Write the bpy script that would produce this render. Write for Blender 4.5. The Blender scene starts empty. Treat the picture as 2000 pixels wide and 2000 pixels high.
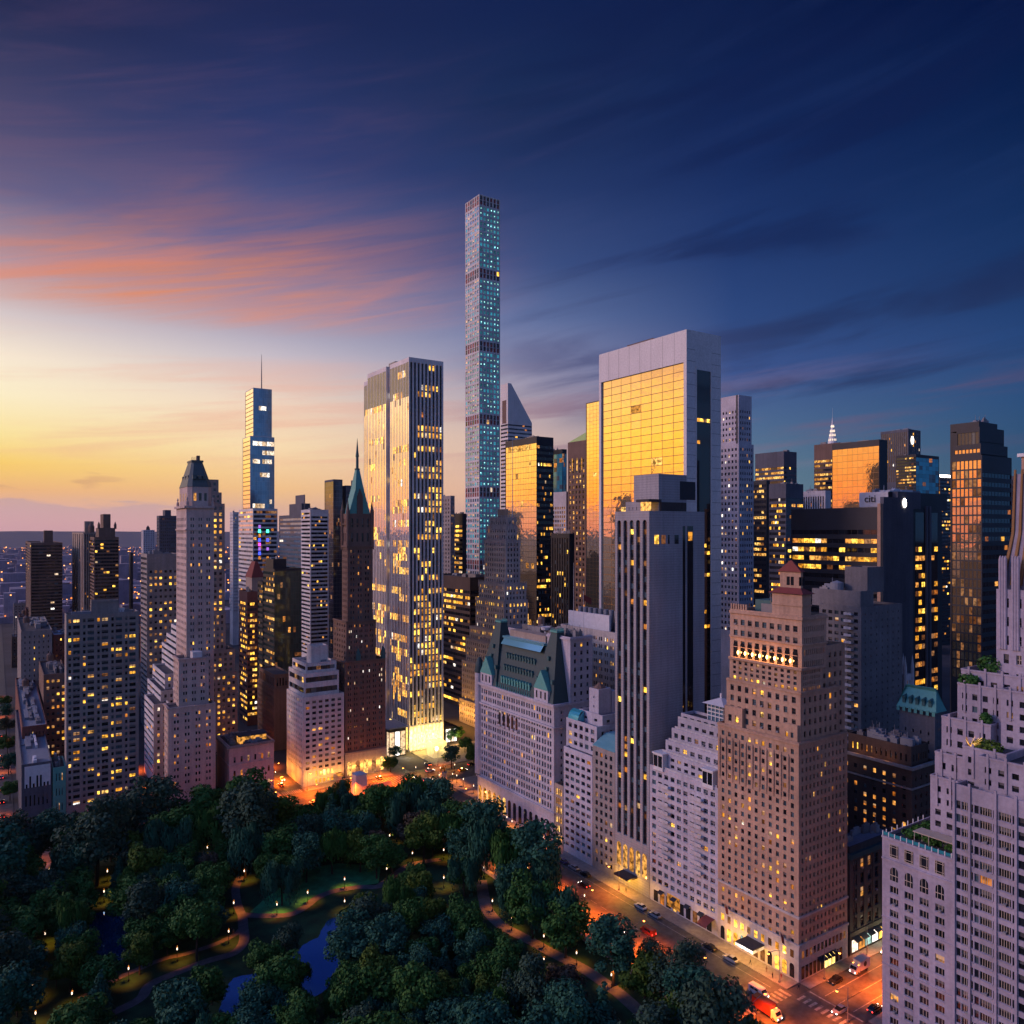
import bpy, math, random
from mathutils import Vector, Matrix, noise
R = math.radians
sc = bpy.context.scene
COL = sc.collection
# ------------------------------------------------------------------ camera, sky, sun, exposure
F, CX, CY, H = 1507.0, 1000.0, 1038.0, 121.0        # focal length in photo pixels, horizon row, eye height in metres
YAW = R(33.8)
CA, SA = math.cos(YAW), math.sin(YAW)
cam = bpy.data.cameras.new('camera'); camo = bpy.data.objects.new('camera', cam); COL.objects.link(camo)
camo.location = (0, 0, H); camo.rotation_euler = (R(90), 0, -YAW)
cam.sensor_width = 36; cam.lens = 36 * F / 2000; cam.shift_y = (CY - 1000) / 2000
cam.clip_start = 1; cam.clip_end = 60000
sc.camera = camo
sc.view_settings.view_transform = 'Standard'; sc.view_settings.look = 'None'
sc.view_settings.exposure = 0.0; sc.view_settings.gamma = 1.0; sc.view_settings.use_curve_mapping = False
sc.cycles.max_bounces = 5; sc.cycles.diffuse_bounces = 2; sc.cycles.glossy_bounces = 3
sc.cycles.transparent_max_bounces = 8; sc.cycles.volume_bounces = 0
sc.cycles.caustics_reflective = False; sc.cycles.caustics_refractive = False
sc.cycles.sample_clamp_indirect = 3.0; sc.cycles.use_denoising = True


def lin(c):
    return tuple((v / 255 / 12.92 if v / 255 <= 0.04045 else ((v / 255 + 0.055) / 1.055) ** 2.4) for v in c)


world = bpy.data.worlds.new('World'); sc.world = world; world.use_nodes = True


def build_world():
    nt = world.node_tree; N = nt.nodes; L = nt.links
    N.clear()
    out = N.new('ShaderNodeOutputWorld'); bg = N.new('ShaderNodeBackground'); L.new(bg.outputs[0], out.inputs[0])
    tc = N.new('ShaderNodeTexCoord')

    def val(x):
        return x

    def mth(op, a, b=None, c=None, clamp=False):
        n = N.new('ShaderNodeMath'); n.operation = op; n.use_clamp = clamp
        for i, v in enumerate((a, b, c)):
            if v is None: continue
            if isinstance(v, (int, float)): n.inputs[i].default_value = v
            else: L.new(v, n.inputs[i])
        return n.outputs[0]

    def vdot(a, vec):
        n = N.new('ShaderNodeVectorMath'); n.operation = 'DOT_PRODUCT'; L.new(a, n.inputs[0]); n.inputs[1].default_value = vec
        return n.outputs['Value']

    def mixc(f, a, b):
        n = N.new('ShaderNodeMix'); n.data_type = 'RGBA'; n.clamp_factor = True
        if isinstance(f, (int, float)): n.inputs[0].default_value = f
        else: L.new(f, n.inputs[0])
        for i, v in ((6, a), (7, b)):
            if isinstance(v, tuple): n.inputs[i].default_value = (*v, 1)
            else: L.new(v, n.inputs[i])
        return n.outputs[2]

    def smooth(x, a, b, lo=0.0, hi=1.0):
        n = N.new('ShaderNodeMapRange'); n.interpolation_type = 'SMOOTHSTEP'
        if isinstance(x, (int, float)): n.inputs[0].default_value = x
        else: L.new(x, n.inputs[0])
        n.inputs[1].default_value = a; n.inputs[2].default_value = b; n.inputs[3].default_value = lo; n.inputs[4].default_value = hi
        return n.outputs[0]

    d = tc.outputs['Generated']
    zz = vdot(d, (0, 0, 1)); fr = vdot(d, (SA, CA, 0)); rt = vdot(d, (CA, -SA, 0))
    elev = mth('MULTIPLY', mth('ARCSINE', mth('MINIMUM', mth('MAXIMUM', zz, -0.999), 0.999)), 180 / math.pi)
    az = mth('MULTIPLY', mth('ARCTAN2', rt, fr), 180 / math.pi)      # degrees right of the camera axis
    t = mth('DIVIDE', mth('ADD', elev, 2.0), 62.0, clamp=True)       # -2..60 degrees of elevation

    def ramp(stops, gain=1.0):
        n = N.new('ShaderNodeValToRGB'); cr = n.color_ramp; cr.interpolation = 'EASE'
        cr.interpolation = 'LINEAR'
        while len(cr.elements) < len(stops): cr.elements.new(0.5)
        for e, (el, c) in zip(cr.elements, stops):
            e.position = (el + 2) / 62
        for e, (el, c) in zip(cr.elements, stops):
            e.color = (*[v * gain for v in lin(c)], 1)
        L.new(t, n.inputs[0])
        return n.outputs[0]

    cols = [
        (-180, ramp([(0, (92, 108, 132)), (20, (84, 102, 140)), (40, (34, 58, 115)), (60, (16, 34, 82))], 2.4)),
        (-140, ramp([(0, (120, 116, 150)), (12, (104, 114, 160)), (30, (78, 106, 170)), (60, (18, 34, 84))], 2.2)),
        (-110, ramp([(0, (235, 130, 70)), (5, (222, 156, 110)), (12, (185, 175, 205)), (20, (150, 172, 230)), (35, (110, 156, 230)), (60, (52, 88, 165))], 2.5)),
        (-80, ramp([(0, (255, 112, 8)), (2, (255, 145, 12)), (4.5, (255, 182, 22)), (7.5, (255, 200, 56)), (9.5, (240, 186, 84)), (12, (206, 160, 106)), (15, (214, 176, 158)), (21, (165, 178, 225)), (28, (130, 170, 235)), (40, (100, 150, 225)), (60, (50, 85, 160))], 2.2)),
        (-58, ramp([(0, (255, 150, 60)), (2, (255, 176, 70)), (5, (255, 205, 100)), (9, (255, 216, 140)), (13, (246, 206, 165)), (18, (190, 172, 190)), (24, (128, 132, 180)), (34, (76, 94, 156)), (60, (34, 58, 120))], 2.4)),
        (-33.5, ramp([(-1, (190, 150, 165)), (0.3, (205, 162, 172)), (1.3, (228, 178, 168)), (2.6, (244, 186, 128)), (4.2, (254, 210, 108)), (6, (255, 230, 158)), (8.5, (255, 240, 202)), (10.8, (250, 234, 212)), (13.2, (216, 202, 202)), (16.5, (164, 150, 170)), (20.5, (100, 96, 134)), (24, (68, 72, 112)), (30, (34, 42, 80)), (60, (16, 25, 68))], 1.0)),
        (-17, ramp([(-1, (205, 165, 165)), (1, (226, 178, 160)), (3, (248, 198, 140)), (6, (252, 222, 178)), (9, (242, 216, 194)), (12.2, (200, 190, 200)), (15.5, (140, 142, 176)), (19.5, (88, 98, 148)), (25, (48, 62, 114)), (33, (28, 40, 84)), (60, (14, 23, 66))], 1.0)),
        (0, ramp([(-1, (200, 160, 155)), (3, (226, 182, 164)), (7, (212, 182, 174)), (9.7, (176, 164, 178)), (12.6, (136, 139, 172)), (15.5, (100, 117, 162)), (19, (62, 82, 132)), (24, (39, 58, 106)), (29, (26, 45, 87)), (34.6, (18, 35, 80)), (60, (12, 22, 66))])),
        (16, ramp([(0, (120, 140, 150)), (4, (96, 126, 146)), (7.5, (80, 108, 146)), (11, (62, 86, 142)), (15, (45, 72, 126)), (19.5, (32, 57, 110)), (25, (20, 42, 92)), (32, (12, 29, 72)), (60, (5, 16, 58))])),
        (33.5, ramp([(0, (62, 92, 116)), (4, (54, 87, 118)), (8, (45, 80, 124)), (12, (38, 70, 122)), (15, (28, 57, 106)), (20, (17, 45, 92)), (25, (9, 32, 76)), (31, (3, 18, 60)), (60, (2, 12, 48))])),
        (80, ramp([(0, (48, 80, 120)), (10, (42, 78, 126)), (25, (22, 50, 108)), (45, (12, 30, 80)), (60, (8, 22, 66))], 2.0)),
        (140, ramp([(0, (86, 106, 132)), (20, (78, 98, 140)), (40, (32, 56, 115)), (60, (14, 32, 80))], 2.4)),
        (180, ramp([(0, (92, 108, 132)), (20, (84, 102, 140)), (40, (34, 58, 115)), (60, (16, 34, 82))], 2.4)),
    ]
    col = cols[0][1]
    for (a0, _), (a1, c1) in zip(cols, cols[1:]):
        n = N.new('ShaderNodeMapRange'); L.new(az, n.inputs[0]); n.inputs[1].default_value = a0; n.inputs[2].default_value = a1; col = mixc(n.outputs[0], col, c1)
    # wind-drawn cirrus: long streaks that rise gently to the right
    def cirrus(tilt, su, sv, sd, seed, lo, hi, rough=0.55):
        ct, st = math.cos(R(tilt)), math.sin(R(tilt))
        u = mth('ADD', mth('MULTIPLY', az, ct), mth('MULTIPLY', elev, st)); v = mth('SUBTRACT', mth('MULTIPLY', elev, ct), mth('MULTIPLY', az, st))
        cb = N.new('ShaderNodeCombineXYZ'); L.new(mth('MULTIPLY', u, su), cb.inputs[0]); L.new(mth('MULTIPLY', v, sv), cb.inputs[1]); cb.inputs[2].default_value = seed
        n = N.new('ShaderNodeTexNoise'); n.inputs['Scale'].default_value = 1.0; n.inputs['Detail'].default_value = 9
        n.inputs['Roughness'].default_value = rough; n.inputs['Distortion'].default_value = sd
        L.new(cb.outputs[0], n.inputs['Vector'])
        return smooth(n.outputs['Fac'], lo, hi)
    mul = lambda *a: a[0] if len(a) == 1 else mth('MULTIPLY', a[0], mul(*a[1:]))
    c1 = cirrus(11, 0.028, 0.18, 0.5, 5.6, 0.38, 0.68)
    c2 = cirrus(13, 0.045, 0.48, 0.6, 9.4, 0.44, 0.74, 0.6)
    c3 = cirrus(10, 0.045, 0.34, 0.5, 17.3, 0.45, 0.66)
    c4 = cirrus(5, 0.040, 0.60, 0.5, 31.0, 0.46, 0.68, 0.6)
    fib = cirrus(11, 0.10, 1.9, 0.6, 50.5, 0.30, 0.72, 0.6)
    c1f = mth('MULTIPLY', c1, mth('ADD', mth('MULTIPLY', fib, 0.55), 0.5))
    lft = smooth(az, 4, -22); rgt = smooth(az, -8, 8)
    w_l = mul(smooth(elev, 13.2, 15.8), smooth(elev, 27, 19.5), lft)
    hue = mixc(smooth(elev, 14, 23), lin((230, 144, 104)), lin((140, 98, 114)))
    col = mixc(mul(c1f, w_l, 1.0) if False else mth('MULTIPLY', mul(c1f, w_l), 0.95), col, hue)
    col = mixc(mth('MULTIPLY', mul(c2, mul(smooth(elev, 13.5, 15.5), smooth(elev, 21, 17.5), lft)), 0.5), col, lin((232, 136, 100)))
    w_up = mul(smooth(elev, 17, 22), smooth(elev, 36, 27), smooth(az, 14, -28))
    col = mixc(mth('MULTIPLY', mul(c2, w_up), 0.22), col, lin((122, 88, 116)))
    w_low = mul(smooth(elev, 3.0, 6), smooth(elev, 14, 9.5), smooth(az, 34, 2))
    col = mixc(mth('MULTIPLY', mul(c4, w_low), 0.42), col, mixc(smooth(az, -16, 6), lin((238, 170, 146)), lin((176, 138, 156))))
    w_r = mul(smooth(elev, 7.0, 10), smooth(elev, 21, 14), rgt)
    col = mixc(mth('MULTIPLY', mul(c3, w_r), 0.72), col, mixc(smooth(az, -4, 24), lin((78, 82, 126)), lin((34, 50, 92))))
    w_p = mul(smooth(elev, 4.5, 7), smooth(elev, 11.5, 8.5), rgt)
    col = mixc(mth('MULTIPLY', mul(c4, w_p), 0.5), col, lin((104, 80, 108)))
    w_d = mul(smooth(elev, 13, 18), smooth(elev, 40, 28), smooth(az, -10, 12))
    col = mixc(mth('MULTIPLY', mul(c3, w_d), 0.5), col, lin((16, 30, 74)))
    col = mixc(mth('MULTIPLY', mul(c2, w_d), 0.10), col, lin((52, 76, 134)))
    # the low bank of cloud over the far horizon
    cbk = N.new('ShaderNodeCombineXYZ'); L.new(mth('MULTIPLY', az, 0.30), cbk.inputs[0]); L.new(mth('MULTIPLY', elev, 1.3), cbk.inputs[1])
    nb = N.new('ShaderNodeTexNoise'); nb.inputs['Scale'].default_value = 1.0; nb.inputs['Detail'].default_value = 6; L.new(cbk.outputs[0], nb.inputs['Vector'])
    edge = mth('ADD', elev, mth('MULTIPLY', mth('SUBTRACT', nb.outputs['Fac'], 0.5), 2.6))
    bank = mth('MULTIPLY', smooth(edge, 2.0, 1.6), smooth(az, -14, -26))
    col = mixc(mth('MULTIPLY', bank, 0.55), col, mixc(smooth(elev, 0.2, 2.0), lin((216, 166, 172)), lin((188, 160, 176))))
    strk = mth('MULTIPLY', mth('MULTIPLY', smooth(nb.outputs['Fac'], 0.55, 0.7), smooth(elev, 2.4, 2.9)), mth('MULTIPLY', smooth(elev, 4.4, 3.4), smooth(az, -24, -30)))
    col = mixc(mth('MULTIPLY', strk, 0.5), col, lin((205, 150, 120)))
    # below the horizon
    col = mixc(smooth(elev, 0.0, -1.5), col, lin((70, 66, 92)))
    L.new(col, bg.inputs['Color']); bg.inputs['Strength'].default_value = 1.0


build_world()
sun = bpy.data.lights.new('sun', 'SUN'); suno = bpy.data.objects.new('sun', sun); COL.objects.link(suno)
sun.energy = 1.4; sun.angle = R(12); sun.color = (1.0, 0.60, 0.52)
# light travels from the dawn glow beyond the frame's left edge: north-east, low
_sd = Vector((0.80, -0.56, -0.10)).normalized()
suno.rotation_euler = _sd.to_track_quat('-Z', 'Y').to_euler()
suno.rotation_euler = Vector((0.84, -0.48, -0.35)).normalized().to_track_quat('-Z', 'Y').to_euler()
# ------------------------------------------------------------------ photo-to-ground helpers


def P(x, d):                       # world X, Y of photo column x at depth d
    r = d * (x - CX) / F
    return CA * r + SA * d, -SA * r + CA * d


def Zy(y, d):                      # height of photo row y at depth d
    return H - (y - CY) * d / F


def G(x, y):                       # ground point under photo pixel
    d = F * H / (y - CY)
    return P(x, d)


def dX(x, X):                      # depth of column x on the plane X = const
    return X / (CA * (x - CX) / F + SA)


def dY(x, Y):
    return Y / (CA - SA * (x - CX) / F)


def pix(X, Y, Z):
    d = SA * X + CA * Y; r = CA * X - SA * Y
    return CX + F * r / d, CY + F * (H - Z) / d, d


# ------------------------------------------------------------------ materials
MATS = {}


def newmat(name):
    m = bpy.data.materials.new(name); m.use_nodes = True
    MATS[name] = m
    nt = m.node_tree
    return m, nt, nt.nodes['Principled BSDF']


def stone(name, c, rough=0.85, var=0.16, streak=0.12, course=0.0, spec=0.3, fine=1.3):
    """masonry: broad tone drift, rain streaks and optional faint floor courses"""
    m, nt, b = newmat(name); N, L = nt.nodes, nt.links
    g = N.new('ShaderNodeNewGeometry')
    n1 = N.new('ShaderNodeTexNoise'); n1.inputs['Scale'].default_value = 0.09; n1.inputs['Detail'].default_value = 5; L.new(g.outputs['Position'], n1.inputs['Vector'])
    mp = N.new('ShaderNodeMapping'); mp.inputs['Scale'].default_value = (0.9, 0.9, 0.035); L.new(g.outputs['Position'], mp.inputs['Vector'])
    n2 = N.new('ShaderNodeTexNoise'); n2.inputs['Scale'].default_value = 1.0; n2.inputs['Detail'].default_value = 4; L.new(mp.outputs[0], n2.inputs['Vector'])
    n3 = N.new('ShaderNodeTexNoise'); n3.inputs['Scale'].default_value = fine; n3.inputs['Detail'].default_value = 4; L.new(g.outputs['Position'], n3.inputs['Vector'])

    def mr(s, a, b_):
        k = N.new('ShaderNodeMapRange'); k.inputs[1].default_value = 0.3; k.inputs[2].default_value = 0.7; k.inputs[3].default_value = a; k.inputs[4].default_value = b_; L.new(s, k.inputs[0]); return k.outputs[0]

    def mul(a, b_):
        k = N.new('ShaderNodeMath'); k.operation = 'MULTIPLY'; L.new(a, k.inputs[0]); L.new(b_, k.inputs[1]); return k.outputs[0]
    f = mul(mul(mr(n1.outputs['Fac'], 1 - var, 1 + var), mr(n2.outputs['Fac'], 1 - streak, 1 + streak)), mr(n3.outputs['Fac'], 0.88, 1.1))
    if course:
        w = N.new('ShaderNodeTexWave'); w.bands_direction = 'Z'; w.inputs['Scale'].default_value = course; L.new(g.outputs['Position'], w.inputs['Vector'])
        f = mul(f, mr(w.outputs['Fac'], 0.93, 1.05))
    v = N.new('ShaderNodeVectorMath'); v.operation = 'SCALE'; v.inputs[0].default_value = c; L.new(f, v.inputs['Scale'])
    L.new(v.outputs[0], b.inputs['Base Color'])
    b.inputs['Roughness'].default_value = rough; b.inputs['Specular IOR Level'].default_value = spec
    return m


def plain(name, c, rough=0.6, metal=0.0, spec=0.4):
    m, nt, b = newmat(name)
    b.inputs['Base Color'].default_value = (*c, 1); b.inputs['Roughness'].default_value = rough
    b.inputs['Metallic'].default_value = metal; b.inputs['Specular IOR Level'].default_value = spec
    N, L = nt.nodes, nt.links
    n = N.new('ShaderNodeTexNoise'); n.inputs['Scale'].default_value = 0.8; n.inputs['Detail'].default_value = 3
    g = N.new('ShaderNodeNewGeometry'); L.new(g.outputs['Position'], n.inputs['Vector'])
    k = N.new('ShaderNodeMapRange'); k.inputs[3].default_value = 0.8; k.inputs[4].default_value = 1.2; L.new(n.outputs['Fac'], k.inputs[0])
    v = N.new('ShaderNodeVectorMath'); v.operation = 'SCALE'; v.inputs[0].default_value = c; L.new(k.outputs[0], v.inputs['Scale'])
    L.new(v.outputs[0], b.inputs['Base Color'])
    return m


def _rnd(nt):                      # one random number per pane, whether the pane is an object or an island of a mesh
    N, L = nt.nodes, nt.links
    g = N.new('ShaderNodeNewGeometry'); o = N.new('ShaderNodeObjectInfo')
    a = N.new('ShaderNodeMath'); a.operation = 'ADD'; L.new(g.outputs['Random Per Island'], a.inputs[0]); L.new(o.outputs['Random'], a.inputs[1])
    f = N.new('ShaderNodeMath'); f.operation = 'FRACT'; L.new(a.outputs[0], f.inputs[0])
    return g, f.outputs[0]


def glass(name, c, metal=0.0, rough=0.06, spec=0.6, var=0.5):
    m, nt, b = newmat(name); N, L = nt.nodes, nt.links
    g, r = _rnd(nt)
    k = N.new('ShaderNodeMapRange'); k.inputs[3].default_value = 1 - var; k.inputs[4].default_value = 1 + var; L.new(r, k.inputs[0])
    v = N.new('ShaderNodeVectorMath'); v.operation = 'SCALE'; v.inputs[0].default_value = c; L.new(k.outputs[0], v.inputs['Scale'])
    L.new(v.outputs[0], b.inputs['Base Color'])
    b.inputs['Metallic'].default_value = metal; b.inputs['Roughness'].default_value = rough; b.inputs['Specular IOR Level'].default_value = spec
    if metal > 0.3:                # panes are never quite flat
        n = N.new('ShaderNodeTexNoise'); n.inputs['Scale'].default_value = 0.33; n.inputs['Detail'].default_value = 2; L.new(g.outputs['Position'], n.inputs['Vector'])
        bp = N.new('ShaderNodeBump'); bp.inputs['Strength'].default_value = 1.0; bp.inputs['Distance'].default_value = 0.035; L.new(n.outputs['Fac'], bp.inputs['Height']); L.new(bp.outputs[0], b.inputs['Normal'])
    return m


def lit(name, c, s, base=(0.02, 0.015, 0.01), lo=0.25, detail=0.75, sample=False):
    """a lamp-lit room behind glass: brightness differs from pane to pane and inside a pane"""
    m, nt, b = newmat(name); N, L = nt.nodes, nt.links
    g, r = _rnd(nt)
    n = N.new('ShaderNodeTexNoise'); n.inputs['Scale'].default_value = detail; n.inputs['Detail'].default_value = 2; L.new(g.outputs['Position'], n.inputs['Vector'])
    k = N.new('ShaderNodeMapRange'); k.inputs[1].default_value = 0.36; k.inputs[2].default_value = 0.62; k.inputs[3].default_value = lo; k.inputs[4].default_value = 1.15; L.new(n.outputs['Fac'], k.inputs[0])
    k2 = N.new('ShaderNodeMapRange'); k2.inputs[3].default_value = 0.35 * s; k2.inputs[4].default_value = 1.35 * s; L.new(r, k2.inputs[0])
    a = N.new('ShaderNodeMath'); a.operation = 'MULTIPLY'; L.new(k.outputs[0], a.inputs[0]); L.new(k2.outputs[0], a.inputs[1])
    b.inputs['Base Color'].default_value = (*base, 1); b.inputs['Roughness'].default_value = 0.1
    mx = N.new('ShaderNodeMix'); mx.data_type = 'RGBA'; L.new(r, mx.inputs[0])
    mx.inputs[6].default_value = (c[0], c[1] * 0.72, c[2] * 0.5, 1); mx.inputs[7].default_value = (c[0], min(1, c[1] * 1.2), min(1, c[2] * 1.8), 1)
    L.new(mx.outputs[2], b.inputs['Emission Color']); L.new(a.outputs[0], b.inputs['Emission Strength'])
    if not sample: m.cycles.emission_sampling = 'NONE'
    return m


def glow(name, c, s, sample=False):
    m, nt, b = newmat(name)
    b.inputs['Base Color'].default_value = (0.1, 0.1, 0.1, 1)
    b.inputs['Emission Color'].default_value = (*c, 1); b.inputs['Emission Strength'].default_value = s
    if not sample: m.cycles.emission_sampling = 'NONE'
    return m


YEL = (1.0, 0.50, 0.045)
stone('limestone', (0.43, 0.39, 0.37)); stone('limestone_dark', (0.27, 0.24, 0.23)); stone('white_brick', (0.60, 0.57, 0.56))
stone('tan_brick', (0.42, 0.27, 0.19)); stone('buff_brick', (0.34, 0.27, 0.22)); stone('brown_brick', (0.17, 0.11, 0.088))
stone('red_brick', (0.17, 0.07, 0.06)); stone('dark_stone', (0.055, 0.048, 0.05)); stone('dark_brown', (0.075, 0.052, 0.045))
stone('grey_concrete', (0.24, 0.235, 0.24)); stone('slate_concrete', (0.10, 0.105, 0.13)); stone('marble', (0.66, 0.62, 0.60), rough=0.6, streak=0.05)
stone('travertine', (0.62, 0.60, 0.60), rough=0.55, streak=0.04, var=0.05); stone('grey_slab', (0.31, 0.30, 0.32), streak=0.10, var=0.12, fine=3.0, course=0.36)
stone('glazed_white', (0.44, 0.42, 0.48), streak=0.08); stone('lilac_dim', (0.33, 0.30, 0.37), streak=0.08); stone('pale_grey', (0.46, 0.44, 0.46)); stone('pink_stone', (0.52, 0.40, 0.40))
stone('sand_stone', (0.52, 0.40, 0.36)); stone('lilac_stone', (0.46, 0.43, 0.47), streak=0.08); stone('blue_black', (0.022, 0.026, 0.036), rough=0.5, streak=0.04); stone('park_grey', (0.15, 0.145, 0.155))
plain('copper', (0.09, 0.32, 0.28), 0.6); plain('patina_grey', (0.085, 0.115, 0.11), 0.6); plain('copper_dark', (0.045, 0.12, 0.12), 0.6); plain('slate_roof', (0.022, 0.058, 0.066), 0.6)
plain('roof_felt', (0.055, 0.055, 0.065), 0.9); plain('roof_pale', (0.20, 0.22, 0.26), 0.8); plain('roof_white', (0.55, 0.56, 0.60), 0.8)
plain('red_tile', (0.19, 0.042, 0.036), 0.8); plain('steel', (0.18, 0.18, 0.2), 0.5, 0.3); plain('white_metal', (0.62, 0.62, 0.64), 0.5)
plain('black_metal', (0.012, 0.012, 0.014), 0.5); plain('frame_cream', (0.45, 0.38, 0.30), 0.6); plain('frame_dark', (0.03, 0.03, 0.034), 0.5)
plain('frame_grey', (0.22, 0.22, 0.24), 0.5); plain('frame_gold', (0.30, 0.16, 0.06), 0.5, 0.3); plain('frame_teal', (0.20, 0.24, 0.26), 0.5)
plain('spandrel_dark', (0.02, 0.02, 0.024), 0.25, 0, 0.6); plain('spandrel_grey', (0.09, 0.09, 0.10), 0.4); plain('spandrel_red', (0.28, 0.06, 0.055), 0.5)
glass('glass_dark', (0.012, 0.014, 0.02)); glass('glass_pale', (0.06, 0.095, 0.115), rough=0.12); glass('glass_black', (0.006, 0.007, 0.011), spec=0.7, rough=0.04)
glass('glass_gold', (0.72, 0.60, 0.42), metal=0.85, rough=0.035, var=0.05); glass('glass_bronze', (0.62, 0.42, 0.22), metal=0.8, rough=0.04, var=0.06)
glass('glass_pearl', (0.80, 0.70, 0.66), metal=0.85, rough=0.05, var=0.06); glass('glass_teal', (0.20, 0.50, 0.58), metal=0.3, rough=0.10, var=0.2)
glass('glass_teal_deep', (0.05, 0.36, 0.44), metal=0.2, rough=0.10, var=0.25); glass('glass_blue', (0.16, 0.30, 0.42), metal=0.55, rough=0.06, var=0.15)
glass('glass_green', (0.03, 0.06, 0.06), metal=0.3, rough=0.06, var=0.3); glass('glass_smoke', (0.05, 0.055, 0.075), metal=0.45, rough=0.05, var=0.25)
lit('lit_yellow', YEL, 2.3); lit('lit_orange', (1.0, 0.36, 0.05), 1.1); lit('lit_dim', (0.9, 0.36, 0.10), 0.34); lit('lit_white', (1.0, 0.80, 0.48), 1.6)
lit('lit_ice', (0.42, 0.85, 1.0), 1.8, lo=0.3); lit('lit_teal_boost', (0.10, 0.62, 0.80), 0.26, base=(0.03, 0.2, 0.24), lo=0.6); lit('lit_gold_strip', (1.0, 0.50, 0.09), 1.5, lo=0.12); lit('blind_lit', (1.0, 0.50, 0.16), 0.5, base=(0.3, 0.26, 0.2), lo=0.8); glass('blind', (0.09, 0.09, 0.10), rough=0.35, var=0.5); lit('lit_lobby', (1.0, 0.62, 0.12), 2.6, lo=0.55)  # teal panes: dim rooms, with emission added to brighten the glass
lit('lit_shop', (1.0, 0.86, 0.58), 2.6, lo=0.4)


# ------------------------------------------------------------------ mesh helpers
class MB:
    """collects faces in world coordinates, then links them as ONE mesh object"""

    def __init__(s): s.v = []; s.f = []; s.m = []

    def quad(s, a, b, c, d, m=0):
        i = len(s.v); s.v += [a, b, c, d]; s.f.append((i, i + 1, i + 2, i + 3)); s.m.append(m)

    def poly(s, pts, m=0):
        i = len(s.v); s.v += list(pts); s.f.append(tuple(range(i, i + len(pts)))); s.m.append(m)

    def box(s, x0, x1, y0, y1, z0, z1, m=0, bottom=True):
        v = [(x0, y0, z0), (x1, y0, z0), (x1, y1, z0), (x0, y1, z0), (x0, y0, z1), (x1, y0, z1), (x1, y1, z1), (x0, y1, z1)]
        i = len(s.v); s.v += v
        fs = [(4, 5, 6, 7), (0, 1, 5, 4), (1, 2, 6, 5), (2, 3, 7, 6), (3, 0, 4, 7)] + ([(3, 2, 1, 0)] if bottom else [])
        for f in fs: s.f.append(tuple(i + k for k in f)); s.m.append(m)

    def frustum(s, b, t, z0, z1, m=0, cap=True):      # b, t = (x0, x1, y0, y1)
        v = [(b[0], b[2], z0), (b[1], b[2], z0), (b[1], b[3], z0), (b[0], b[3], z0), (t[0], t[2], z1), (t[1], t[2], z1), (t[1], t[3], z1), (t[0], t[3], z1)]
        i = len(s.v); s.v += v
        for f in [(0, 1, 5, 4), (1, 2, 6, 5), (2, 3, 7, 6), (3, 0, 4, 7)] + ([(4, 5, 6, 7)] if cap else []): s.f.append(tuple(i + k for k in f)); s.m.append(m)

    def tube(s, p, q, r0, r1=None, n=8, m=0, cap=True):
        r1 = r0 if r1 is None else r1
        p = Vector(p); q = Vector(q); ax = (q - p).normalized()
        u = ax.orthogonal().normalized(); w = ax.cross(u)
        i = len(s.v)
        for c, r in ((p, r0), (q, r1)):
            for k in range(n):
                a = 2 * math.pi * k / n; s.v.append(tuple(c + u * (r * math.cos(a)) + w * (r * math.sin(a))))
        for k in range(n): s.f.append((i + k, i + (k + 1) % n, i + n + (k + 1) % n, i + n + k)); s.m.append(m)
        if cap:
            s.f.append(tuple(i + n + k for k in range(n))); s.m.append(m); s.f.append(tuple(i + k for k in reversed(range(n)))); s.m.append(m)

    def lathe(s, c, prof, n=12, m=0):                 # prof = [(r, z)...] about a vertical axis
        i = len(s.v)
        for r, z in prof:
            for k in range(n):
                a = 2 * math.pi * (k + 0.5) / n; s.v.append((c[0] + r * math.cos(a), c[1] + r * math.sin(a), c[2] + z))
        for j in range(len(prof) - 1):
            for k in range(n):
                s.f.append((i + j * n + k, i + j * n + (k + 1) % n, i + (j + 1) * n + (k + 1) % n, i + (j + 1) * n + k)); s.m.append(m)
        s.f.append(tuple(i + (len(prof) - 1) * n + k for k in range(n))); s.m.append(m)

    def mesh(s, name, mats, off=(0, 0, 0), smooth=False):
        me = bpy.data.meshes.new(name)
        ox, oy, oz = off
        me.from_pydata([(x - ox, y - oy, z - oz) for x, y, z in s.v], [], s.f)
        for m in mats: me.materials.append(MATS[m] if isinstance(m, str) else m)
        if len(mats) > 1: me.polygons.foreach_set('material_index', s.m)
        if smooth: me.polygons.foreach_set('use_smooth', [True] * len(s.f))
        me.update()
        return me

    def obj(s, name, mats, root=None, smooth=False):
        if not s.f: return None
        off = tuple(root.location) if root else (0, 0, 0)
        o = bpy.data.objects.new(name, s.mesh(name, mats if isinstance(mats, (list, tuple)) else [mats], off, smooth))
        COL.objects.link(o)
        if root: o.parent = root
        return o


def tag(o, label=None, cat=None, group=None, kind=None):
    if label: o['label'] = label
    if cat: o['category'] = cat
    if group: o['group'] = group
    if kind: o['kind'] = kind
    return o


def empty(name, loc, label, cat, group=None, rz=0):
    o = bpy.data.objects.new(name, None); COL.objects.link(o); o.location = loc; o.rotation_euler = (0, 0, rz); o.empty_display_size = 1
    return tag(o, label, cat, group)


def copy_tree(o, parent=None):
    c = o.copy(); COL.objects.link(c)
    if parent: c.parent = parent
    for ch in list(o.children): copy_tree(ch, c)
    return c


# ------------------------------------------------------------------ buildings
PANE = {}


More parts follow.
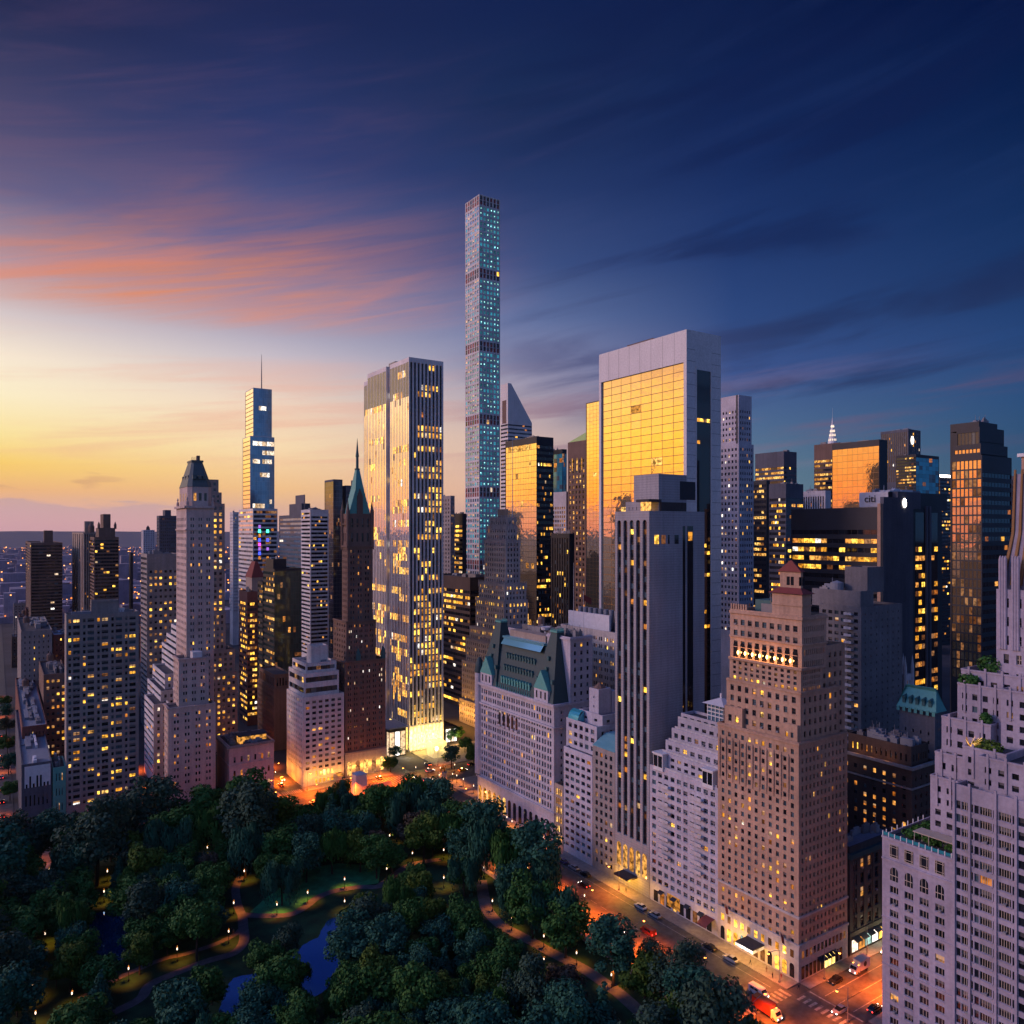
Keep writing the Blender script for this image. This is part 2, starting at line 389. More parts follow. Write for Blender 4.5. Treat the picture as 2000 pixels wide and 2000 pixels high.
def S(kind='punch', **k):
    s = dict(kind=kind, pu=3.0, pv=3.0, wf=0.5, hf=0.55, dep=0.35, ml=0.8, mr=0.8, mt=1.5, mb=1.0, p=0.06, pd=0.05, pp=0.15, rows=(), runs=0.0, glass='glass_dark', pale='glass_pale',
             lit='lit_yellow', pat=None, cols=None, nrow=None, spandrel='spandrel_dark', fr='frame_dark', arch=0, split=1, top_dark=0, tilt=0.0, bot_dark=0)
    s.update(k); return s


class Bld:
    def __init__(b, name, label, wall, xc, d, group=None, cat='building', yvis=1560, roof='roof_felt', cap=100, minpx=10.0):
        X, Y = P(xc, d)
        b.X, b.Y, b.d, b.xc = X, Y, d, xc
        b.root = empty(name, (X, Y, 0), label, cat, group)
        b.wall, b.roofm, b.yvis, b.cap, b.minpx = wall, roof, yvis, cap, minpx
        b.W = MB(); b.Rf = MB(); b.Sp = {}; b.Fr = {}; b.panes = []; b.rng = random.Random(sum(ord(c) * (i + 3) for i, c in enumerate(label)))
        b.tiers = []

    def size(b, X, Y, xl, xr):
        d = SA * X + CA * Y; r = CA * X - SA * Y
        tl = (xl - CX) / F; tr = (xr - CX) / F
        return (r - tl * d) / (SA + CA * tl), (tr * d - r) / (CA - SA * tr)

    def tier(b, xl=None, xr=None, y=None, N=None, W=None, xc=None, d=None, z0=0.0, z1=None, wx=None, wy=None, roof=True, corner=None, par=0.9, backs=True):
        if corner: X, Y = corner
        else: X, Y = P(xc if xc is not None else b.xc, d or b.d)
        dd = SA * X + CA * Y
        sy, sx = b.size(X, Y, xl if xl is not None else 0, xr if xr is not None else 0)
        wy = wy if wy is not None else sy; wx = wx if wx is not None else sx
        if z1 is None: z1 = Zy(y, dd)
        X1, Y1 = X + wx, Y + wy
        t = dict(X=X, Y=Y, X1=X1, Y1=Y1, z0=z0, z1=z1)
        b.tiers.append(t)
        b.face((X, Y1, 0), (0, -1, 0), (-1, 0, 0), wy, z0, z1, N)
        b.face((X, Y, 0), (1, 0, 0), (0, -1, 0), wx, z0, z1, W)
        if backs:
            b.W.quad((X1, Y, z0), (X1, Y1, z0), (X1, Y1, z1), (X1, Y, z1)); b.W.quad((X1, Y1, z0), (X, Y1, z0), (X, Y1, z1), (X1, Y1, z1))
        if roof:
            e = 0.35; zr = z1 - par
            for a, c, p, q in (((X, Y), (X1, Y), (X + e, Y + e), (X1 - e, Y + e)), ((X1, Y), (X1, Y1), (X1 - e, Y + e), (X1 - e, Y1 - e)), ((X1, Y1), (X, Y1), (X1 - e, Y1 - e), (X + e, Y1 - e)), ((X, Y1), (X, Y), (X + e, Y1 - e), (X + e, Y + e))):
                b.W.quad((*a, z1), (*c, z1), (*q, z1), (*p, z1))
                b.W.quad((*p, z1), (*q, z1), (*q, zr), (*p, zr))
            b.Rf.quad((X + e, Y + e, zr), (X1 - e, Y + e, zr), (X1 - e, Y1 - e, zr), (X + e, Y1 - e, zr))
        return t

    def face(b, O, U, n, w, z0, z1, s):
        O = Vector(O); U = Vector(U); n = Vector(n); Wl = b.W

        def pt(u, v, k=0.0): return (O.x + U.x * u - n.x * k, O.y + U.y * u - n.y * k, v)
        if s is None or s['kind'] == 'blank':
            Wl.quad(pt(0, z0), pt(w, z0), pt(w, z1), pt(0, z1)); return
        rng = b.rng; kind = s['kind']; dep = s['dep']
        ml, mr = min(s['ml'], w * 0.2), min(s['mr'], w * 0.2)
        cols = s['cols'] or max(1, round((w - ml - mr) / s['pu'])); cu = (w - ml - mr) / cols
        za, zb = z0 + s['mb'], z1 - s['mt']
        rows = s['nrow'] or max(1, round((zb - za) / s['pv'])); cv = (zb - za) / rows
        # rows well below the lowest visible photo row carry no openings
        pm = pt(w / 2, 0); dm = SA * pm[0] + CA * pm[1]; zlow = Zy(b.yvis + 25, dm)
        r0 = max(0, int((zlow - za) / cv)) if zlow > za else 0
        if r0 >= rows: Wl.quad(pt(0, z0), pt(w, z0), pt(w, z1), pt(0, z1)); return
        if kind == 'bands': pat = [(0.5, 1.0)]
        elif kind == 'curtain': pat = [(0.5, 1.0)]
        else: pat = s['pat'] or [(0.5, s['wf'])]
        us = [(ml + (c + po) * cu - pw * cu / 2, ml + (c + po) * cu + pw * cu / 2, c) for c in range(cols) for po, pw in pat]
        hh = s['hf'] * cv
        vs = [(za + (r + 0.5) * cv - hh / 2, za + (r + 0.5) * cv + hh / 2, r) for r in range(r0, rows)]
        zA = za + r0 * cv                               # openings start here
        if kind == 'punch':
            u = 0
            for a, c, _ in us: Wl.quad(pt(u, z0), pt(a, z0), pt(a, z1), pt(u, z1)); u = c
            Wl.quad(pt(u, z0), pt(w, z0), pt(w, z1), pt(u, z1))
            for a, c, _ in us:
                v = z0
                for e, f, _ in vs: Wl.quad(pt(a, v), pt(c, v), pt(c, e), pt(a, e)); v = f
                Wl.quad(pt(a, v), pt(c, v), pt(c, z1), pt(a, z1))
            holes = [(a, c, e, f) for a, c, _ in us for e, f, _ in vs]
        elif kind == 'piers':
            ztop = zb; u = 0
            for a, c, _ in us: Wl.quad(pt(u, z0), pt(a, z0), pt(a, z1), pt(u, z1)); u = c
            Wl.quad(pt(u, z0), pt(w, z0), pt(w, z1), pt(u, z1))
            for a, c, _ in us:
                Wl.quad(pt(a, z0), pt(c, z0), pt(c, zA), pt(a, zA)); Wl.quad(pt(a, ztop), pt(c, ztop), pt(c, z1), pt(a, z1))
                if s['arch']:                           # round head: stepped corner fillets flush with the wall
                    hw = (c - a) / 2; m = (a + c) / 2; K = 6
                    for sg in (-1, 1):
                        for k in range(K):
                            t0, t1 = math.pi / 2 * k / K, math.pi / 2 * (k + 1) / K
                            p0 = (m + sg * hw * math.cos(t0), ztop - hw + hw * math.sin(t0)); p1 = (m + sg * hw * math.cos(t1), ztop - hw + hw * math.sin(t1))
                            q = [pt(p0[0], p0[1], -0.004), pt(p1[0], p1[1], -0.004), pt(p1[0], ztop, -0.004), pt(p0[0], ztop, -0.004)]
                            Wl.poly(q if sg < 0 else q[::-1])
            holes = [(a, c, zA, ztop) for a, c, _ in us]
        elif kind == 'bands':
            Wl.quad(pt(0, z0), pt(ml, z0), pt(ml, z1), pt(0, z1)); Wl.quad(pt(w - mr, z0), pt(w, z0), pt(w, z1), pt(w - mr, z1))
            v = z0
            for e, f, _ in vs: Wl.quad(pt(ml, v), pt(w - mr, v), pt(w - mr, e), pt(ml, e)); v = f
            Wl.quad(pt(ml, v), pt(w - mr, v), pt(w - mr, z1), pt(ml, z1))
            holes = [(ml, w - mr, e, f) for e, f, _ in vs]
        else:                                           # curtain wall: border, then glass from edge to edge
            Wl.quad(pt(0, z0), pt(ml, z0), pt(ml, z1), pt(0, z1)); Wl.quad(pt(w - mr, z0), pt(w, z0), pt(w, z1), pt(w - mr, z1))
            Wl.quad(pt(ml, z0), pt(w - mr, z0), pt(w - mr, zA), pt(ml, zA)); Wl.quad(pt(ml, zb), pt(w - mr, zb), pt(w - mr, z1), pt(ml, z1))
            holes = [(ml, w - mr, zA, zb)]
        for a, c, e, f in holes:
            Wl.quad(pt(a, e), pt(c, e), pt(c, e, dep), pt(a, e, dep)); Wl.quad(pt(a, f, dep), pt(c, f, dep), pt(c, f), pt(a, f))
            Wl.quad(pt(a, e), pt(a, e, dep), pt(a, f, dep), pt(a, f)); Wl.quad(pt(c, e, dep), pt(c, e), pt(c, f), pt(c, f, dep))
        if kind in ('piers', 'curtain'):
            sp = b.Sp.setdefault(s['spandrel'], MB())
            for a, c, e, f in holes: sp.quad(pt(a, e, dep), pt(c, e, dep), pt(c, f, dep), pt(a, f, dep))
        if kind == 'curtain':
            fr = b.Fr.setdefault(s['fr'], MB()); t = s.get('mull', 0.12)
            for c in range(1, cols):
                u = ml + c * cu; fr.quad(pt(u - t, zA, dep - 0.10), pt(u + t, zA, dep - 0.10), pt(u + t, zb, dep - 0.10), pt(u - t, zb, dep - 0.10))
            th = s.get('mullh', t)
            for r in range(r0 + 1, rows):
                v = za + r * cv; fr.quad(pt(ml, v - th, dep - 0.12), pt(w - mr, v - th, dep - 0.12), pt(w - mr, v + th, dep - 0.12), pt(ml, v + th, dep - 0.12))
        if kind == 'bands' and s['split'] != 0:
            fr = b.Fr.setdefault(s['fr'], MB())
            for e, f, _ in vs:
                for c in range(1, cols):
                    u = ml + c * cu; fr.quad(pt(u - 0.1, e, dep - 0.1), pt(u + 0.1, e, dep - 0.1), pt(u + 0.1, f, dep - 0.1), pt(u - 0.1, f, dep - 0.1))
        # panes
        if kind in ('bands', 'curtain'): us = [(ml + c * cu, ml + (c + 1) * cu, c) for c in range(cols)]
        if kind == 'curtain': vs = [(za + r * cv, za + (r + 1) * cv, r) for r in range(r0, rows)]
        off = dep - (0.05 if kind in ('piers', 'curtain') else 0.0)
        runs = {}
        for _, _, r in vs:
            if rng.random() < s['runs'] * (1.7 - 1.4 * r / rows if s.get('grad') else 1) or r in s['rows'] or (rows - 1 - r) in s.get('trows', ()):
                k = 1.0 if r in s['rows'] or (rows - 1 - r) in s.get('trows', ()) else rng.uniform(0.25, 0.95)
                a = rng.uniform(0, 1 - k); runs[r] = (a * cols, (a + k) * cols)
        for e, f, r in vs:
            for a, c, ci in us:
                x = rng.random()
                dark = (rows - 1 - r) < s['top_dark'] or (r < s['bot_dark'])
                g = s['glass']
                if r in runs and runs[r][0] - 0.01 <= ci < runs[r][1] and rng.random() < s.get('fill', 0.88): g = s['lit']
                elif dark: g = s.get('topglass', g)
                elif x < s['p']: g = s['lit']
                elif x < s['p'] + s['pd']: g = 'lit_dim' if rng.random() < 0.6 else 'lit_orange'
                elif x < s['p'] + s['pd'] + s['pp']: g = s['pale']
                if g == 'lit_yellow':
                    x2 = rng.random(); g = g if x2 < 0.62 else ('lit_gold_strip' if x2 < 0.78 else ('lit_dim' if x2 < 0.88 else ('lit_white' if x2 < 0.96 else 'lit_orange')))
                b.pane(pt((a + c) / 2, (e + f) / 2, off), U, n, c - a, f - e, g, s)
                if s.get('dots') and rng.random() < s['dots']: b.pane(pt(a + (c - a) * rng.uniform(0.3, 0.7), e + (f - e) * rng.uniform(0.45, 0.75), off - 0.06), U, n, 0.9, 1.0, s['lit'], s)

    def pane(b, c, U, n, w, h, g, s):
        X, Y, D = pix(*c)
        area = (w * (F / D)) * (h * (F / D)) * abs(n.x * SA + n.y * CA + (n.x * CA - n.y * SA) * (X - CX) / F) / max(0.2, math.hypot(1, (X - CX) / F))
        vis = Y < b.yvis and 0 < X < 2000
        b.panes.append((area * (1.6 if g.startswith('lit') else 1.0) if vis else 0, area, c, U, n, w, h, g, s))

    def box(b, name, x0, x1, y0, y1, z0, z1, m, label=None):
        q = MB(); q.box(x0, x1, y0, y1, z0, z1); o = q.obj(name, m, b.root)
        if label: o['label'] = label
        return o

    def band(b, t, z, h=0.8, p=0.5, m=None, name='cornice', full=False):
        """a moulding that wraps the two street faces of tier t"""
        q = MB(); q.box(t['X'] - p, t['X'] - 0.002, t['Y'] - p, t['Y1'], z, z + h); q.box(t['X'] - 0.001, t['X1'], t['Y'] - p, t['Y'] - 0.003, z + 0.003, z + h - 0.003)
        return q.obj(name, m or b.wall, b.root)

    def clutter(b, t, n=4, mats=('steel', 'roof_pale', 'grey_concrete'), hmax=3.0, tank=0):
        rg = b.rng; W_, D_ = t['X1'] - t['X'], t['Y1'] - t['Y']
        for k in range(round(n * 1.8)):
            sx, sy = rg.uniform(0.06, 0.24) * W_, rg.uniform(0.06, 0.24) * D_
            x = rg.uniform(t['X'] + 1 + sx / 2, max(t['X'] + 1.1 + sx / 2, t['X1'] - 1 - sx / 2)); y = rg.uniform(t['Y'] + 1 + sy / 2, max(t['Y'] + 1.1 + sy / 2, t['Y1'] - 1 - sy / 2))
            q = MB(); h = rg.uniform(0.4, 1.0) * hmax; z = t['z1'] - 0.9
            q.box(x - sx / 2, x + sx / 2, y - sy / 2, y + sy / 2, z, z + h)
            if rg.random() < 0.6: q.box(x - sx / 4, x + sx / 4, y - sy / 4, y + sy / 4, z + h, z + h + 0.6)
            if rg.random() < 0.5: q.tube((x, y, z + h), (x, y, z + h + rg.uniform(1.2, 3.0)), 0.09, n=4)
            if rg.random() < 0.4: q.box(x - sx / 2 - 1.6, x - sx / 2, y - 0.25, y + 0.25, z, z + 0.5)
            q.obj('roof_unit', rg.choice(mats), b.root)
        for k in range(tank):
            x = rg.uniform(t['X'] + 3, t['X1'] - 3); y = rg.uniform(t['Y'] + 3, t['Y1'] - 3); z = t['z1'] - 0.9; q = MB()
            for sx in (-1, 1):
                for sy in (-1, 1): q.tube((x + sx * 1.1, y + sy * 1.1, z), (x + sx * 1.1, y + sy * 1.1, z + 2.6), 0.12, n=4)
            q.lathe((x, y, z + 2.6), [(1.7, 0), (1.8, 3.2), (0.1, 4.6)], 10); q.obj('water_tank', 'brown_brick', b.root)

    def done(b):
        off = tuple(b.root.location)
        b.W.obj('wall', b.wall, b.root)
        b.Rf.obj('roof', b.roofm, b.root)
        for k, m in b.Sp.items(): m.obj('spandrel', k, b.root)
        for k, m in b.Fr.items():
            o = m.obj('window_frame', k, b.root)
            if o and len(m.f) > 100: o['kind'] = 'stuff'
        b.panes.sort(key=lambda p: -p[0])
        rest = {}; n = 0; rng = b.rng; rb = random.Random(len(b.panes))
        for pr, area, c, U, nn, w, h, g, s in b.panes:
            bl = rb.choice((0, 0, 0, 0.3, 0.45, 0.6)) if s['kind'] == 'punch' and not s.get('dots') and area > 14 else 0; ac = rb.random() < 0.14 and s.get('ac', 1)
            tl = s['tilt']; ang = (rng.gauss(0, tl), rng.gauss(0, tl)) if tl else (0, 0)
            if n < b.cap and pr >= b.minpx:
                n += 1
                big = area > 60 and s['kind'] == 'punch'
                key = (round(w, 1), round(h, 1), tuple(U), g, s['fr'] if big else '', s['split'], bl, ac and big, b.wall if big else '')
                if key not in PANE:
                    w_, h_ = key[0] + 0.1, key[1] + 0.1; q = MB(); Ux, Uy = U.x, U.y

                    def lp(u, v, k): return (Ux * u + nn.x * k, Uy * u + nn.y * k, v)
                    q.quad(lp(-w_ / 2, -h_ / 2, 0), lp(w_ / 2, -h_ / 2, 0), lp(w_ / 2, h_ / 2, 0), lp(-w_ / 2, h_ / 2, 0))
                    if bl: q.quad(lp(-w_ / 2 + .05, h_ / 2 - bl * h_, 0.02), lp(w_ / 2 - .05, h_ / 2 - bl * h_, 0.02), lp(w_ / 2 - .05, h_ / 2, 0.02), lp(-w_ / 2 + .05, h_ / 2, 0.02), 2)
                    if big:
                        ko = s['dep'] + 0.14; zs_ = -h_ / 2; us_ = w_ / 2 + 0.12
                        q.quad(lp(-us_, zs_, ko), lp(us_, zs_, ko), lp(us_, zs_ + .12, 0.0), lp(-us_, zs_ + .12, 0.0), 3); q.quad(lp(-us_, zs_ - .16, ko), lp(us_, zs_ - .16, ko), lp(us_, zs_, ko), lp(-us_, zs_, ko), 3)
                        if ac:
                            a0, a1, v0, v1, k1 = -0.32, 0.32, zs_ + .1, zs_ + .55, s['dep'] + 0.3
                            q.quad(lp(a0, v0, k1), lp(a1, v0, k1), lp(a1, v1, k1), lp(a0, v1, k1), 4); q.quad(lp(a0, v1, k1), lp(a1, v1, k1), lp(a1, v1, 0), lp(a0, v1, 0), 4); q.quad(lp(a0, v0, 0), lp(a0, v0, k1), lp(a0, v1, k1), lp(a0, v1, 0), 4); q.quad(lp(a1, v0, k1), lp(a1, v0, 0), lp(a1, v1, 0), lp(a1, v1, k1), 4)
                        def bar(u0, u1, v0, v1, k): q.quad(lp(u0, v0, k), lp(u1, v0, k), lp(u1, v1, k), lp(u0, v1, k), 1)
                        t = 0.085 if s['split'] < 3 else 0.055
                        bar(-w_ / 2, w_ / 2, -h_ / 2, -h_ / 2 + 2 * t, 0.07); bar(-w_ / 2, w_ / 2, h_ / 2 - 2 * t, h_ / 2, 0.07)
                        bar(-w_ / 2, -w_ / 2 + 2 * t, -h_ / 2, h_ / 2, 0.06); bar(w_ / 2 - 2 * t, w_ / 2, -h_ / 2, h_ / 2, 0.06)
                        for k in range(1, s['split']): bar(-w_ / 2 + w_ * k / s['split'] - t, -w_ / 2 + w_ * k / s['split'] + t, -h_ / 2, h_ / 2, 0.05)
                        if s['split'] < 3: bar(-w_ / 2, w_ / 2, -t, t, 0.04)
                        PANE[key] = q.mesh('window', [g, s['fr'], 'blind_lit' if g.startswith('lit') else 'blind', b.wall, 'frame_grey'])
                    elif bl: PANE[key] = q.mesh('window', [g, g, 'blind_lit' if g.startswith('lit') else 'blind'])
                    else: PANE[key] = q.mesh('window', [g])
                o = bpy.data.objects.new('window', PANE[key]); COL.objects.link(o); o.parent = b.root
                o.location = (c[0] - off[0], c[1] - off[1], c[2] - off[2])
                if tl: o.rotation_euler = (ang[1] * abs(U.x), ang[1] * abs(U.y), ang[0])
            else:
                q = rest.setdefault(g, MB()); w_, h_ = w / 2 + 0.03, h / 2 + 0.03
                a0, a1 = ang[0] * w_, ang[1] * h_
                def lp(u, v, k): return (c[0] + U.x * u + nn.x * k, c[1] + U.y * u + nn.y * k, c[2] + v)
                q.quad(lp(-w_, -h_, -a0 - a1), lp(w_, -h_, a0 - a1), lp(w_, h_, a0 + a1), lp(-w_, h_, -a0 + a1))
                if bl: rest.setdefault('blind_lit' if g.startswith('lit') else 'blind', MB()).quad(lp(-w_, h_ - bl * 2 * h_, 0.02), lp(w_, h_ - bl * 2 * h_, 0.02), lp(w_, h_, 0.02), lp(-w_, h_, 0.02))
        kids = list(b.root.children); roof = next((o for o in kids if o.name.startswith('roof') and o.name.split('.')[0] == 'roof'), None); man = next((o for o in kids if o.name.startswith('mansard_roof')), None)
        for o in kids:
            n_ = o.name.split('.')[0]
            if roof and n_ in ('roof_unit', 'water_tank', 'roof_vent', 'cooling_fan', 'satellite_dish'): o.parent = roof
            if man and n_ in ('dormer', 'roof_crest', 'skylight', 'cresting'): o.parent = man
        if rest:
            q = MB(); mats = list(rest)
            for i, g in enumerate(mats):
                o = len(q.v); q.v += rest[g].v; q.f += [tuple(o + k for k in f) for f in rest[g].f]; q.m += [i] * len(rest[g].f)
            o = q.obj('window', mats, b.root); o['kind'] = 'stuff'
        return b
# ------------------------------------------------------------------ the front row along the park's south side (north faces on X = 179)
XS = 179.0


def plaza():
    b = Bld('hotel', 'pale lilac chateau-style hotel with steep green mansard roof, gables and corner turret', 'lilac_stone', 1082, dX(1082, XS), yvis=1600)
    X, Y = b.X, b.Y
    d = b.d; zc = Zy(1376, d)
    w1 = b.size(X, Y, 933, 1157)[0]
    N = S(pu=3.6, pv=3.05, pat=[(0.28, 0.27), (0.72, 0.27)], hf=0.66, dep=0.3, mt=2.2, mb=13.0, p=0.045, pd=0.03, pp=0.10, split=1, ml=1.2, mr=1.2, fr='frame_grey')
    t = b.tier(wy=w1, wx=19, z1=zc, N=N, W=S(pu=5.4, pv=3.05, wf=0.16, hf=0.42, mt=2, mb=14, p=0.03, pp=0.1), par=0.4)
    for z, h, p in ((zc - 1.0, 1.0, 1.1), (zc - 9.5, 0.7, 0.7), (12.0, 0.7, 0.7), (19.5, 0.35, 0.35)): b.band(t, z, h, p)
    # ground-floor arches lit from inside at the far corner
    for k in range(14):
        y = Y + w1 - 2.2 - k * (w1 - 4) / 13.5; q = MB(); hw = 1.1
        pts = [(X - 0.05, y + hw, 1.0), (X - 0.05, y - hw, 1.0), (X - 0.05, y - hw, 7.2)] + [(X - 0.05, y - hw * math.cos(a), 7.2 + hw * math.sin(a)) for a in (0.4, 0.8, 1.2, 1.57, 1.95, 2.35, 2.75)] + [(X - 0.05, y + hw, 7.2)]
        q.poly(pts); o = q.obj('archway', 'lit_gold_strip' if k < 6 else 'glass_dark', b.root)
    for k in range(5):                                   # tall blind arches on the upper storeys
        y = Y + w1 * 0.68 - k * 3.2; q = MB(); hw = 0.8; z0 = zc - 16.0; zt = zc - 11.2
        q.poly([(X - 0.04, y + hw, z0), (X - 0.04, y - hw, z0), (X - 0.04, y - hw, zt)] + [(X - 0.04, y - hw * math.cos(a), zt + hw * math.sin(a)) for a in (0.4, 0.8, 1.2, 1.57, 1.95, 2.35, 2.75)] + [(X - 0.04, y + hw, zt)])
        q.obj('arched_window', 'glass_dark', b.root)
        q = MB(); q.box(X - 0.55, X - 0.06, y - hw - 0.2, y + hw + 0.2, z0 - 0.3, z0 + 0.4); q.obj('balcony', 'lilac_stone', b.root)
    # mansard roof: two pavilions and the long slope between them
    zr = Zy(1247, d + 3); Y1 = Y + w1
    pav = w1 * 0.27
    D = 15.0; ins = 6.0
    q = MB(); q.frustum((X + 0.6, X + D, Y + pav * 0.8, Y1 - pav * 0.8), (X + ins, X + D - 3, Y + pav * 0.8, Y1 - pav * 0.8), zc, zr - 4.5); q.obj('mansard_roof', 'slate_roof', b.root)
    q = MB(); q.box(X + ins - 1.2, X + ins + 3, Y + pav * 0.85, Y1 - pav * 0.85, zr - 4.5, zr - 3.6)
    q.quad((X + ins - 2.6, Y1 - pav * 0.9, zr - 7.0), (X + ins - 2.6, Y + pav * 0.9, zr - 7.0), (X + ins - 0.1, Y + pav * 0.9, zr - 3.5), (X + ins - 0.1, Y1 - pav * 0.9, zr - 3.5)); q.obj('skylight', 'glass_teal', b.root)
    q = MB()
    for zz, h in ((zr - 3.6, 2.6),): q.box(X + ins + 1.2, X + D - 2.5, Y + pav, Y1 - pav, zz, zz + h)
    q.obj('attic', 'buff_brick', b.root)
    for a, c, top in ((Y + 0.4, Y + pav, zr), (Y1 - pav, Y1 - 0.6, zr)):
        q = MB(); q.frustum((X - 0.2, X + D - 1, a, c), (X + 6.0, X + D - 6, a + pav * 0.36, c - pav * 0.36), zc, top + 1.5); q.obj('mansard_roof', 'slate_roof', b.root)
        q = MB(); q.box(X + 5.6, X + D - 5.6, a + pav * 0.34, c - pav * 0.34, top + 1.5, top + 2.2)
        for k in range(9): yy = a + pav * 0.36 + k * pav * 0.03; q.tube((X + 5.8, yy, top + 2.2), (X + 5.8, yy, top + 3.2), 0.14, 0.03, 4); q.tube((X + D - 5.8, yy, top + 2.2), (X + D - 5.8, yy, top + 3.2), 0.14, 0.03, 4)
        q.obj('roof_crest', 'copper', b.root)
        m = (a + c) / 2                                   # stepped copper gable in front of each pavilion
        q = MB(); gw = pav * 0.30; zb = zc + 4.6
        q.box(X - 0.55, X + 2.4, m - gw, m + gw, zc + 0.01, zb); q.obj('gable', 'lilac_stone', b.root)
        q = MB(); q.poly([(X - 0.7, m + gw + 0.3, zb), (X - 0.7, m - gw - 0.3, zb), (X - 0.7, m, zb + 7.5)]); q.poly([(X + 3.6, m - gw - 0.3, zb), (X + 3.6, m + gw + 0.3, zb), (X + 3.6, m, zb + 7.5)])
        q.quad((X - 0.7, m - gw - 0.3, zb), (X + 3.6, m - gw - 0.3, zb), (X + 3.6, m, zb + 7.5), (X - 0.7, m, zb + 7.5)); q.quad((X + 3.6, m + gw + 0.3, zb), (X - 0.7, m + gw + 0.3, zb), (X - 0.7, m, zb + 7.5), (X + 3.6, m, zb + 7.5)); q.obj('gable_roof', 'copper', b.root)
        for k in range(3):
            q = MB(); y = m + (k - 1) * gw * 0.62; q.quad((X - 0.6, y + 0.45, zc + 1.0), (X - 0.6, y - 0.45, zc + 1.0), (X - 0.6, y - 0.45, zc + 3.8), (X - 0.6, y + 0.45, zc + 3.8)); q.obj('window', 'glass_dark', b.root)
        for k in range(3):
            zz = zc + 8 + k * 4.2; f = (zz - zc) / (top + 1.5 - zc)
            x = X - 0.2 + f * 6.2
            for sg in ((-1, 1) if k < 1 else (0,)):
                y = m + sg * pav * 0.33; q = MB(); q.box(x - 0.9, x + 1.2, y - 0.6, y + 0.6, zz - 0.8, zz + 0.8); q.obj('dormer', 'copper_dark', b.root)
    n = 11
    for row, (f, hh) in enumerate(((0.10, 2.2), (0.36, 1.6), (0.60, 1.5))):
        for k in range(n):
            y = Y + pav * 1.12 + (k + 0.5) * (w1 - 2.24 * pav) / n; zz = zc + f * (zr - 4.5 - zc); x = X + 0.6 + f * (ins - 0.6)
            q = MB(); q.box(x - 0.35, x + 1.3, y - 0.5, y + 0.5, zz, zz + hh)
            q.poly([(x - 0.5, y + 0.7, zz + hh), (x - 0.5, y - 0.7, zz + hh), (x - 0.5, y, zz + hh + 1.0)]); q.quad((x - 0.5, y - 0.7, zz + hh), (x + 1.6, y - 0.7, zz + hh), (x + 1.6, y, zz + hh + 1.0), (x - 0.5, y, zz + hh + 1.0)); q.quad((x + 1.6, y + 0.7, zz + hh), (x - 0.5, y + 0.7, zz + hh), (x - 0.5, y, zz + hh + 1.0), (x + 1.6, y, zz + hh + 1.0))
            q.obj('dormer', 'copper' if row == 0 else 'copper_dark', b.root)
    for k in range(16):                                  # pinnacles along the eaves
        y = Y + pav + (k + 0.5) * (w1 - 2 * pav) / 16; q = MB(); q.tube((X - 0.5, y, zc), (X - 0.5, y, zc + 2.4), 0.28, 0.08, 5); q.obj('pinnacle', 'copper', b.root)
    q = MB(); q.lathe((X + 0.6, Y1 - 0.6, 0), [(2.0, 14), (2.0, zc + 4), (2.3, zc + 4.3), (2.0, zc + 7.0), (1.2, zc + 9.6), (0.1, zc + 11)], 12); q.obj('turret', ['slate_roof'], b.root)
    q = MB(); q.lathe((X + 0.6, Y1 - 0.6, 0), [(2.15, 13.5), (2.15, zc + 3.9)], 12); q.obj('turret', 'lilac_stone', b.root)
    # the flat-topped wing behind, toward the right
    c = (X + 7.5, Y - 0.6); zw = Zy(1245, SA * c[0] + CA * c[1])
    t2 = b.tier(corner=c, wy=15, wx=b.size(c[0], c[1], 0, 1157)[1], z1=zw, N=S('blank'), W=S(pu=3.0, pv=3.2, wf=0.36, hf=0.5, mt=1.6, mb=14, p=0.02, pp=0.2))
    b.band(t2, zw - 1.2, 0.8, 0.6); b.clutter(t2, 7, tank=0)
    t3 = dict(X=X + D - 3, X1=X + 30, Y=Y + 6, Y1=Y1 - 6)
    b.tier(corner=(X + D + 0.5, Y + 14.6), wx=12, wy=w1 - 16, z1=zr - 2, N=S('blank'), W=None)
    t4 = b.tiers[-1]; b.clutter(t4, 12, hmax=3.5, tank=1)
    q = MB(); q.lathe((X + 18, Y + 30, zr - 3), [(0.4, 0), (0.5, 1.6), (1.9, 2.4), (2.2, 3.6), (0.3, 3.2)], 12); q.obj('satellite_dish', 'white_metal', b.root)
    q = MB(); q.tube((X + 16, Y + 8, zr - 2), (X + 16, Y + 8, zr + 29), 0.13, 0.06, 6); q.obj('flagpole', 'white_metal', b.root)
    q = MB(); q.tube((X + 17, Y + 3, zr - 3), (X + 17, Y + 3, zr + 18), 0.12, 0.06, 6); q.obj('flagpole', 'white_metal', b.root)
    q = MB()
    for k in range(7): q.quad((X + 17 + k * 0.5, Y + 3 - k * 0.12, zr + 14.0 - 0.25 * k), (X + 17.5 + k * 0.5, Y + 2.88 - k * 0.12, zr + 13.75 - 0.25 * k), (X + 17.5 + k * 0.5, Y + 2.88 - k * 0.12, zr + 16.25 - 0.25 * k), (X + 17 + k * 0.5, Y + 3 - k * 0.12, zr + 16.5 - 0.25 * k))
    q.obj('flag', 'red_tile', b.root)
    b.done()


plaza()

# small houses between the hotel and the dark striped slab
b = Bld('apartment_house', 'narrow low brown house squeezed beside the lilac hotel with bright orange window bays', 'buff_brick', 1100, dX(1100, XS), yvis=1640)
t = b.tier(xl=1083, y=1536, wx=14, N=S(cols=3, pv=3.6, wf=0.8, hf=0.72, mt=1.2, mb=2, p=0.0, pp=0.1, glass='lit_gold_strip', pd=0.0, bot_dark=1), W=S('blank')); b.clutter(t, 3, hmax=2); b.done()

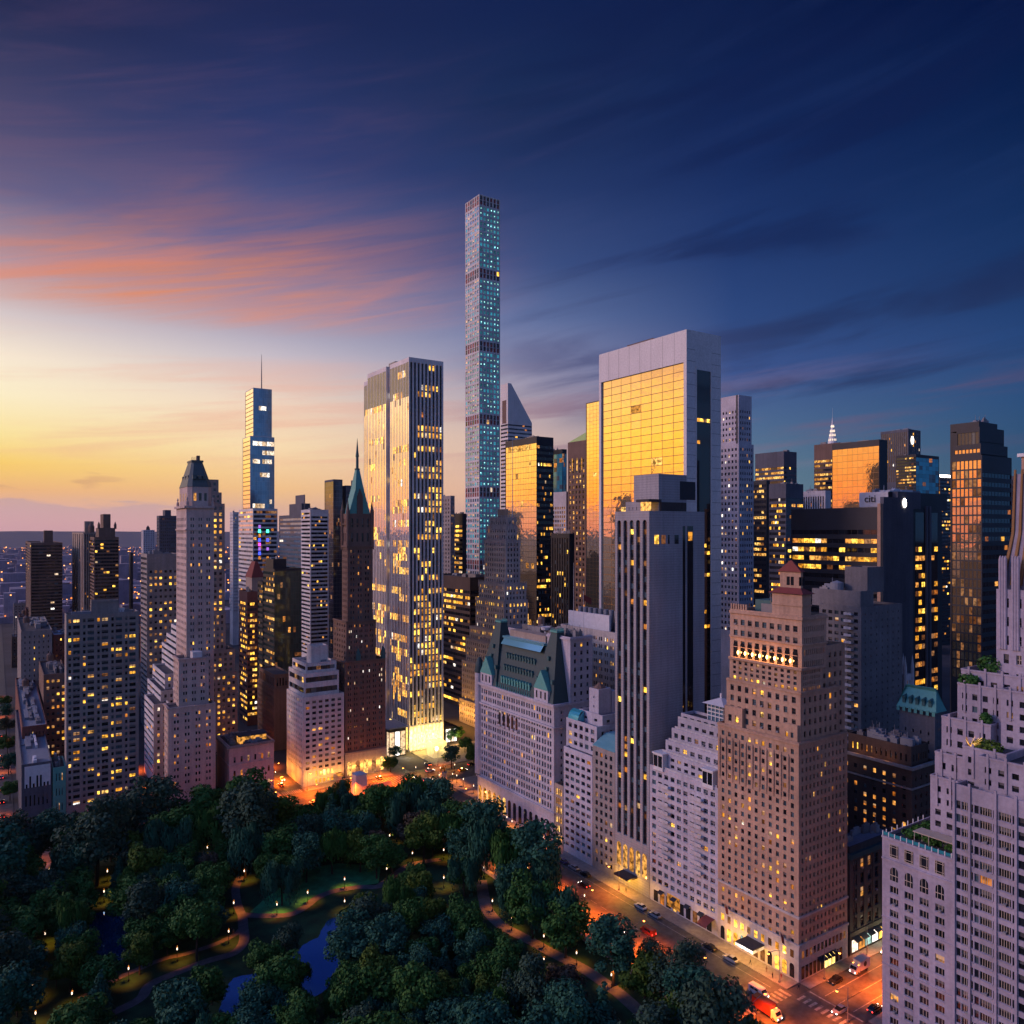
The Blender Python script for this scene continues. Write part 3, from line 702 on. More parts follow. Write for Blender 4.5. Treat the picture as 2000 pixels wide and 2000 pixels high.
b = Bld('apartment_house', 'white apartment house with a curved glass penthouse and stepped tower beside the lilac hotel', 'glazed_white', 1157, dX(1157, XS), yvis=1690, roof='roof_pale')
N = S(pu=3.1, pv=2.75, wf=0.66, hf=0.5, mt=1.4, mb=2, p=0.03, pp=0.2, split=2, fr='frame_grey', ml=0.5, mr=0.5)
t = b.tier(xl=1101, y=1478, wx=18, N=N, W=S(pu=4, pv=2.75, wf=0.3, hf=0.5, p=0.03)); b.clutter(t, 3)
c = (b.X + 2.5, b.Y + 0.5); t2 = b.tier(corner=c, xl=1106, xr=0, wx=14, y=1420, z0=t['z1'] - 0.5, N=S(pu=3.1, pv=2.9, wf=0.6, hf=0.55, mt=0.8, mb=0.6, split=2, pp=0.3, fr='frame_grey'), W=S(pu=4, pv=3, wf=0.3))
q = MB(); K = 8
for k in range(K):
    a0, a1 = math.pi / 2 * k / K, math.pi / 2 * (k + 1) / K
    q.quad((t2['X'] + 3 - 3 * math.cos(a0), t2['Y1'] - 1, t2['z1'] - 0.6 + 4 * math.sin(a0)), (t2['X'] + 3 - 3 * math.cos(a0), t2['Y1'] - 7, t2['z1'] - 0.6 + 4 * math.sin(a0)), (t2['X'] + 3 - 3 * math.cos(a1), t2['Y1'] - 7, t2['z1'] - 0.6 + 4 * math.sin(a1)), (t2['X'] + 3 - 3 * math.cos(a1), t2['Y1'] - 1, t2['z1'] - 0.6 + 4 * math.sin(a1)))
q.quad((t2['X'], t2['Y1'] - 7, t2['z1'] - 0.6), (t2['X'] + 3, t2['Y1'] - 7, t2['z1'] - 0.6), (t2['X'] + 3, t2['Y1'] - 7, t2['z1'] + 3.4), (t2['X'], t2['Y1'] - 7, t2['z1'] + 0.8))
q.obj('glass_vault', 'glass_teal_deep', b.root)
t3 = b.tier(corner=(b.X + 6, b.Y + 1.5), xl=1131, wx=10, y=1398, z0=t2['z1'] - 0.9, N=S(cols=2, pv=3, wf=0.3, p=0), W=S(cols=2, pv=3, wf=0.4))
t4 = b.tier(corner=(b.X + 8, b.Y + 6), wy=5.5, wx=6, y=1347, z0=t3['z1'] - 0.9, N=S(cols=1, nrow=2, wf=0.16, hf=0.25), W=S('blank'))
b.tier(corner=(b.X + 14.5, b.Y + 6), wy=4, wx=2.4, y=1350, z0=t2['z1'] - 0.9, N=None, W=None)
q = MB(); q.lathe((t4['X'] + 3, t4['Y'] + 3, t4['z1'] - 0.2), [(2.6, 0), (0.1, 2.2)], 8); q.obj('tower_roof', 'brown_brick', b.root)
b.clutter(t3, 2, hmax=2); b.done()

b = Bld('apartment_house', 'plain grey-brown apartment house with a green glass roof storey left of the dark striped slab', 'pale_grey', 1201, dX(1201, XS), yvis=1700)
b.wall = 'limestone_dark'
t = b.tier(xl=1158, y=1470, wx=20, N=S(cols=4, pv=2.85, wf=0.52, hf=0.56, mt=1.2, mb=2, p=0.05, pp=0.12, fr='frame_grey', split=2), W=None, roof=True)
q = MB(); q.quad((t['X'] - 0.3, t['Y1'], t['z1']), (t['X'] - 0.3, t['Y'], t['z1']), (t['X'] + 6, t['Y'], t['z1'] + 3.6), (t['X'] + 6, t['Y1'], t['z1'] + 3.6)); q.quad((t['X'] + 6, t['Y1'], t['z1'] + 3.6), (t['X'] + 6, t['Y'], t['z1'] + 3.6), (t['X'] + 18, t['Y'], t['z1'] + 3.6), (t['X'] + 18, t['Y1'], t['z1'] + 3.6)); q.obj('glass_roof', 'glass_teal', b.root); b.done()

# the tall slab with arched dark strips
b = Bld('tower', 'tall grey hotel slab with five arched dark window strips and a blank side wall', 'grey_slab', 1268, dX(1268, XS), yvis=1720)
t = b.tier(xl=1201.5, xr=1376, y=997.5, N=S('piers', cols=5, pv=2.62, pat=[(0.5, 0.62)], hf=0.62, dep=0.7, mt=3.0, mb=17, arch=1, p=0.06, pd=0.05, pp=0.30, glass='glass_dark', ml=0.5, mr=0.6), W=S('blank'))
X, Y, X1, Y1 = t['X'], t['Y'], t['X1'], t['Y1']
for x0, x1 in ((X + 15.6, X + 16.8), (X + 17.8, X + 20.6)): b.box('window_strip', x0, x1, Y - 0.05, Y + 0.3, 8, t['z1'] - 5, 'glass_black')
for k, m in enumerate(('lit_yellow', 'lit_dim', 'glass_black', 'glass_black')): b.box('window', X + 2.4 + k * 3.1, X + 4.3 + k * 3.1 - (1.2 if k == 2 else 0), Y - 0.06, Y + 0.2, t['z1'] - 11.0, t['z1'] - 8.0, m)
b.box('window', X + 18.2, X + 20.2, Y - 0.08, Y + 0.2, t['z1'] - 10, t['z1'] - 7, 'lit_yellow')
for k in range(5):                                       # lit arcade at street level
    cu = (Y1 - Y - 1.1) / 5; y = Y1 - 0.5 - (k + 0.5) * cu; q = MB(); hw = cu * 0.33
    q.poly([(X - 0.05, y + hw, 6.0), (X - 0.05, y - hw, 6.0), (X - 0.05, y - hw, 13.0)] + [(X - 0.05, y - hw * math.cos(a), 13.0 + hw * math.sin(a)) for a in (0.4, 0.8, 1.2, 1.57, 1.95, 2.35, 2.75)] + [(X - 0.05, y + hw, 13.0)]); q.obj('arched_window', 'lit_gold_strip', b.root)
b.box('canopy', X - 4.5, X, Y + 5.5, Y + 12.5, 4.6, 5.1, 'dark_stone')
t2 = b.tier(corner=(X + 3, Y + 5.5), xl=1222, wx=12, y=979, z0=t['z1'] - 0.9, N=S(cols=4, nrow=1, wf=0.14, hf=0.4, mb=0.5, mt=1), W=S('blank'))
t3 = b.tier(corner=(X + 5.5, Y + 1.2), xl=1238, xr=1341, y=925, z0=t['z1'] - 0.9, N=S('blank'), W=S('blank'))
b.box('louvre', t3['X'] + 10, t3['X'] + 17.5, t3['Y'] - 0.05, t3['Y'] + 0.3, t3['z1'] - 8.5, t3['z1'] - 2.2, 'blue_black')
b.box('window', X + 0.9, X + 3.0, Y + 2.2, Y + 5.0, t['z1'] - 0.8, t['z1'] + 3.0, 'lit_gold_strip')
b.box('roof_slab', X + 0.2, X + 6, Y + 0.4, Y + 6.5, t['z1'] + 3.01, t['z1'] + 3.9, 'dark_stone')
b.box('roof_unit', X + 6, X + 18, Y + 0.6, Y + 1.0, t['z1'] - 0.8, t['z1'] + 3, 'dark_stone'); b.done()

# white stepped apartment tower with the glazed pavilion
dU = dX(1402, XS)
b = Bld('tower', 'white stepped apartment tower with balconies and a glazed rooftop pavilion beside the tan tower', 'glazed_white', 1402, dU, yvis=1840, roof='roof_felt')
Xb, Yb = b.X, b.Y; Yl = Yb + b.size(Xb, Yb, 1269, 0)[0]; wU = Yl - Yb
zz = lambda y, X, Yy: Zy(y, SA * X + CA * Yy)
# side strip, main block with two balcony columns
t = b.tier(wy=wU, wx=20, z1=zz(1540, Xb, Yb), N=S(cols=10, pv=2.78, pat=[(0.5, 0.62)], hf=0.52, mt=1.0, mb=6, p=0.03, pd=0.05, pp=0.38, split=2, fr='frame_grey', ml=0.6, mr=0.6), W=S('blank'))
for cidx in (1.6, 6.6):
    for r in range(4, 22):
        z = 6 + r * 2.78 - 0.55
        if z > t['z1'] - 4: continue
        y1 = Yl - 0.6 - cidx * (wU - 1.2) / 10; q = MB(); q.box(Xb - 1.5, Xb - 0.02, y1 - 4.6, y1, z, z + 0.22)
        q.box(Xb - 1.5, Xb - 1.42, y1 - 4.6, y1, z + 0.23, z + 1.15); q.obj('balcony', 'pale_grey', b.root)
steps = [(1.6, 1292, 1398, 1505), (3.4, 1300, 1392, 1478), (5.2, 1312, 1386, 1450), (7.0, 1324, 1381, 1428), (8.6, 1330, 1376, 1415)]
z0 = t['z1']
for k, (ins, xl, xr_, y) in enumerate(steps):
    c = (Xb + ins, Yb + 0.6 + 1.0 * k)
    z1 = zz(y, *c); s_ = b.tier(corner=c, xl=xl, wx=19 - ins - k, z0=z0 - 0.9, z1=z1, N=S(pu=3.0, nrow=max(1, round((z1 - z0) / 2.9)), wf=0.56, hf=0.5, mt=0.7, mb=0.9, p=0.16, pd=0.05, pp=0.25, split=2, fr='frame_grey', ml=0.5, mr=0.5), W=S('blank'))
    q = MB(); q.box(c[0] - 1.4, c[0] - 1.3, s_['Y'], s_['Y1'], z0 - 0.2, z0 + 0.7); q.obj('terrace_rail', 'pale_grey', b.root)
    z0 = z1
for x, y_ in ((Xb - 0.5, Yl - 6.4), (Xb - 0.5, Yb + 1.5)):  # glazed corner boxes
    zt = t['z1']; q = MB(); q.box(x, x + 4, y_, y_ + 4.2, zt - 0.8, zt + 4.4); q.box(x - 0.4, x + 4.4, y_ - 0.3, y_ + 4.5, zt + 4.41, zt + 4.9); q.obj('bay', 'white_metal', b.root)
    for k in range(2):
        q = MB(); q.quad((x - 0.05, y_ + 4.0 - 2.0 * k, zt + 0.4), (x - 0.05, y_ + 2.3 - 2.0 * k, zt + 0.4), (x - 0.05, y_ + 2.3 - 2.0 * k, zt + 4.0), (x - 0.05, y_ + 4.0 - 2.0 * k, zt + 4.0)); q.obj('window', 'glass_dark', b.root)
zp = z0; cx, cy = Xb + 10, Yb + 6.5
zt = zz(1380, cx, cy); q = MB(); q.box(cx + 0.3, cx + 5.7, cy + 0.3, cy + 6.4, zp - 0.9, zt - 0.3); q.obj('pavilion_glass', 'glass_blue', b.root)
q = MB()
for k in range(5):
    for zq in (0,): q.box(cx, cx + 0.25, cy + k * 1.6, cy + k * 1.6 + 0.25, zp - 0.9, zt); q.box(cx + k * 1.4, cx + k * 1.4 + 0.25, cy - 0.05, cy + 0.2, zp - 0.9, zt)
for k in range(1, 4): zq = zp + (zt - zp) * k / 4; q.box(cx - 0.03, cx + 0.2, cy, cy + 6.7, zq - 0.15, zq + 0.15); q.box(cx, cx + 6, cy - 0.08, cy + 0.15, zq - 0.14, zq + 0.14)
q.obj('pavilion_frame', 'white_metal', b.root)
q = MB(); q.frustum((cx - 1.2, cx + 7.2, cy - 1.2, cy + 7.9), (cx + 2.5, cx + 3.5, cy + 3, cy + 4), zt, zt + 1.7); q.box(cx + 2.7, cx + 3.3, cy + 3.2, cy + 3.8, zt + 1.71, zt + 3.2); q.obj('pavilion_roof', 'roof_white', b.root)
for k in range(9):
    y_ = Yb + 2.4 + k * (wU - 3.4) / 9; q = MB(); q.box(Xb - 0.05, Xb + 0.1, y_, y_ + 1.9, 0.5, 4.0); q.obj('shop_window', ('glass_black', 'glass_black', 'lit_dim', 'glass_black', 'glass_dark', 'lit_gold_strip', 'glass_black', 'lit_orange', 'glass_black')[k], b.root)
    if k % 2: q = MB(); q.quad((Xb - 0.08, y_ + 2.0, 4.9), (Xb - 0.08, y_ - 0.1, 4.9), (Xb - 1.5, y_ - 0.1, 4.2), (Xb - 1.5, y_ + 2.0, 4.2)); q.obj('awning', 'blue_black', b.root)
for y_, w_ in ((Yl - 8, 5.5),):
    q = MB(); q.box(Xb - 0.06, Xb + 0.1, y_ - w_, y_, 1.2, 5.2); q.obj('shop_window', 'lit_gold_strip', b.root)
q = MB()
for k in range(6):
    a0, a1 = math.pi / 2 * k / 6, math.pi / 2 * (k + 1) / 6
    q.quad((Xb - 4.0 * math.sin(a0), Yb + 4.6, 3.2 + 1.6 * math.cos(a0)), (Xb - 4.0 * math.sin(a0), Yb + 1.0, 3.2 + 1.6 * math.cos(a0)), (Xb - 4.0 * math.sin(a1), Yb + 1.0, 3.2 + 1.6 * math.cos(a1)), (Xb - 4.0 * math.sin(a1), Yb + 4.6, 3.2 + 1.6 * math.cos(a1)))
q.obj('awning', 'red_tile', b.root); b.done()


def tan_tower():
    dd = dX(1560, XS)
    b = Bld('tower', 'tan brick stepped hotel tower with lit loggia and red-roofed campanile at the crossing', 'tan_brick', 1560, dd, yvis=1920)
    X, Y = b.X, b.Y; wy, wx = b.size(X, Y, 1402, 1655); Y1 = Y + wy
    zz = lambda y, c: Zy(y, SA * c[0] + CA * c[1])
    z1 = Zy(1451, dd)
    NW = dict(pv=2.42, hf=0.56, dep=0.32, fr='frame_dark', split=1)
    t0 = b.tier(wy=wy, wx=wx, z1=z1, N=S(cols=11, wf=0.42, mt=1.6, mb=9.0, p=0.10, pd=0.09, pp=0.50, **NW), W=S(cols=12, wf=0.4, mt=1.6, mb=9.0, p=0.05, pd=0.04, pp=0.05, **NW))
    b.band(t0, 9.4, 0.7, 0.5, 'limestone'); b.band(t0, 17.0, 0.6, 0.4, 'limestone'); b.band(t0, z1 - 0.8, 0.6, 0.35)
    q = MB(); q.box(X - 0.16, X - 0.01, Y - 0.12, Y1, 0, 9.39); q.box(X - 0.005, X + wx, Y - 0.13, Y - 0.004, 0.01, 9.38); q.obj('stone_base', 'limestone', b.root)
    for k in range(11):                                  # base openings
        cu = (wy - 1.6) / 11; y = Y1 - 0.8 - (k + 0.5) * cu
        m = 'lit_yellow' if k in (1, 2, 8, 9) else ('lit_dim' if k in (4, 5, 6) else 'glass_black'); q = MB(); hw = 0.75
        q.poly([(X - 0.2, y + hw, 0.6), (X - 0.2, y - hw, 0.6), (X - 0.2, y - hw, 3.6)] + [(X - 0.2, y - hw * math.cos(a), 3.6 + hw * math.sin(a)) for a in (0.5, 1.0, 1.57, 2.1, 2.6)] + [(X - 0.2, y + hw, 3.6)]); q.obj('archway', m, b.root)
        q = MB(); q.box(X - 0.2, X - 0.05, y - 0.55, y + 0.55, 6.0, 8.0); q.obj('window', 'lit_yellow' if k % 3 != 1 else 'lit_dim', b.root)
    for k in range(12):
        cu = (wx - 1.6) / 12; x = X + 0.8 + (k + 0.5) * cu
        q = MB(); q.box(x - 0.5, x + 0.5, Y - 0.17, Y - 0.05, 6.0, 8.0); q.obj('window', 'lit_dim' if k in (0, 2, 11) else 'glass_dark', b.root)
        if k < 11:
            q = MB(); q.box(x - 0.65, x + 0.65, Y - 0.17, Y - 0.05, 0.5, 3.9); q.obj('shop_window', 'lit_lobby' if k in (6, 7, 8) else 'glass_black', b.root)
            if k in (4, 5, 6, 7, 8):
                q = MB(); q.quad((x - 0.8, Y - 0.2, 4.4), (x - 0.8, Y - 1.6, 3.6), (x + 0.8, Y - 1.6, 3.6), (x + 0.8, Y - 0.2, 4.4)); q.obj('awning', 'black_metal', b.root)
    # marquee
    m = Y1 - wy * 0.50
    q = MB(); q.box(X - 5.2, X - 0.2, m - 3.0, m + 3.0, 4.4, 5.3); q.obj('marquee', 'dark_stone', b.root)
    q = MB(); q.box(X - 5.28, X - 5.21, m - 3.0, m + 3.0, 4.2, 5.0); q.box(X - 5.2, X - 0.2, m - 3.08, m - 3.01, 4.2, 5.0); q.obj('marquee_light', 'lit_shop', b.root)
    q = MB(); q.box(X - 0.3, X - 0.21, m + 4.4, m + 5.2, 2.4, 4.6); q.obj('sign_panel', 'lit_ice', b.root)
    for k in (0.17, 0.86):
        y = Y1 - wy * k; q = MB(); q.tube((X - 0.2, y, 9.6), (X - 3.0, y, 13.2), 0.07, 0.05, 6); q.obj('flagpole', 'white_metal', b.root)
        q = MB(); q.quad((X - 1.2, y, 11.2), (X - 2.6, y, 12.8), (X - 2.3, y - 0.3, 9.8), (X - 1.1, y - 0.25, 8.9)); q.obj('flag', 'red_tile', b.root)
    # carved scallops where the shaft begins to step
    for k in range(11):
        cu = (wy - 1.6) / 11; y = Y1 - 0.8 - k * cu; q = MB(); q.lathe((X - 0.05, y, z1 - 13.5), [(0.12, -3), (0.34, 0), (0.40, 9.0), (0.1, 9.8)], 6); q.obj('pilaster', 'tan_brick', b.root)
    # setbacks
    cA = (X + 1.6, Y + 0.6); zA = zz(1352, cA)
    NS = S(pu=2.7, pv=2.75, wf=0.48, hf=0.56, mt=1.0, mb=1.0, p=0.04, pd=0.03, pp=0.35, fr='frame_dark')
    WS = S(pu=2.4, pv=2.75, wf=0.42, hf=0.52, mt=1.0, mb=1.0, p=0.03, pd=0.02, pp=0.10)
    tA = b.tier(corner=cA, xl=1419, xr=1640, z0=z1 - 0.9, z1=zA, N=NS, W=WS); b.band(tA, zA - 0.6, 0.5, 0.3)
    for dy0, dy1, yy in ((0.0, 5.0, 1418), (tA['Y1'] - Y - 7.5, tA['Y1'] - Y - 1.0, 1385)):
        c = (X + 0.5, Y + 0.8 + dy0); b.tier(corner=c, wy=dy1 - dy0, wx=1.2, z0=z1 - 0.9, z1=zz(yy, c), N=S(cols=2, pv=2.75, wf=0.5, pp=0.5), W=None)
    cB = (X + 2.6, Y + 1.2); zB = zz(1306, cB)
    tB = b.tier(corner=cB, xl=1425, xr=1606, z0=zA - 0.9, z1=zB, N=S(cols=11, nrow=4, wf=0.5, hf=0.6, mt=0.6, mb=0.5, rows=(0,), fill=0.85, p=0.1, pd=0.05, pp=0.2, trows=()), W=S(cols=10, nrow=4, wf=0.45, hf=0.6, mt=0.6, mb=0.5, rows=(0,), p=0.02)); b.band(tB, zB - 0.5, 0.7, 0.7)
    b.clutter(tA, 2, hmax=2)
    cC = (X + 3.6, Y + 1.6); zC = zz(1203, cC)
    tC = b.tier(corner=cC, xl=1426, xr=1614, z0=zB - 0.9, z1=zC, N=S(cols=9, nrow=4, wf=0.56, hf=0.52, mt=2.2, mb=0.2, p=0.0, pd=0.01, pp=0.35, bot_dark=1), W=S(cols=11, nrow=4, wf=0.5, hf=0.5, mt=2.2, mb=0.2, p=0.01, pp=0.25, bot_dark=1))
    b.band(tC, zC - 1.2, 0.8, 0.5); b.band(tC, zB + 6.0, 0.5, 0.5)
    wC = tC['Y1'] - tC['Y']
    for k in range(9):                                   # the loggia: arches with a lamp at every pier
        cu = (wC - 1.6) / 9; y = tC['Y1'] - 0.8 - (k + 0.5) * cu; q = MB(); hw = cu * 0.32
        q.poly([(cC[0] - 0.06, y + hw, zB), (cC[0] - 0.06, y - hw, zB), (cC[0] - 0.06, y - hw, zB + 3.6)] + [(cC[0] - 0.06, y - hw * math.cos(a), zB + 3.6 + hw * math.sin(a)) for a in (0.4, 0.8, 1.2, 1.57, 1.95, 2.35, 2.75)] + [(cC[0] - 0.06, y + hw, zB + 3.6)]); q.obj('loggia_arch', 'glass_black', b.root)
        if k >= 1:
            y2 = y + cu * 0.5; q = MB(); q.lathe((cC[0] - 0.5, y2, zB + 1.0), [(0.1, 0), (0.26, 0.3), (0.26, 0.8), (0.05, 1.1)], 8); q.obj('wall_lamp', 'lamp_amber', b.root)
            add_light(b.root, (cC[0] - 1.0, y2, zB + 1.4), 260, (1.0, 0.42, 0.10), 0.2)
    for k in range(7):                                   # battlements of the left turret
        q = MB(); y = tC['Y1'] - 0.3 - k * 0.9; q.box(cC[0] - 0.1, cC[0] + 0.5, y - 0.45, y, zC, zC + 1.6); q.obj('battlement', 'tan_brick', b.root)
    q = MB(); q.box(cC[0] + 4, cC[0] + 14, tC['Y'] + 9, tC['Y1'] - 6, zC - 0.8, zC + 3.0); q.obj('roof_house', 'copper_dark', b.root)
    b.clutter(tC, 4)
    cD = (X + 4.0, Y + 1.8); zD = zz(1161, cD)
    tD = b.tier(corner=cD, xl=1508, xr=1584, z0=zC - 0.9, z1=zD, N=S('blank'), W=S('blank')); b.band(tD, zD - 3.4, 0.5, 0.25)
    q = MB(); q.frustum((tD['X'] - 0.8, tD['X1'] + 0.8, tD['Y'] - 0.8, tD['Y1'] + 0.8), (tD['X'] + 1.4, tD['X1'] - 1.4, tD['Y'] + 1.4, tD['Y1'] - 1.4), zD, zD + 1.5); q.obj('skirt_roof', 'red_tile', b.root)
    for f in (0, 1):
        q = MB(); r = 1.15
        if f == 0: yc = (tD['Y'] + tD['Y1']) / 2; q.poly([(tD['X'] - 0.05, yc - r * math.cos(a), zD - 7.2 + r * math.sin(a)) for a in [2 * math.pi * k / 16 for k in range(16)]])
        else: xc = (tD['X'] + tD['X1']) / 2; q.poly([(xc + r * math.cos(a), tD['Y'] - 0.05, zD - 7.2 + r * math.sin(a)) for a in [2 * math.pi * k / 16 for k in range(16)]])
        q.obj('round_window', 'glass_dark', b.root)
    e = 1.5; zE = zD + 6.0
    q = MB(); q.box(tD['X'] + e, tD['X1'] - e, tD['Y'] + e, tD['Y1'] - e, zD + 1.2, zE); q.obj('lantern', 'tan_brick', b.root)
    yc = (tD['Y'] + tD['Y1']) / 2; xc = (tD['X'] + tD['X1']) / 2
    for k in (-1, 1):
        q = MB(); q.box(tD['X'] + e - 0.05, tD['X'] + e + 0.1, yc + k * 0.65 - 0.5, yc + k * 0.65 + 0.5, zD + 2.2, zD + 4.6); q.obj('belfry_arch', 'glass_black', b.root)
        q = MB(); q.box(xc + k * 0.65 - 0.5, xc + k * 0.65 + 0.5, tD['Y'] + e - 0.05, tD['Y'] + e + 0.1, zD + 2.2, zD + 4.6); q.obj('belfry_arch', 'glass_black', b.root)
    q = MB(); q.frustum((tD['X'] + e - 0.5, tD['X1'] - e + 0.5, tD['Y'] + e - 0.5, tD['Y1'] - e + 0.5), (xc - 0.1, xc + 0.1, yc - 0.1, yc + 0.1), zE, zE + 3.2); q.obj('hip_roof', 'red_tile', b.root)
    # awnings of the side wings behind
    cE = (tC['X1'] + 0.02, tC['Y'] + 2.0); b.tier(corner=cE, wy=10, xr=1650, z0=z1 - 0.9, z1=zz(1262, cE), N=None, W=S(pu=2.4, pv=2.75, wf=0.42, hf=0.52, p=0.03, pp=0.2))
    b.done()


def add_light(root, loc, power, color, r=0.3):
    l = bpy.data.lights.new('lamp_light', 'POINT'); l.energy = power; l.color = color; l.shadow_soft_size = r
    o = bpy.data.objects.new('lamp_light', l); COL.objects.link(o)
    if root: o.parent = root; o.location = Vector(loc) - root.location
    else: o.location = loc
    return o


glow('lamp_amber', (1.0, 0.55, 0.16), 14); glow('lamp_white', (1.0, 0.86, 0.72), 10); glow('crown_glow', (1.0, 0.78, 0.6), 1.3); glow('lamp_globe', (1.0, 0.74, 0.52), 3); glow('lamp_orange', (1.0, 0.30, 0.04), 12); glow('lamp_red', (1.0, 0.03, 0.02), 6); glow('lamp_cool', (0.75, 0.85, 1.0), 9)
glow('lamp_green', (0.05, 1.0, 0.4), 5)
tan_tower()


def right_tower():
    """white stone apartment tower in the right foreground: a roof-garden wing and stepped shafts rising out of frame"""
    d0 = dX(1723, XS); x0, y0 = P(1723, d0)
    b = Bld('tower', 'pale lilac stone tower in stepped tiers with roof gardens at the right edge', 'lilac_dim', 2050, dX(2050, XS), yvis=2010)
    X = XS; Yc = b.Y; YL = y0
    zz = lambda y, c: Zy(y, SA * c[0] + CA * c[1])

    def yat(x, Xp): return P(x, dX(x, Xp))[1]
    K = dict(fr='frame_cream', dep=0.35, p=0.0, pd=0.02, pp=0.05)
    # wing with the roof garden
    yw = yat(1862, X); zw = zz(1630, (X, YL))
    t = b.tier(corner=(X, yw), wy=YL - yw, wx=26, z1=zw, N=S(cols=4, pv=2.98, wf=0.58, hf=0.60, mt=11.0, mb=2.0, split=3, ml=1.2, mr=1.2, **K), W=None)
    b.band(t, zw - 0.5, 0.5, 0.3); b.band(t, zw - 5.6, 0.35, 0.35); cv = (zw - 13.0) / round((zw - 13.0) / 2.98)
    for k in (3, 7): b.band(t, zw - 11.0 - k * cv - 0.12, 0.24, 0.2)
    for k in range(4):
        cu = (YL - yw - 2.4) / 4; y = YL - 1.2 - (k + 0.5) * cu
        q = MB(); q.box(X - 0.06, X + 0.1, y - 1.05, y + 1.05, zw - 4.6, zw - 1.6); o = q.obj('picture_window', 'glass_dark', b.root)
        q = MB()
        for u in (-1.05, -0.72, 0.62, 0.95): q.box(X - 0.14, X - 0.07, y + u, y + u + 0.1, zw - 4.6, zw - 1.6)
        for v in (-4.6, -4.1, -2.2, -1.7): q.box(X - 0.145, X - 0.075, y - 1.05, y + 1.05, zw + v, zw + v + 0.1)
        q.obj('window_frame', 'frame_cream', b.root)
        q = MB(); hw = 0.95; zb = zw - 8.6
        q.poly([(X - 0.05, y + hw, zb - 1.6), (X - 0.05, y - hw, zb - 1.6), (X - 0.05, y - hw, zb + 0.6)] + [(X - 0.05, y - hw * math.cos(a), zb + 0.6 + hw * 1.1 * math.sin(a)) for a in (0.4, 0.8, 1.2, 1.57, 1.95, 2.35, 2.75)] + [(X - 0.05, y + hw, zb + 0.6)]); q.obj('arched_window', 'glass_dark', b.root)
        q = MB(); q.box(X - 0.12, X - 0.055, y - 0.5, y - 0.4, zb - 1.6, zb + 1.5); q.box(X - 0.12, X - 0.055, y + 0.4, y + 0.5, zb - 1.6, zb + 1.5); q.box(X - 0.13, X - 0.058, y - hw, y + hw, zb - 0.4, zb - 0.25); q.obj('window_frame', 'frame_cream', b.root)
    for k in range(12):
        q = MB(); y = yw + 0.4 + k * (YL - yw - 0.6) / 11; q.box(X - 0.1, X + 0.12, y - 0.1, y + 0.1, zw, zw + 1.1); q.obj('railing_post', 'white_metal', b.root)
    for k in range(8):
        q = MB(); x = X + 1.5 + k * 2.4; q.box(x - 0.1, x + 0.1, YL - 0.3, YL - 0.1, zw, zw + 1.1); q.obj('railing_post', 'white_metal', b.root)
    q = MB(); q.box(X - 0.02, X + 0.02, yw, YL, zw + 0.2, zw + 0.95); q.obj('railing_glass', 'glass_teal_deep', b.root)
    q = MB()
    for y in (yw + 1.0, (yw + YL) / 2 - 1.5, YL - 6.5):
        for x in (X + 2.6, X + 6): q.tube((x, y, zw - 0.9), (x, y, zw + 2.2), 0.09, n=5)
    q.box(X + 2.4, X + 6.3, yw + 0.6, YL - 6.2, zw + 2.2, zw + 2.4); q.obj('pergola', 'frame_cream', b.root)
    # main shaft
    K2 = dict(K); Xm = X - 0.8
    ym = yat(1864, Xm); yr = yat(2060, Xm); za = zz(1448, (Xm, ym))
    t1 = b.tier(corner=(Xm, yr), wy=ym - yr, wx=20, z1=zz(1530, (Xm, ym)), N=S(cols=5, pv=2.98, pat=[(0.15, 0.24), (0.64, 0.64)], hf=0.60, mt=3.0, mb=2.0, split=5, ml=0.3, mr=0.3, **K), W=None)
    q = MB()
    for x in (1864, 1894, 1945, 1985):
        y = yat(x, Xm); q.box(Xm - 0.35, Xm - 0.01, y - 0.25, y + 0.25, 0, t1['z1'] + 0.8)
    q.obj('pier', 'lilac_dim', b.root)
    # stepped tiers climbing to the right
    def step(xl, xr, y, ins, wx=20, cols=None, z0=0, garden=True, hf=0.5):
        Xp = X + ins; yl = yat(xl, Xp); yr_ = yat(xr, Xp); z1 = zz(y, (Xp, yl)); w = yl - yr_
        tt = b.tier(corner=(Xp, yr_), wy=w, wx=wx, z0=z0, z1=z1, N=S(cols=cols or max(2, round(w / 2.9)), pv=2.98, wf=0.5, hf=hf, mt=1.6, mb=1.0, split=3, ml=0.5, mr=0.5, **K), W=None)
        b.band(tt, z1 - 0.45, 0.45, 0.15)
        q = MB()
        for k in range(max(2, round(w / 4))):
            y = tt['Y'] + (k + 0.5) * w / max(2, round(w / 4)); q.box(Xp - 0.25, Xp - 0.01, y - 0.25, y + 0.25, z1 - 7, z1 + 0.7)
        q.obj('pilaster', 'lilac_dim', b.root)
        return tt
    z_ = 0
    tA = step(1817, 1870, 1512, 7.0, z0=zw - 0.9)
    tB = step(1826, 1880, 1466, 9.0, z0=zw - 0.9)
    tC = step(1839, 1935, 1397, 11.0, z0=zw - 0.9)
    tF = step(1880, 1965, 1455, 4.0, z0=t1['z1'] - 6)
    tG = step(1912, 2060, 1475, 1.5, z0=t1['z1'] - 0.9)
    tD = step(1870, 1960, 1332, 14.0, z0=tC['z1'] - 6)
    tE = step(1877, 2010, 1305, 16.0, z0=tC['z1'] - 6)
    tH = step(1955, 2070, 1345, 12.5, z0=tG['z1'] - 6)
    # the shaft with fluted shoulders and its sloped crown
    Xs = X + 17.0; yl = yat(1946, Xs); yr_ = yat(2090, Xs); zs = zz(1150, (Xs, yl)); w = yl - yr_
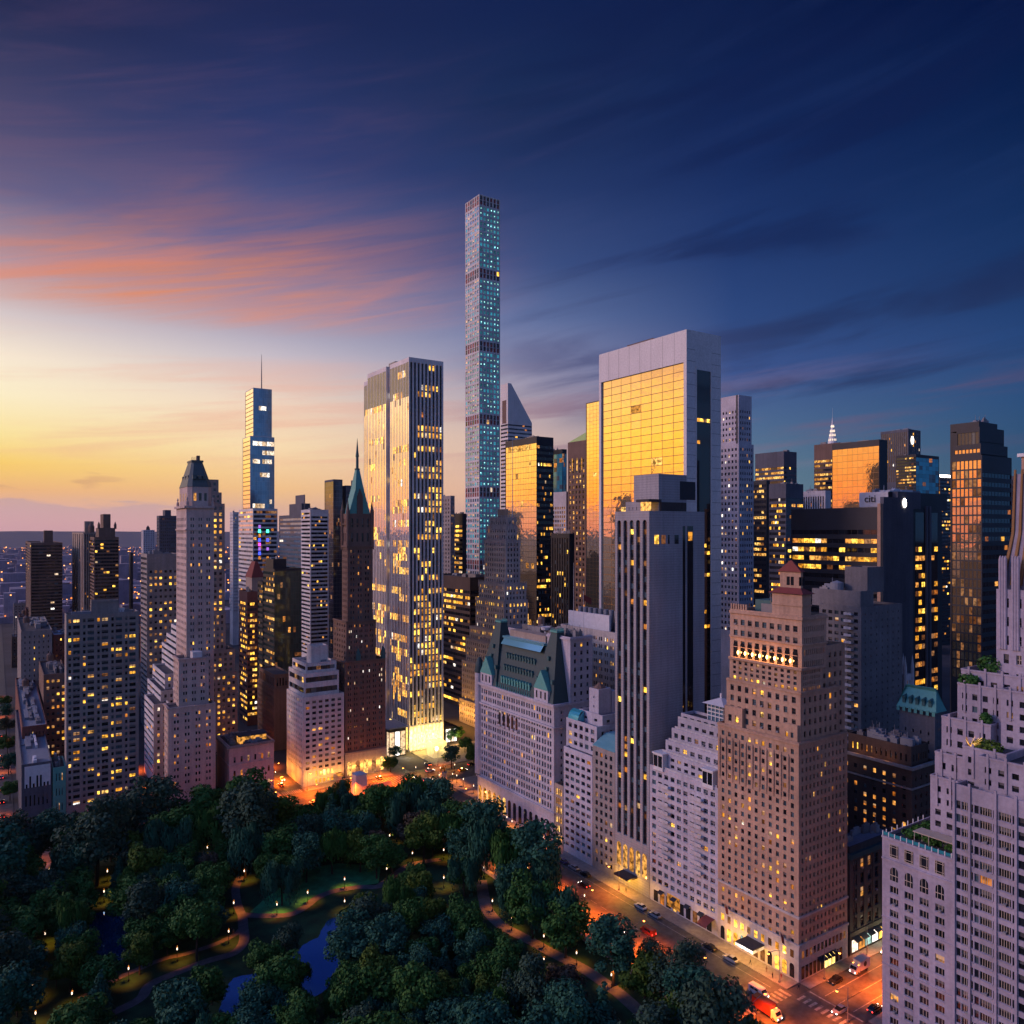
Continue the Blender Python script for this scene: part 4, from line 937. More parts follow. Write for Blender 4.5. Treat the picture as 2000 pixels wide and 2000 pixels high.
    ts = b.tier(corner=(Xs, yr_), wy=w, wx=17, z0=tE['z1'] - 4, z1=zs, N=S(cols=5, pv=4.3, wf=0.42, hf=0.5, mt=1.0, mb=1.0, split=2, **K), W=None)
    for k in range(6):
        y = yl - 0.9 - k * w / 5.5; q = MB()
        for j in range(3): q.lathe((Xs - 0.1, y - 0.55 * j, 0), [(0.32, zs - 14), (0.36, zs + 6.8), (0.22, zs + 7.6), (0.02, zs + 7.9)], 8)
        q.obj('fluted_pier', 'lilac_dim', b.root)
    q = MB(); q.frustum((Xs + 1.2, Xs + 16, yr_ + 1.5, yl - 1.2), (Xs + 3.0, Xs + 13, yr_ + 4, yl - 2.5), zs, zs + 14); q.obj('crown_slope', 'lilac_dim', b.root)
    q = MB(); q.frustum((Xs + 3.0, Xs + 13, yr_ + 4, yl - 2.5), (Xs + 3.4, Xs + 12, yr_ + 4.6, yl - 2.8), zs + 14.01, zs + 27); q.obj('crown_drum', 'lilac_dim', b.root)
    for k in range(4):
        q = MB(); y = yl - 2.4 - k * 1.5; q.tube((Xs + 2.8, y, zs + 13), (Xs + 3.2, y - 0.3, zs + 28), 0.35, 0.25, 6); q.tube((Xs + 1.0 , y + 1.5 - k * 0.4, zs + 1), (Xs + 2.8, y, zs + 13), 0.4, 0.35, 6); q.obj('crown_rib', 'frame_gold', b.root)
    q = MB(); q.box(Xs + 4.2, Xs + 11, yr_ + 6, yl - 3.6, zs + 27.01, zs + 31); q.obj('crown_lantern', 'tan_brick', b.root)
    q = MB(); q.box(Xs + 3.6, Xs + 11.6, yr_ + 5.4, yl - 2.9, zs + 31.01, zs + 31.8); q.obj('crown_cap', 'white_metal', b.root)
    b.done()
    return dict(zw=zw, X=X, yw=yw, YL=YL, tiers=dict(A=tA, C=tC, D=tD, E=tE, F=tF, G=tG))


VT = right_tower()
# ------------------------------------------------------------------ right side, behind the front row
def simple(name, label, wall, xl, xc, xr, y, d, N, W, yvis=1300, cl=3, roof='roof_felt', par=0.9, tank=0, wx=None, wy=None, cap=100, group=None, done=True, hmax=3.0):
    b = Bld(name, label, wall, xc, d, group=group, yvis=yvis, roof=roof, cap=cap)
    t = b.tier(xl=xl, xr=xr, y=y, N=N, W=W, wx=wx, wy=wy, par=par)
    if cl or tank: b.clutter(t, cl, tank=tank, hmax=hmax)
    if done: b.done()
    return b, t


# dark house beyond the crossing on the side street
b, t = simple('shop_building', 'dark low building with a tall cornice and lit shops behind the crossing', 'dark_stone', 1610, 1660, 1748, 1655, dY(1660, 129.2), None, S(cols=6, pv=4.2, wf=0.5, hf=0.72, mt=4.0, mb=6.5, p=0.02, pd=0.03, pp=0.04, trows=()), yvis=1850, cl=2, roof='roof_pale', done=False)
b.band(t, t['z1'] - 3.2, 1.4, 1.0, 'slate_roof'); b.band(t, 6.0, 0.5, 0.3)
for k in range(6):
    x = t['X'] + 1 + k * 3.4; q = MB(); q.box(x, x + 2.8, t['Y'] - 0.06, t['Y'] + 0.1, 0.6, 4.0); q.obj('shop_window', ('lit_shop', 'lit_orange', 'lit_ice', 'lit_shop', 'lit_yellow', 'lit_shop')[k], b.root)
    q = MB(); q.quad((x - 0.1, t['Y'] - 0.1, 5.0), (x - 0.1, t['Y'] - 1.7, 4.1), (x + 2.9, t['Y'] - 1.7, 4.1), (x + 2.9, t['Y'] - 0.1, 5.0)); q.obj('awning', 'blue_black', b.root)
for k in range(4): q = MB(); q.box(t['X'] + 2 + 4.6 * k, t['X'] + 2.25 + 4.6 * k, t['Y'] - 0.25, t['Y'] - 0.02, 6.6, t['z1'] - 4); q.obj('pilaster', 'dark_stone', b.root)
add_light(b.root, (t['X'] + 6, t['Y'] - 3.5, 4.2), 700, (1.0, 0.80, 0.42)); add_light(b.root, (t['X'] + 15, t['Y'] - 3.5, 4.2), 700, (0.95, 0.88, 0.45))
b.done()
# club house
b, t = simple('club_house', 'dark brown palazzo with rows of orange windows and a floodlit attic, behind the tan tower', 'dark_brown', 1640, 1780.6, 1828, 1499, dY(1780, 129.0), S(cols=7, pv=2.9, wf=0.34, hf=0.5, mt=2.6, mb=3, p=0.30, pd=0.24, pp=0.14, lit='lit_orange'), S(cols=4, pv=2.9, wf=0.3, hf=0.5, mt=2.6, mb=3, p=0.12, pd=0.12), yvis=1680, cl=0, done=False)
b.band(t, t['z1'] - 0.8, 0.9, 0.8, 'limestone_dark'); b.band(t, t['z1'] - 7, 0.5, 0.4, 'limestone_dark')
c = (b.X + 2.5, b.Y + 1.5); t2 = b.tier(corner=c, wy=t['Y1'] - t['Y'] - 3, wx=10, z0=t['z1'] - 0.9, z1=t['z1'] + 5.5, N=S(cols=12, nrow=1, wf=0.34, hf=0.5, mt=1.5, mb=0.5, p=0.1), W=S(cols=6, nrow=1, wf=0.4, hf=0.5, mt=1.5, mb=0.5, p=0.1))
b.clutter(t2, 10, hmax=3, mats=('steel', 'slate_concrete', 'roof_pale'))
for k in (0.25, 0.5, 0.75): add_light(b.root, (b.X + 0.6, b.Y + 3 + k * (t['Y1'] - t['Y'] - 4), t['z1'] + 0.6), 70, (1.0, 0.36, 0.06))
b.done()
# grey apartment slab with balconies
b = Bld('tower', 'grey-brown apartment tower with a column of balconies, behind the tan tower', 'park_grey', 1682, dX(1682, 262), yvis=1470)
t = b.tier(xl=1600, xr=1762, y=1186, N=S(cols=6, pv=2.6, pat=[(0.5, 0.62)], hf=0.5, mt=1.4, mb=2, p=0.03, pd=0.03, pp=0.35, split=2, fr='frame_grey'), W=S(cols=7, pv=2.6, wf=0.14, hf=0.3, p=0.0, pd=0.0, pp=0.06, glass='glass_black'))
for k in range(34):
    z = t['z1'] - 3.2 - k * 2.62
    if z < 28: break
    q = MB(); q.box(b.X - 1.3, b.X - 0.02, b.Y + 3.2, b.Y + 6.2, z, z + 0.2); q.box(b.X - 1.3, b.X - 1.22, b.Y + 3.2, b.Y + 6.2, z + 0.21, z + 1.0); q.obj('balcony', 'pale_grey', b.root)
t2 = b.tier(corner=(b.X + 2, b.Y + 1.5), xl=1586, xr=1706, y=1155, z0=t['z1'] - 0.9, N=None, W=None); b.clutter(t2, 3)
t3 = b.tier(corner=(b.X + 8, b.Y + 2.5), xl=1650, xr=1726, y=1108, z0=t2['z1'] - 0.9, N=None, W=None)
q = MB(); q.lathe((b.X + 5, b.Y + 13, t2['z1'] - 0.9), [(2.4, 0), (2.4, 3.4), (0.2, 4.2)], 14); q.obj('water_tank', 'roof_pale', b.root); b.done()
# copper-roofed chateau behind the club house
b = Bld('chateau_block', 'dark blue block topped by a turquoise copper mansard roof with dormers', 'slate_concrete', 1826, dX(1826, 262), yvis=1500)
t = b.tier(xl=1757, xr=1842, y=1392, N=S(cols=4, pv=3, wf=0.2, hf=0.4, p=0.0, pd=0.03, mb=3, mt=6), W=S(cols=3, pv=3, wf=0.2, hf=0.4, p=0.06))
q = MB(); q.frustum((t['X'] - 0.8, t['X1'] + 0.8, t['Y'] - 0.8, t['Y1'] + 0.8), (t['X'] + 3.2, t['X1'] - 3.2, t['Y'] + 1.2, t['Y1'] - 1.2), t['z1'], t['z1'] + 7.6); q.obj('mansard_roof', 'copper', b.root)
for k in range(5):
    y = t['Y'] + 1.6 + k * (t['Y1'] - t['Y'] - 3.2) / 4; q = MB(); q.box(t['X'] - 0.2, t['X'] + 2, y - 0.5, y + 0.5, t['z1'] + 1.6, t['z1'] + 3.4); q.tube((t['X'] - 0.4, y, t['z1'] + 3.4), (t['X'] + 2, y, t['z1'] + 4.3), 0.6, 0.3, 6); q.obj('dormer', 'copper_dark', b.root)
for k in range(7):
    y = t['Y'] + k * (t['Y1'] - t['Y']) / 6; q = MB(); q.box(t['X'] - 1.0, t['X'] - 0.82, y - 0.5, y + 0.5, t['z1'] - 1.2, t['z1'] + 0.4); q.obj('cresting', 'copper', b.root)
b.done()
# pinnacled gothic lantern
b = Bld('church_tower', 'small white gothic church tower with pinnacles between dark towers', 'pale_grey', 1768, 300, yvis=1400)
t = b.tier(xl=1750, xr=1782, y=1318, N=S(cols=2, pv=6, wf=0.4, hf=0.7), W=S(cols=2, pv=6, wf=0.4, hf=0.7))
for x in (t['X'], t['X1']):
    for y in (t['Y'], t['Y1']): q = MB(); q.tube((x, y, t['z1'] - 8), (x, y, t['z1'] + 3), 0.7, 0.6, 6); q.tube((x, y, t['z1'] + 3), (x, y, t['z1'] + 7.5), 0.6, 0.03, 6); q.obj('pinnacle', 'pale_grey', b.root)
b.done()
# big dark office slab
b = Bld('office_tower', 'wide black office slab with lit yellow floors under a ribbed white machine floor', 'blue_black', 1719, dX(1719, 320), yvis=1400)
t = b.tier(xl=1545, xr=1840, y=990, N=S('bands', cols=14, pv=4.05, hf=0.50, mt=9, mb=2, runs=0.0, p=0.0, pd=0.02, pp=0.0, trows=(1, 2, 3, 4), fill=0.72, glass='glass_black', ml=0.6, mr=1.5, dep=0.5), W=S('blank'))
X, Y, X1 = t['X'], t['Y'], t['X1']
q = MB(); q.box(X - 0.35, X + 1.6, Y - 0.35, Y + 1.1, 0, t['z1'] + 1.5); q.obj('corner_pier', 'tan_brick', b.root)
q = MB(); q.box(X + 1.7, X + 25.5, Y - 0.6, Y + 1, 0, t['z1'] + 4.4); q.obj('wall_slab', 'slate_concrete', b.root)
for a, c, n in ((X + 28.2, X + 36.2, 3), (X + 41.5, X + 47.5, 2)):
    q = MB(); q.box(a, c, Y - 0.1, Y + 1, 20, t['z1'] - 2); q.obj('window_strip', 'glass_black', b.root)
    for k in range(26):
        z = t['z1'] - 20 - k * 4.05
        if z < 40: break
        for j in range(n):
            if b.rng.random() < (0.75 if n == 3 else 0.5):
                w_ = (c - a) / n; q = MB(); q.box(a + j * w_ + 0.1, a + (j + 1) * w_ - 0.1, Y - 0.2, Y - 0.12, z, z + 2.2); q.obj('window', b.rng.choice(('lit_yellow', 'lit_yellow', 'lit_orange', 'lit_dim')), b.root)
for x in (X + 36.6, X + 39.4): q = MB(); q.box(x, x + 1.6, Y - 0.7, Y + 0.5, 0, t['z1'] + 1); q.obj('corner_pier', 'slate_concrete', b.root)
c = (X + 10, Y + 2); zt = Zy(960, SA * c[0] + CA * c[1]); t2 = b.tier(corner=c, xl=1680, xr=1850, z0=t['z1'] - 0.9, z1=zt, N=S('blank'), W=None)
t2['X1'] = min(t2['X1'], X1)
q = MB()
for k in range(26): y = t2['Y'] + k * (t2['Y1'] - t2['Y']) / 25.5; q.box(t2['X'] - 0.5, t2['X'] - 0.01, y, y + 0.45, t['z1'] + 0.6, zt - 0.3)
q.obj('louvre', 'white_metal', b.root)
q = MB(); q.box(t2['X'] - 0.3, t2['X'] - 0.005, t2['Y'], t2['Y1'], t['z1'] - 0.5, zt); q.obj('machine_floor', 'white_metal', b.root)
# small dark sign lettering on the white machine floor and its bright roundel on the side
cu = bpy.data.curves.new('sign_lettering', 'FONT'); cu.body = 'citi'; cu.size = 4.6; cu.extrude = 0.1; so = bpy.data.objects.new('sign_lettering', cu); COL.objects.link(so); so.parent = b.root
me = bpy.data.meshes.new_from_object(so.evaluated_get(bpy.context.evaluated_depsgraph_get())); bpy.data.objects.remove(so); me.materials.clear(); me.materials.append(MATS['black_metal']); so = bpy.data.objects.new('sign_lettering', me); COL.objects.link(so); so.parent = b.root; so.rotation_euler = (R(90), 0, R(-90)); so.location = (t2['X'] - 0.75 - b.X, t2['Y1'] - 2.5 - b.Y, t['z1'] + 2.6)
q = MB(); xo = t2['X'] + 8; q.poly([(xo + 1.5 * math.cos(a), Y - 0.9, zt - 5 + 2.1 * math.sin(a)) for a in [2 * math.pi * k / 20 for k in range(20)]]); q.obj('lit_roundel', 'lamp_white', b.root)
q = MB(); q.box(xo - 5, xo + 14, Y - 0.5, Y + 2, t['z1'] - 0.5, zt); q.obj('machine_floor', 'slate_concrete', b.root)
b.clutter(t2, 5, mats=('white_metal', 'roof_pale')); b.done()

# the white-framed tower of gold glass
b = Bld('tower', 'broad white-framed tower whose huge gold glass front mirrors the dawn sky', 'travertine', 1341, 340, yvis=1360)
t = b.tier(xl=1170, xr=1408, y=643, N=S('curtain', cols=8, pv=3.7, dep=0.9, mt=14.2, mb=18, ml=1.6, mr=1.8, glass='glass_gold', p=0.012, pd=0.0, pp=0.0, lit='lit_gold_strip', spandrel='spandrel_dark', fr='frame_gold', tilt=0.0028, mull=0.10, mullh=0.13), W=None)
X, Y, X1, Y1 = t['X'], t['Y'], t['X1'], t['Y1']
q = MB(); q.box(X + 6.2, X + 15.2, Y - 0.05, Y + 0.3, 10, t['z1'] - 17); q.obj('window_strip', 'glass_black', b.root)
q = MB(); q.box(X + 15.21, X + 16.0, Y - 0.35, Y + 0.3, 10, t['z1'] - 17); q.box(X + 5.8, X + 6.19, Y - 0.3, Y + 0.3, 10, t['z1'] - 16); q.obj('strip_frame', 'travertine', b.root)
for k, n in ((7, 4), (10, 1), (24, 3), (25, 4), (28, 4), (33, 3), (35, 4), (36, 2), (42, 2), (48, 1)):
    for j in range(n):
        z = t['z1'] - 17 - k * 3.3; q = MB(); q.box(X + 6.6 + j * 2.1, X + 8.4 + j * 2.1, Y - 0.12, Y - 0.06, z, z + 1.5); q.obj('window', 'lit_yellow' if (k + j) % 3 else 'lit_dim', b.root)
q = MB()
for k in range(1, 8): y = Y + k * (Y1 - Y) / 8; q.box(X - 0.012, X - 0.002, y - 0.07, y + 0.07, t['z1'] - 14, t['z1'] - 0.2)
for k in range(34):
    z = 30 + k * 5.2
    if z < t['z1'] - 1: q.box(X + 0.2, X + 5.7, Y - 0.012, Y - 0.002, z, z + 0.16); q.box(X + 16.1, X1 - 0.2, Y - 0.012, Y - 0.002, z, z + 0.16)
q.obj('panel_joint', 'spandrel_grey', b.root)
q = MB(); q.box(X + 3, X + 5, Y + 24, Y + 42, t['z1'] - 1, t['z1'] + 1.6); q.obj('roof_unit', 'brown_brick', b.root); b.done()
# gold sliver behind it
simple('tower', 'slim gold mirror-glass tower just left of the white-framed gold tower', 'spandrel_grey', 1144.5, 1192, 0, 777, dX(1192, 308), S('curtain', cols=7, pv=2.3, dep=0.3, mt=0.6, mb=4, ml=0.2, mr=0.2, glass='glass_gold', p=0.006, pd=0, pp=0, fr='frame_gold', tilt=0.001, mull=0.05, mullh=0.05), S('blank'), yvis=1330, wx=26)
# brown tower with a pointed glass top
b = Bld('tower', 'brown tower with vertical window strips and a slanted glass cap left of the gold sliver', 'brown_brick', 1165, 560, yvis=1200)
t = b.tier(xl=1109, y=856, wx=18, N=S(cols=8, pv=3.9, wf=0.5, hf=0.56, mt=13, mb=2, p=0.22, pd=0.18, pp=0.25, lit='lit_gold_strip', dep=0.5), W=None)
for k in range(5):
    cu = (t['Y1'] - t['Y'] - 1.6) / 8; y = t['Y1'] - 0.8 - (k * 1.4 + 1.2) * cu; q = MB(); q.box(t['X'] - 0.12, t['X'] - 0.02, y - 0.5, y + 0.5, t['z1'] - 22, t['z1'] - 12.5); q.obj('tall_window', 'lit_gold_strip', b.root)
q = MB(); z = t['z1']; q.poly([(t['X'] + .3, t['Y1'], z), (t['X'] + .3, t['Y'], z), (t['X'] + .3, t['Y'], z + 9)]); q.quad((t['X'] + .3, t['Y1'], z), (t['X'] + .3, t['Y'], z + 9), (t['X1'], t['Y'], z + 9), (t['X1'], t['Y1'], z)); q.poly([(t['X1'], t['Y'], z), (t['X1'], t['Y1'], z), (t['X1'], t['Y'], z + 9)]); q.quad((t['X'] + .3, t['Y'], z), (t['X1'], t['Y'], z), (t['X1'], t['Y'], z + 9), (t['X'] + .3, t['Y'], z + 9)); q.obj('slanted_cap', 'glass_blue', b.root); b.done()
# black prism
b = Bld('office_tower', 'black glass prism tower with gold reflections in its front, right of the pencil tower', 'blue_black', 1048, 520, yvis=1250)
t = b.tier(xl=987, xr=1081, y=852, N=S('curtain', cols=12, pv=3.9, dep=0.3, mt=4.5, mb=3, ml=0.2, mr=0.2, glass='glass_gold', p=0.02, pd=0.01, pp=0, runs=0.2, lit='lit_gold_strip', fr='frame_dark', tilt=0.0012, mull=0.04, mullh=0.12), W=S('bands', cols=12, pv=3.9, hf=0.5, mt=5, mb=3, runs=0.3, p=0.06, glass='glass_black', ml=0.3, mr=0.3, dep=0.3)); b.clutter(t, 2); b.done()
# slant-topped white tower
b = Bld('tower', 'white striped tower with a steeply slanted roof behind the black prism', 'marble', 992, 800, yvis=1010)
t = b.tier(xl=978, xr=1039, y=822, N=S('bands', cols=10, pv=4.0, hf=0.45, mt=2, mb=4, p=0.0, pd=0.05, pp=0.3, glass='glass_smoke', ml=0.2, mr=0.2), W=S('bands', cols=10, pv=4.0, hf=0.4, mt=2, mb=4, p=0.02, glass='glass_smoke', ml=0.2, mr=0.2), roof=False)
z, zt = t['z1'], Zy(748, 800); xm = t['X'] + 4
q = MB(); a0, a1, c0, c1 = t['X'], t['X1'], t['Y'], t['Y1']
q.quad((a0, c0, z), (xm, c0, zt), (xm, c1, zt), (a0, c1, z)) if False else None
q.quad((a0, c1, z), (a0, c0, z), (a0, c0, zt), (a0, c1, zt)); q.quad((a0, c0, zt), (xm, c0, zt), (xm, c1, zt), (a0, c1, zt))
q.quad((xm, c0, zt), (a1, c0, z), (a1, c1, z), (xm, c1, zt)); q.poly([(a0, c0, z), (a1, c0, z), (xm, c0, zt), (a0, c0, zt)]); q.poly([(a1, c1, z), (a0, c1, z), (a0, c1, zt), (xm, c1, zt)]); q.obj('slanted_crown', 'travertine', b.root)
q = MB(); q.box(a0 - 0.1, a0 - 0.02, c0 + 3, c1 - 3, z - 2, z + 22); q.obj('louvre', 'brown_brick', b.root); b.done()
# fillers between the prism and the brown tower
simple('tower', 'small teal glass tower peeping above the roofs right of the black prism', 'blue_black', 1066, 1098, 1107, 877, 700, S('curtain', cols=6, pv=4, glass='glass_teal_deep', p=0.03, dep=0.3, mt=4, mb=2, ml=.2, mr=.2, fr='frame_teal', mull=.05), S('curtain', cols=3, pv=4, glass='glass_teal_deep', p=0.03, dep=0.3, mt=4, mb=2, ml=.2, mr=.2, fr='frame_teal', mull=.05), yvis=970, cl=1)
simple('office_tower', 'grey ribbed tower with peach-lit window grid beneath the teal tower', 'pale_grey', 1070, 1106, 1114, 960, 600, S(cols=8, pv=3.4, wf=0.6, hf=0.6, mt=11, mb=2, p=0.35, pd=0.25, pp=0.2, lit='lit_dim'), S('blank'), yvis=1050, cl=0)
simple('office_tower', 'black low tower with a few yellow windows below the ribbed grey tower', 'blue_black', 1076, 1112, 1122, 1042, 500, S('piers', cols=7, pv=3.6, wf=0.5, hf=0.6, mt=3, mb=2, p=0.08, pd=0.03, glass='glass_black'), None, yvis=1210, cl=2)
# house behind the lilac hotel with the blank white screen on its roof
b, t = simple('office_block', 'grey block with a long blank white roof screen behind the lilac hotel', 'limestone', 1095, 1215, 0, 1238, dX(1215, 222), S(cols=11, pv=3.3, pat=[(0.3, 0.22), (0.66, 0.22)], hf=0.5, mt=2, mb=2, p=0.10, pd=0.05, pp=0.2), S('blank'), yvis=1480, wx=22, cl=2, done=False)
q = MB(); ya, yb = P(1190, dX(1190, 226))[1], P(1110, dX(1110, 226))[1]; q.box(226, 227, ya, yb, t['z1'] - 0.9, Zy(1197, dX(1150, 226))); q.obj('roof_screen', 'roof_white', b.root)
for k in range(9): q = MB(); y = ya - 2 + k * (yb - ya) / 8; q.tube((232, y, t['z1'] - 0.5), (232, y, Zy(1186, dX(1150, 232))), 1.0, 1.2, 8); q.obj('cooling_fan', 'roof_pale', b.root)
b.done()
# white slender tower right of the gold tower
b = Bld('tower', 'slender pale tower of small square windows right of the white-framed gold tower', 'lilac_stone', 1443, 450, yvis=1200)
N = S(pu=2.5, pv=3.5, wf=0.5, hf=0.48, mt=1.5, mb=2, p=0.13, pd=0.06, pp=0.12, lit='lit_white'); W = S(pu=2.0, pv=3.5, wf=0.5, hf=0.48, mt=1.5, mb=2, p=0.05, pd=0.04, pp=0.15)
t = b.tier(xl=1392, xr=1472, y=866, N=N, W=W)
N2 = dict(N); N2.update(mt=8); W2 = dict(W); W2.update(mt=8)
t2 = b.tier(corner=(b.X + 0.8, b.Y + 0.8), xl=1396, xr=1468, y=771, z0=t['z1'] - 0.9, N=N2, W=W2); b.box('recess', b.X + 0.6, b.X + 1.2, b.Y + 1.5, b.Y + 2.6, t['z1'], t2['z1'] + 0.02, 'blue_black'); b.done()
OB = lambda **k: S('bands', **{**dict(cols=9, pv=3.9, hf=0.5, mt=6, mb=2, ml=0.3, mr=0.3, dep=0.3, glass='glass_smoke', p=0.05, pd=0.04, pp=0.0, runs=0.35), **k})
simple('office_tower', 'banded office tower with a dark ribbed cap, second from the pale slender tower', 'slate_concrete', 1475, 1531, 1556, 881, 640, OB(mt=12, lit='lit_gold_strip', trows=(0, 1, 2), runs=0.5), OB(mt=12, runs=0.3), yvis=960)
simple('office_tower', 'dark gold-lit tower squeezed beside the pale slender tower', 'blue_black', 1455, 1497, 1504, 938, 560, OB(mt=2, lit='lit_gold_strip', runs=0.6), None, yvis=1180, cl=1)
simple('office_tower', 'dark office tower with bright ribbon windows in front of the banded tower', 'slate_concrete', 1502, 1535, 1569, 944, 520, OB(mt=9, runs=0.5), OB(mt=9, runs=0.6, p=0.1), yvis=1180)
simple('office_tower', 'white ribbed low tower right of the ribbon-window tower', 'pale_grey', 1562, 1612, 1623, 958, 560, S('piers', cols=10, pv=4, wf=0.5, hf=0.6, mt=4, mb=2, p=0.04, glass='glass_black'), None, yvis=1140)
simple('tower', 'bronze mirror-glass slab glowing orange behind the black office slab', 'blue_black', 1625, 1717, 1733, 858, 600, S('curtain', cols=9, pv=5.2, glass='glass_bronze', p=0.0, pd=0, pp=0, dep=0.3, mt=5, mb=2, ml=.2, mr=.2, fr='frame_gold', tilt=0.0012, mull=0.07, mullh=0.12), S('blank'), yvis=990, cl=2)
simple('office_tower', 'brown banded tower with gold-lit floors left of the bronze slab', 'brown_brick', 1590, 1640, 1650, 864, 660, OB(mt=13, lit='lit_gold_strip', trows=(0, 1, 3, 4), runs=0.7), None, yvis=960, cl=1)
# crowned spire
b = Bld('skyscraper', 'distant skyscraper with a tiered lit steel spire over the bronze slab', 'pale_grey', 1626, 1300, yvis=870)
t = b.tier(xl=1612, xr=1640, y=866, N=None, W=None); cx, cy = (t['X'] + t['X1']) / 2, (t['Y'] + t['Y1']) / 2
q = MB(); q.lathe((cx, cy, t['z1'] - 0.5), [(8, 0), (7.4, 3), (5.9, 12), (4.6, 17), (3.8, 22), (2.5, 28), (1.5, 36), (0.25, 46), (0.1, 62)], 12); q.obj('crown', 'white_metal', b.root)
for k, (r, z) in enumerate(((7.2, 5), (5.8, 13), (4.4, 20), (2.8, 28))):
    for j in range(5):
        a = math.pi * 0.75 + j * 0.42 + 0.5; q = MB(); q.lathe((cx + r * math.cos(a), cy + r * math.sin(a), t['z1'] + z), [(0.2, 0), (0.95, 1.2), (0.3, 3.6), (0.05, 4.6)], 6); q.obj('crown_light', 'crown_glow', b.root)
b.done()
b, t = simple('tower', 'grey ribbed tower with a bright oval lamp on its crown, behind the bronze slab', 'slate_concrete', 1720, 1774, 1798, 838, 1000, S('piers', cols=14, pv=5, wf=0.5, hf=0.6, mt=3, mb=2, p=0.03, glass='glass_smoke'), S('piers', cols=6, pv=5, wf=0.5, hf=0.6, mt=3, mb=2, glass='glass_black'), yvis=910, done=False)
q = MB(); q.poly([(t['X'] + 9 + 3.2 * math.cos(a), t['Y'] - 0.6, t['z1'] - 14 + 5.2 * math.sin(a)) for a in [2 * math.pi * k / 20 for k in range(20)]]); q.obj('lit_roundel', 'lamp_white', b.root); b.done()
simple('tower', 'dark green glass tower with fine gold bands right of the bronze slab', 'blue_black', 1750, 1789, 1834, 887, 760, OB(glass='glass_green', lit='lit_gold_strip', runs=0.45, pv=3.0, mt=2), S('curtain', cols=7, pv=4, glass='glass_teal_deep', p=0.02, dep=0.3, mt=3, mb=2, ml=.2, mr=.2, fr='frame_dark', mull=.06), yvis=955)
b, t = simple('office_tower', 'black tower with a bright white roof line left of the bronze stepped tower', 'blue_black', 1815, 1836, 1862, 926, 820, OB(p=0.06, runs=0.2), OB(p=0.05, runs=0.2), yvis=1280, cl=0, done=False)
q = MB(); q.box(t['X'] - 0.5, t['X1'], t['Y'] - 0.5, t['Y'] - 0.1, t['z1'] - 3, t['z1'] - 0.5); q.obj('roof_light_strip', 'lamp_white', b.root); b.done()
# bronze stepped tower at the right
b = Bld('tower', 'dark stepped tower with a bronze-lit glass front near the right edge', 'blue_black', 1918, 300, yvis=1300)
N = S('curtain', cols=7, pv=3.6, glass='glass_bronze', p=0.0, pd=0.0, pp=0.25, pale='lit_dim', dep=0.35, mt=2, mb=2, ml=.4, mr=.4, fr='frame_dark', tilt=0.002, mull=0.22, mullh=0.32); W = OB(glass='glass_black', runs=0.0, p=0.015, pv=3.6)
t = b.tier(xl=1857, xr=1976, y=888, N=N, W=W)
c = (b.X + 1.2, b.Y + 1.0); t2 = b.tier(corner=c, xl=1862, xr=1968, y=866, z0=t['z1'] - 0.9, N=N, W=W)
c = (b.X + 2.4, b.Y + 2); t3 = b.tier(corner=c, xl=1868, xr=1961, y=833, z0=t2['z1'] - 0.9, N=S('curtain', cols=6, pv=3.6, glass='glass_smoke', p=0, dep=.3, mt=2, mb=1, ml=.4, mr=.4, mull=.2), W=W)
c = (b.X + 4, b.Y + 3); t4 = b.tier(corner=c, xl=1856, xr=1948, y=823, z0=t3['z1'] - 0.9, N=None, W=None)
t5 = b.tier(corner=(b.X + 10, b.Y + 8), xl=1856, wx=14, z1=t4['z1'] - 2, N=S('curtain', cols=4, pv=3.6, glass='glass_blue', p=0, dep=.3, mt=14, mb=1, ml=.4, mr=.4), W=None)
q = MB(); q.lathe((t4['X'] + 8, t4['Y'] + 2, t4['z1'] - 0.3), [(0.2, 0), (0.7, 0.6), (0.2, 1.6)], 6); q.obj('beacon', 'lamp_red', b.root); b.clutter(t4, 2); b.done()
simple('tower', 'dark ribbed tower at the right edge behind the white stepped tower', 'slate_concrete', 1968, 2010, 2030, 928, 620, S('piers', cols=12, pv=4, wf=0.5, hf=0.6, mt=3, mb=2, p=0.01, glass='glass_black'), None, yvis=1150, cl=1)

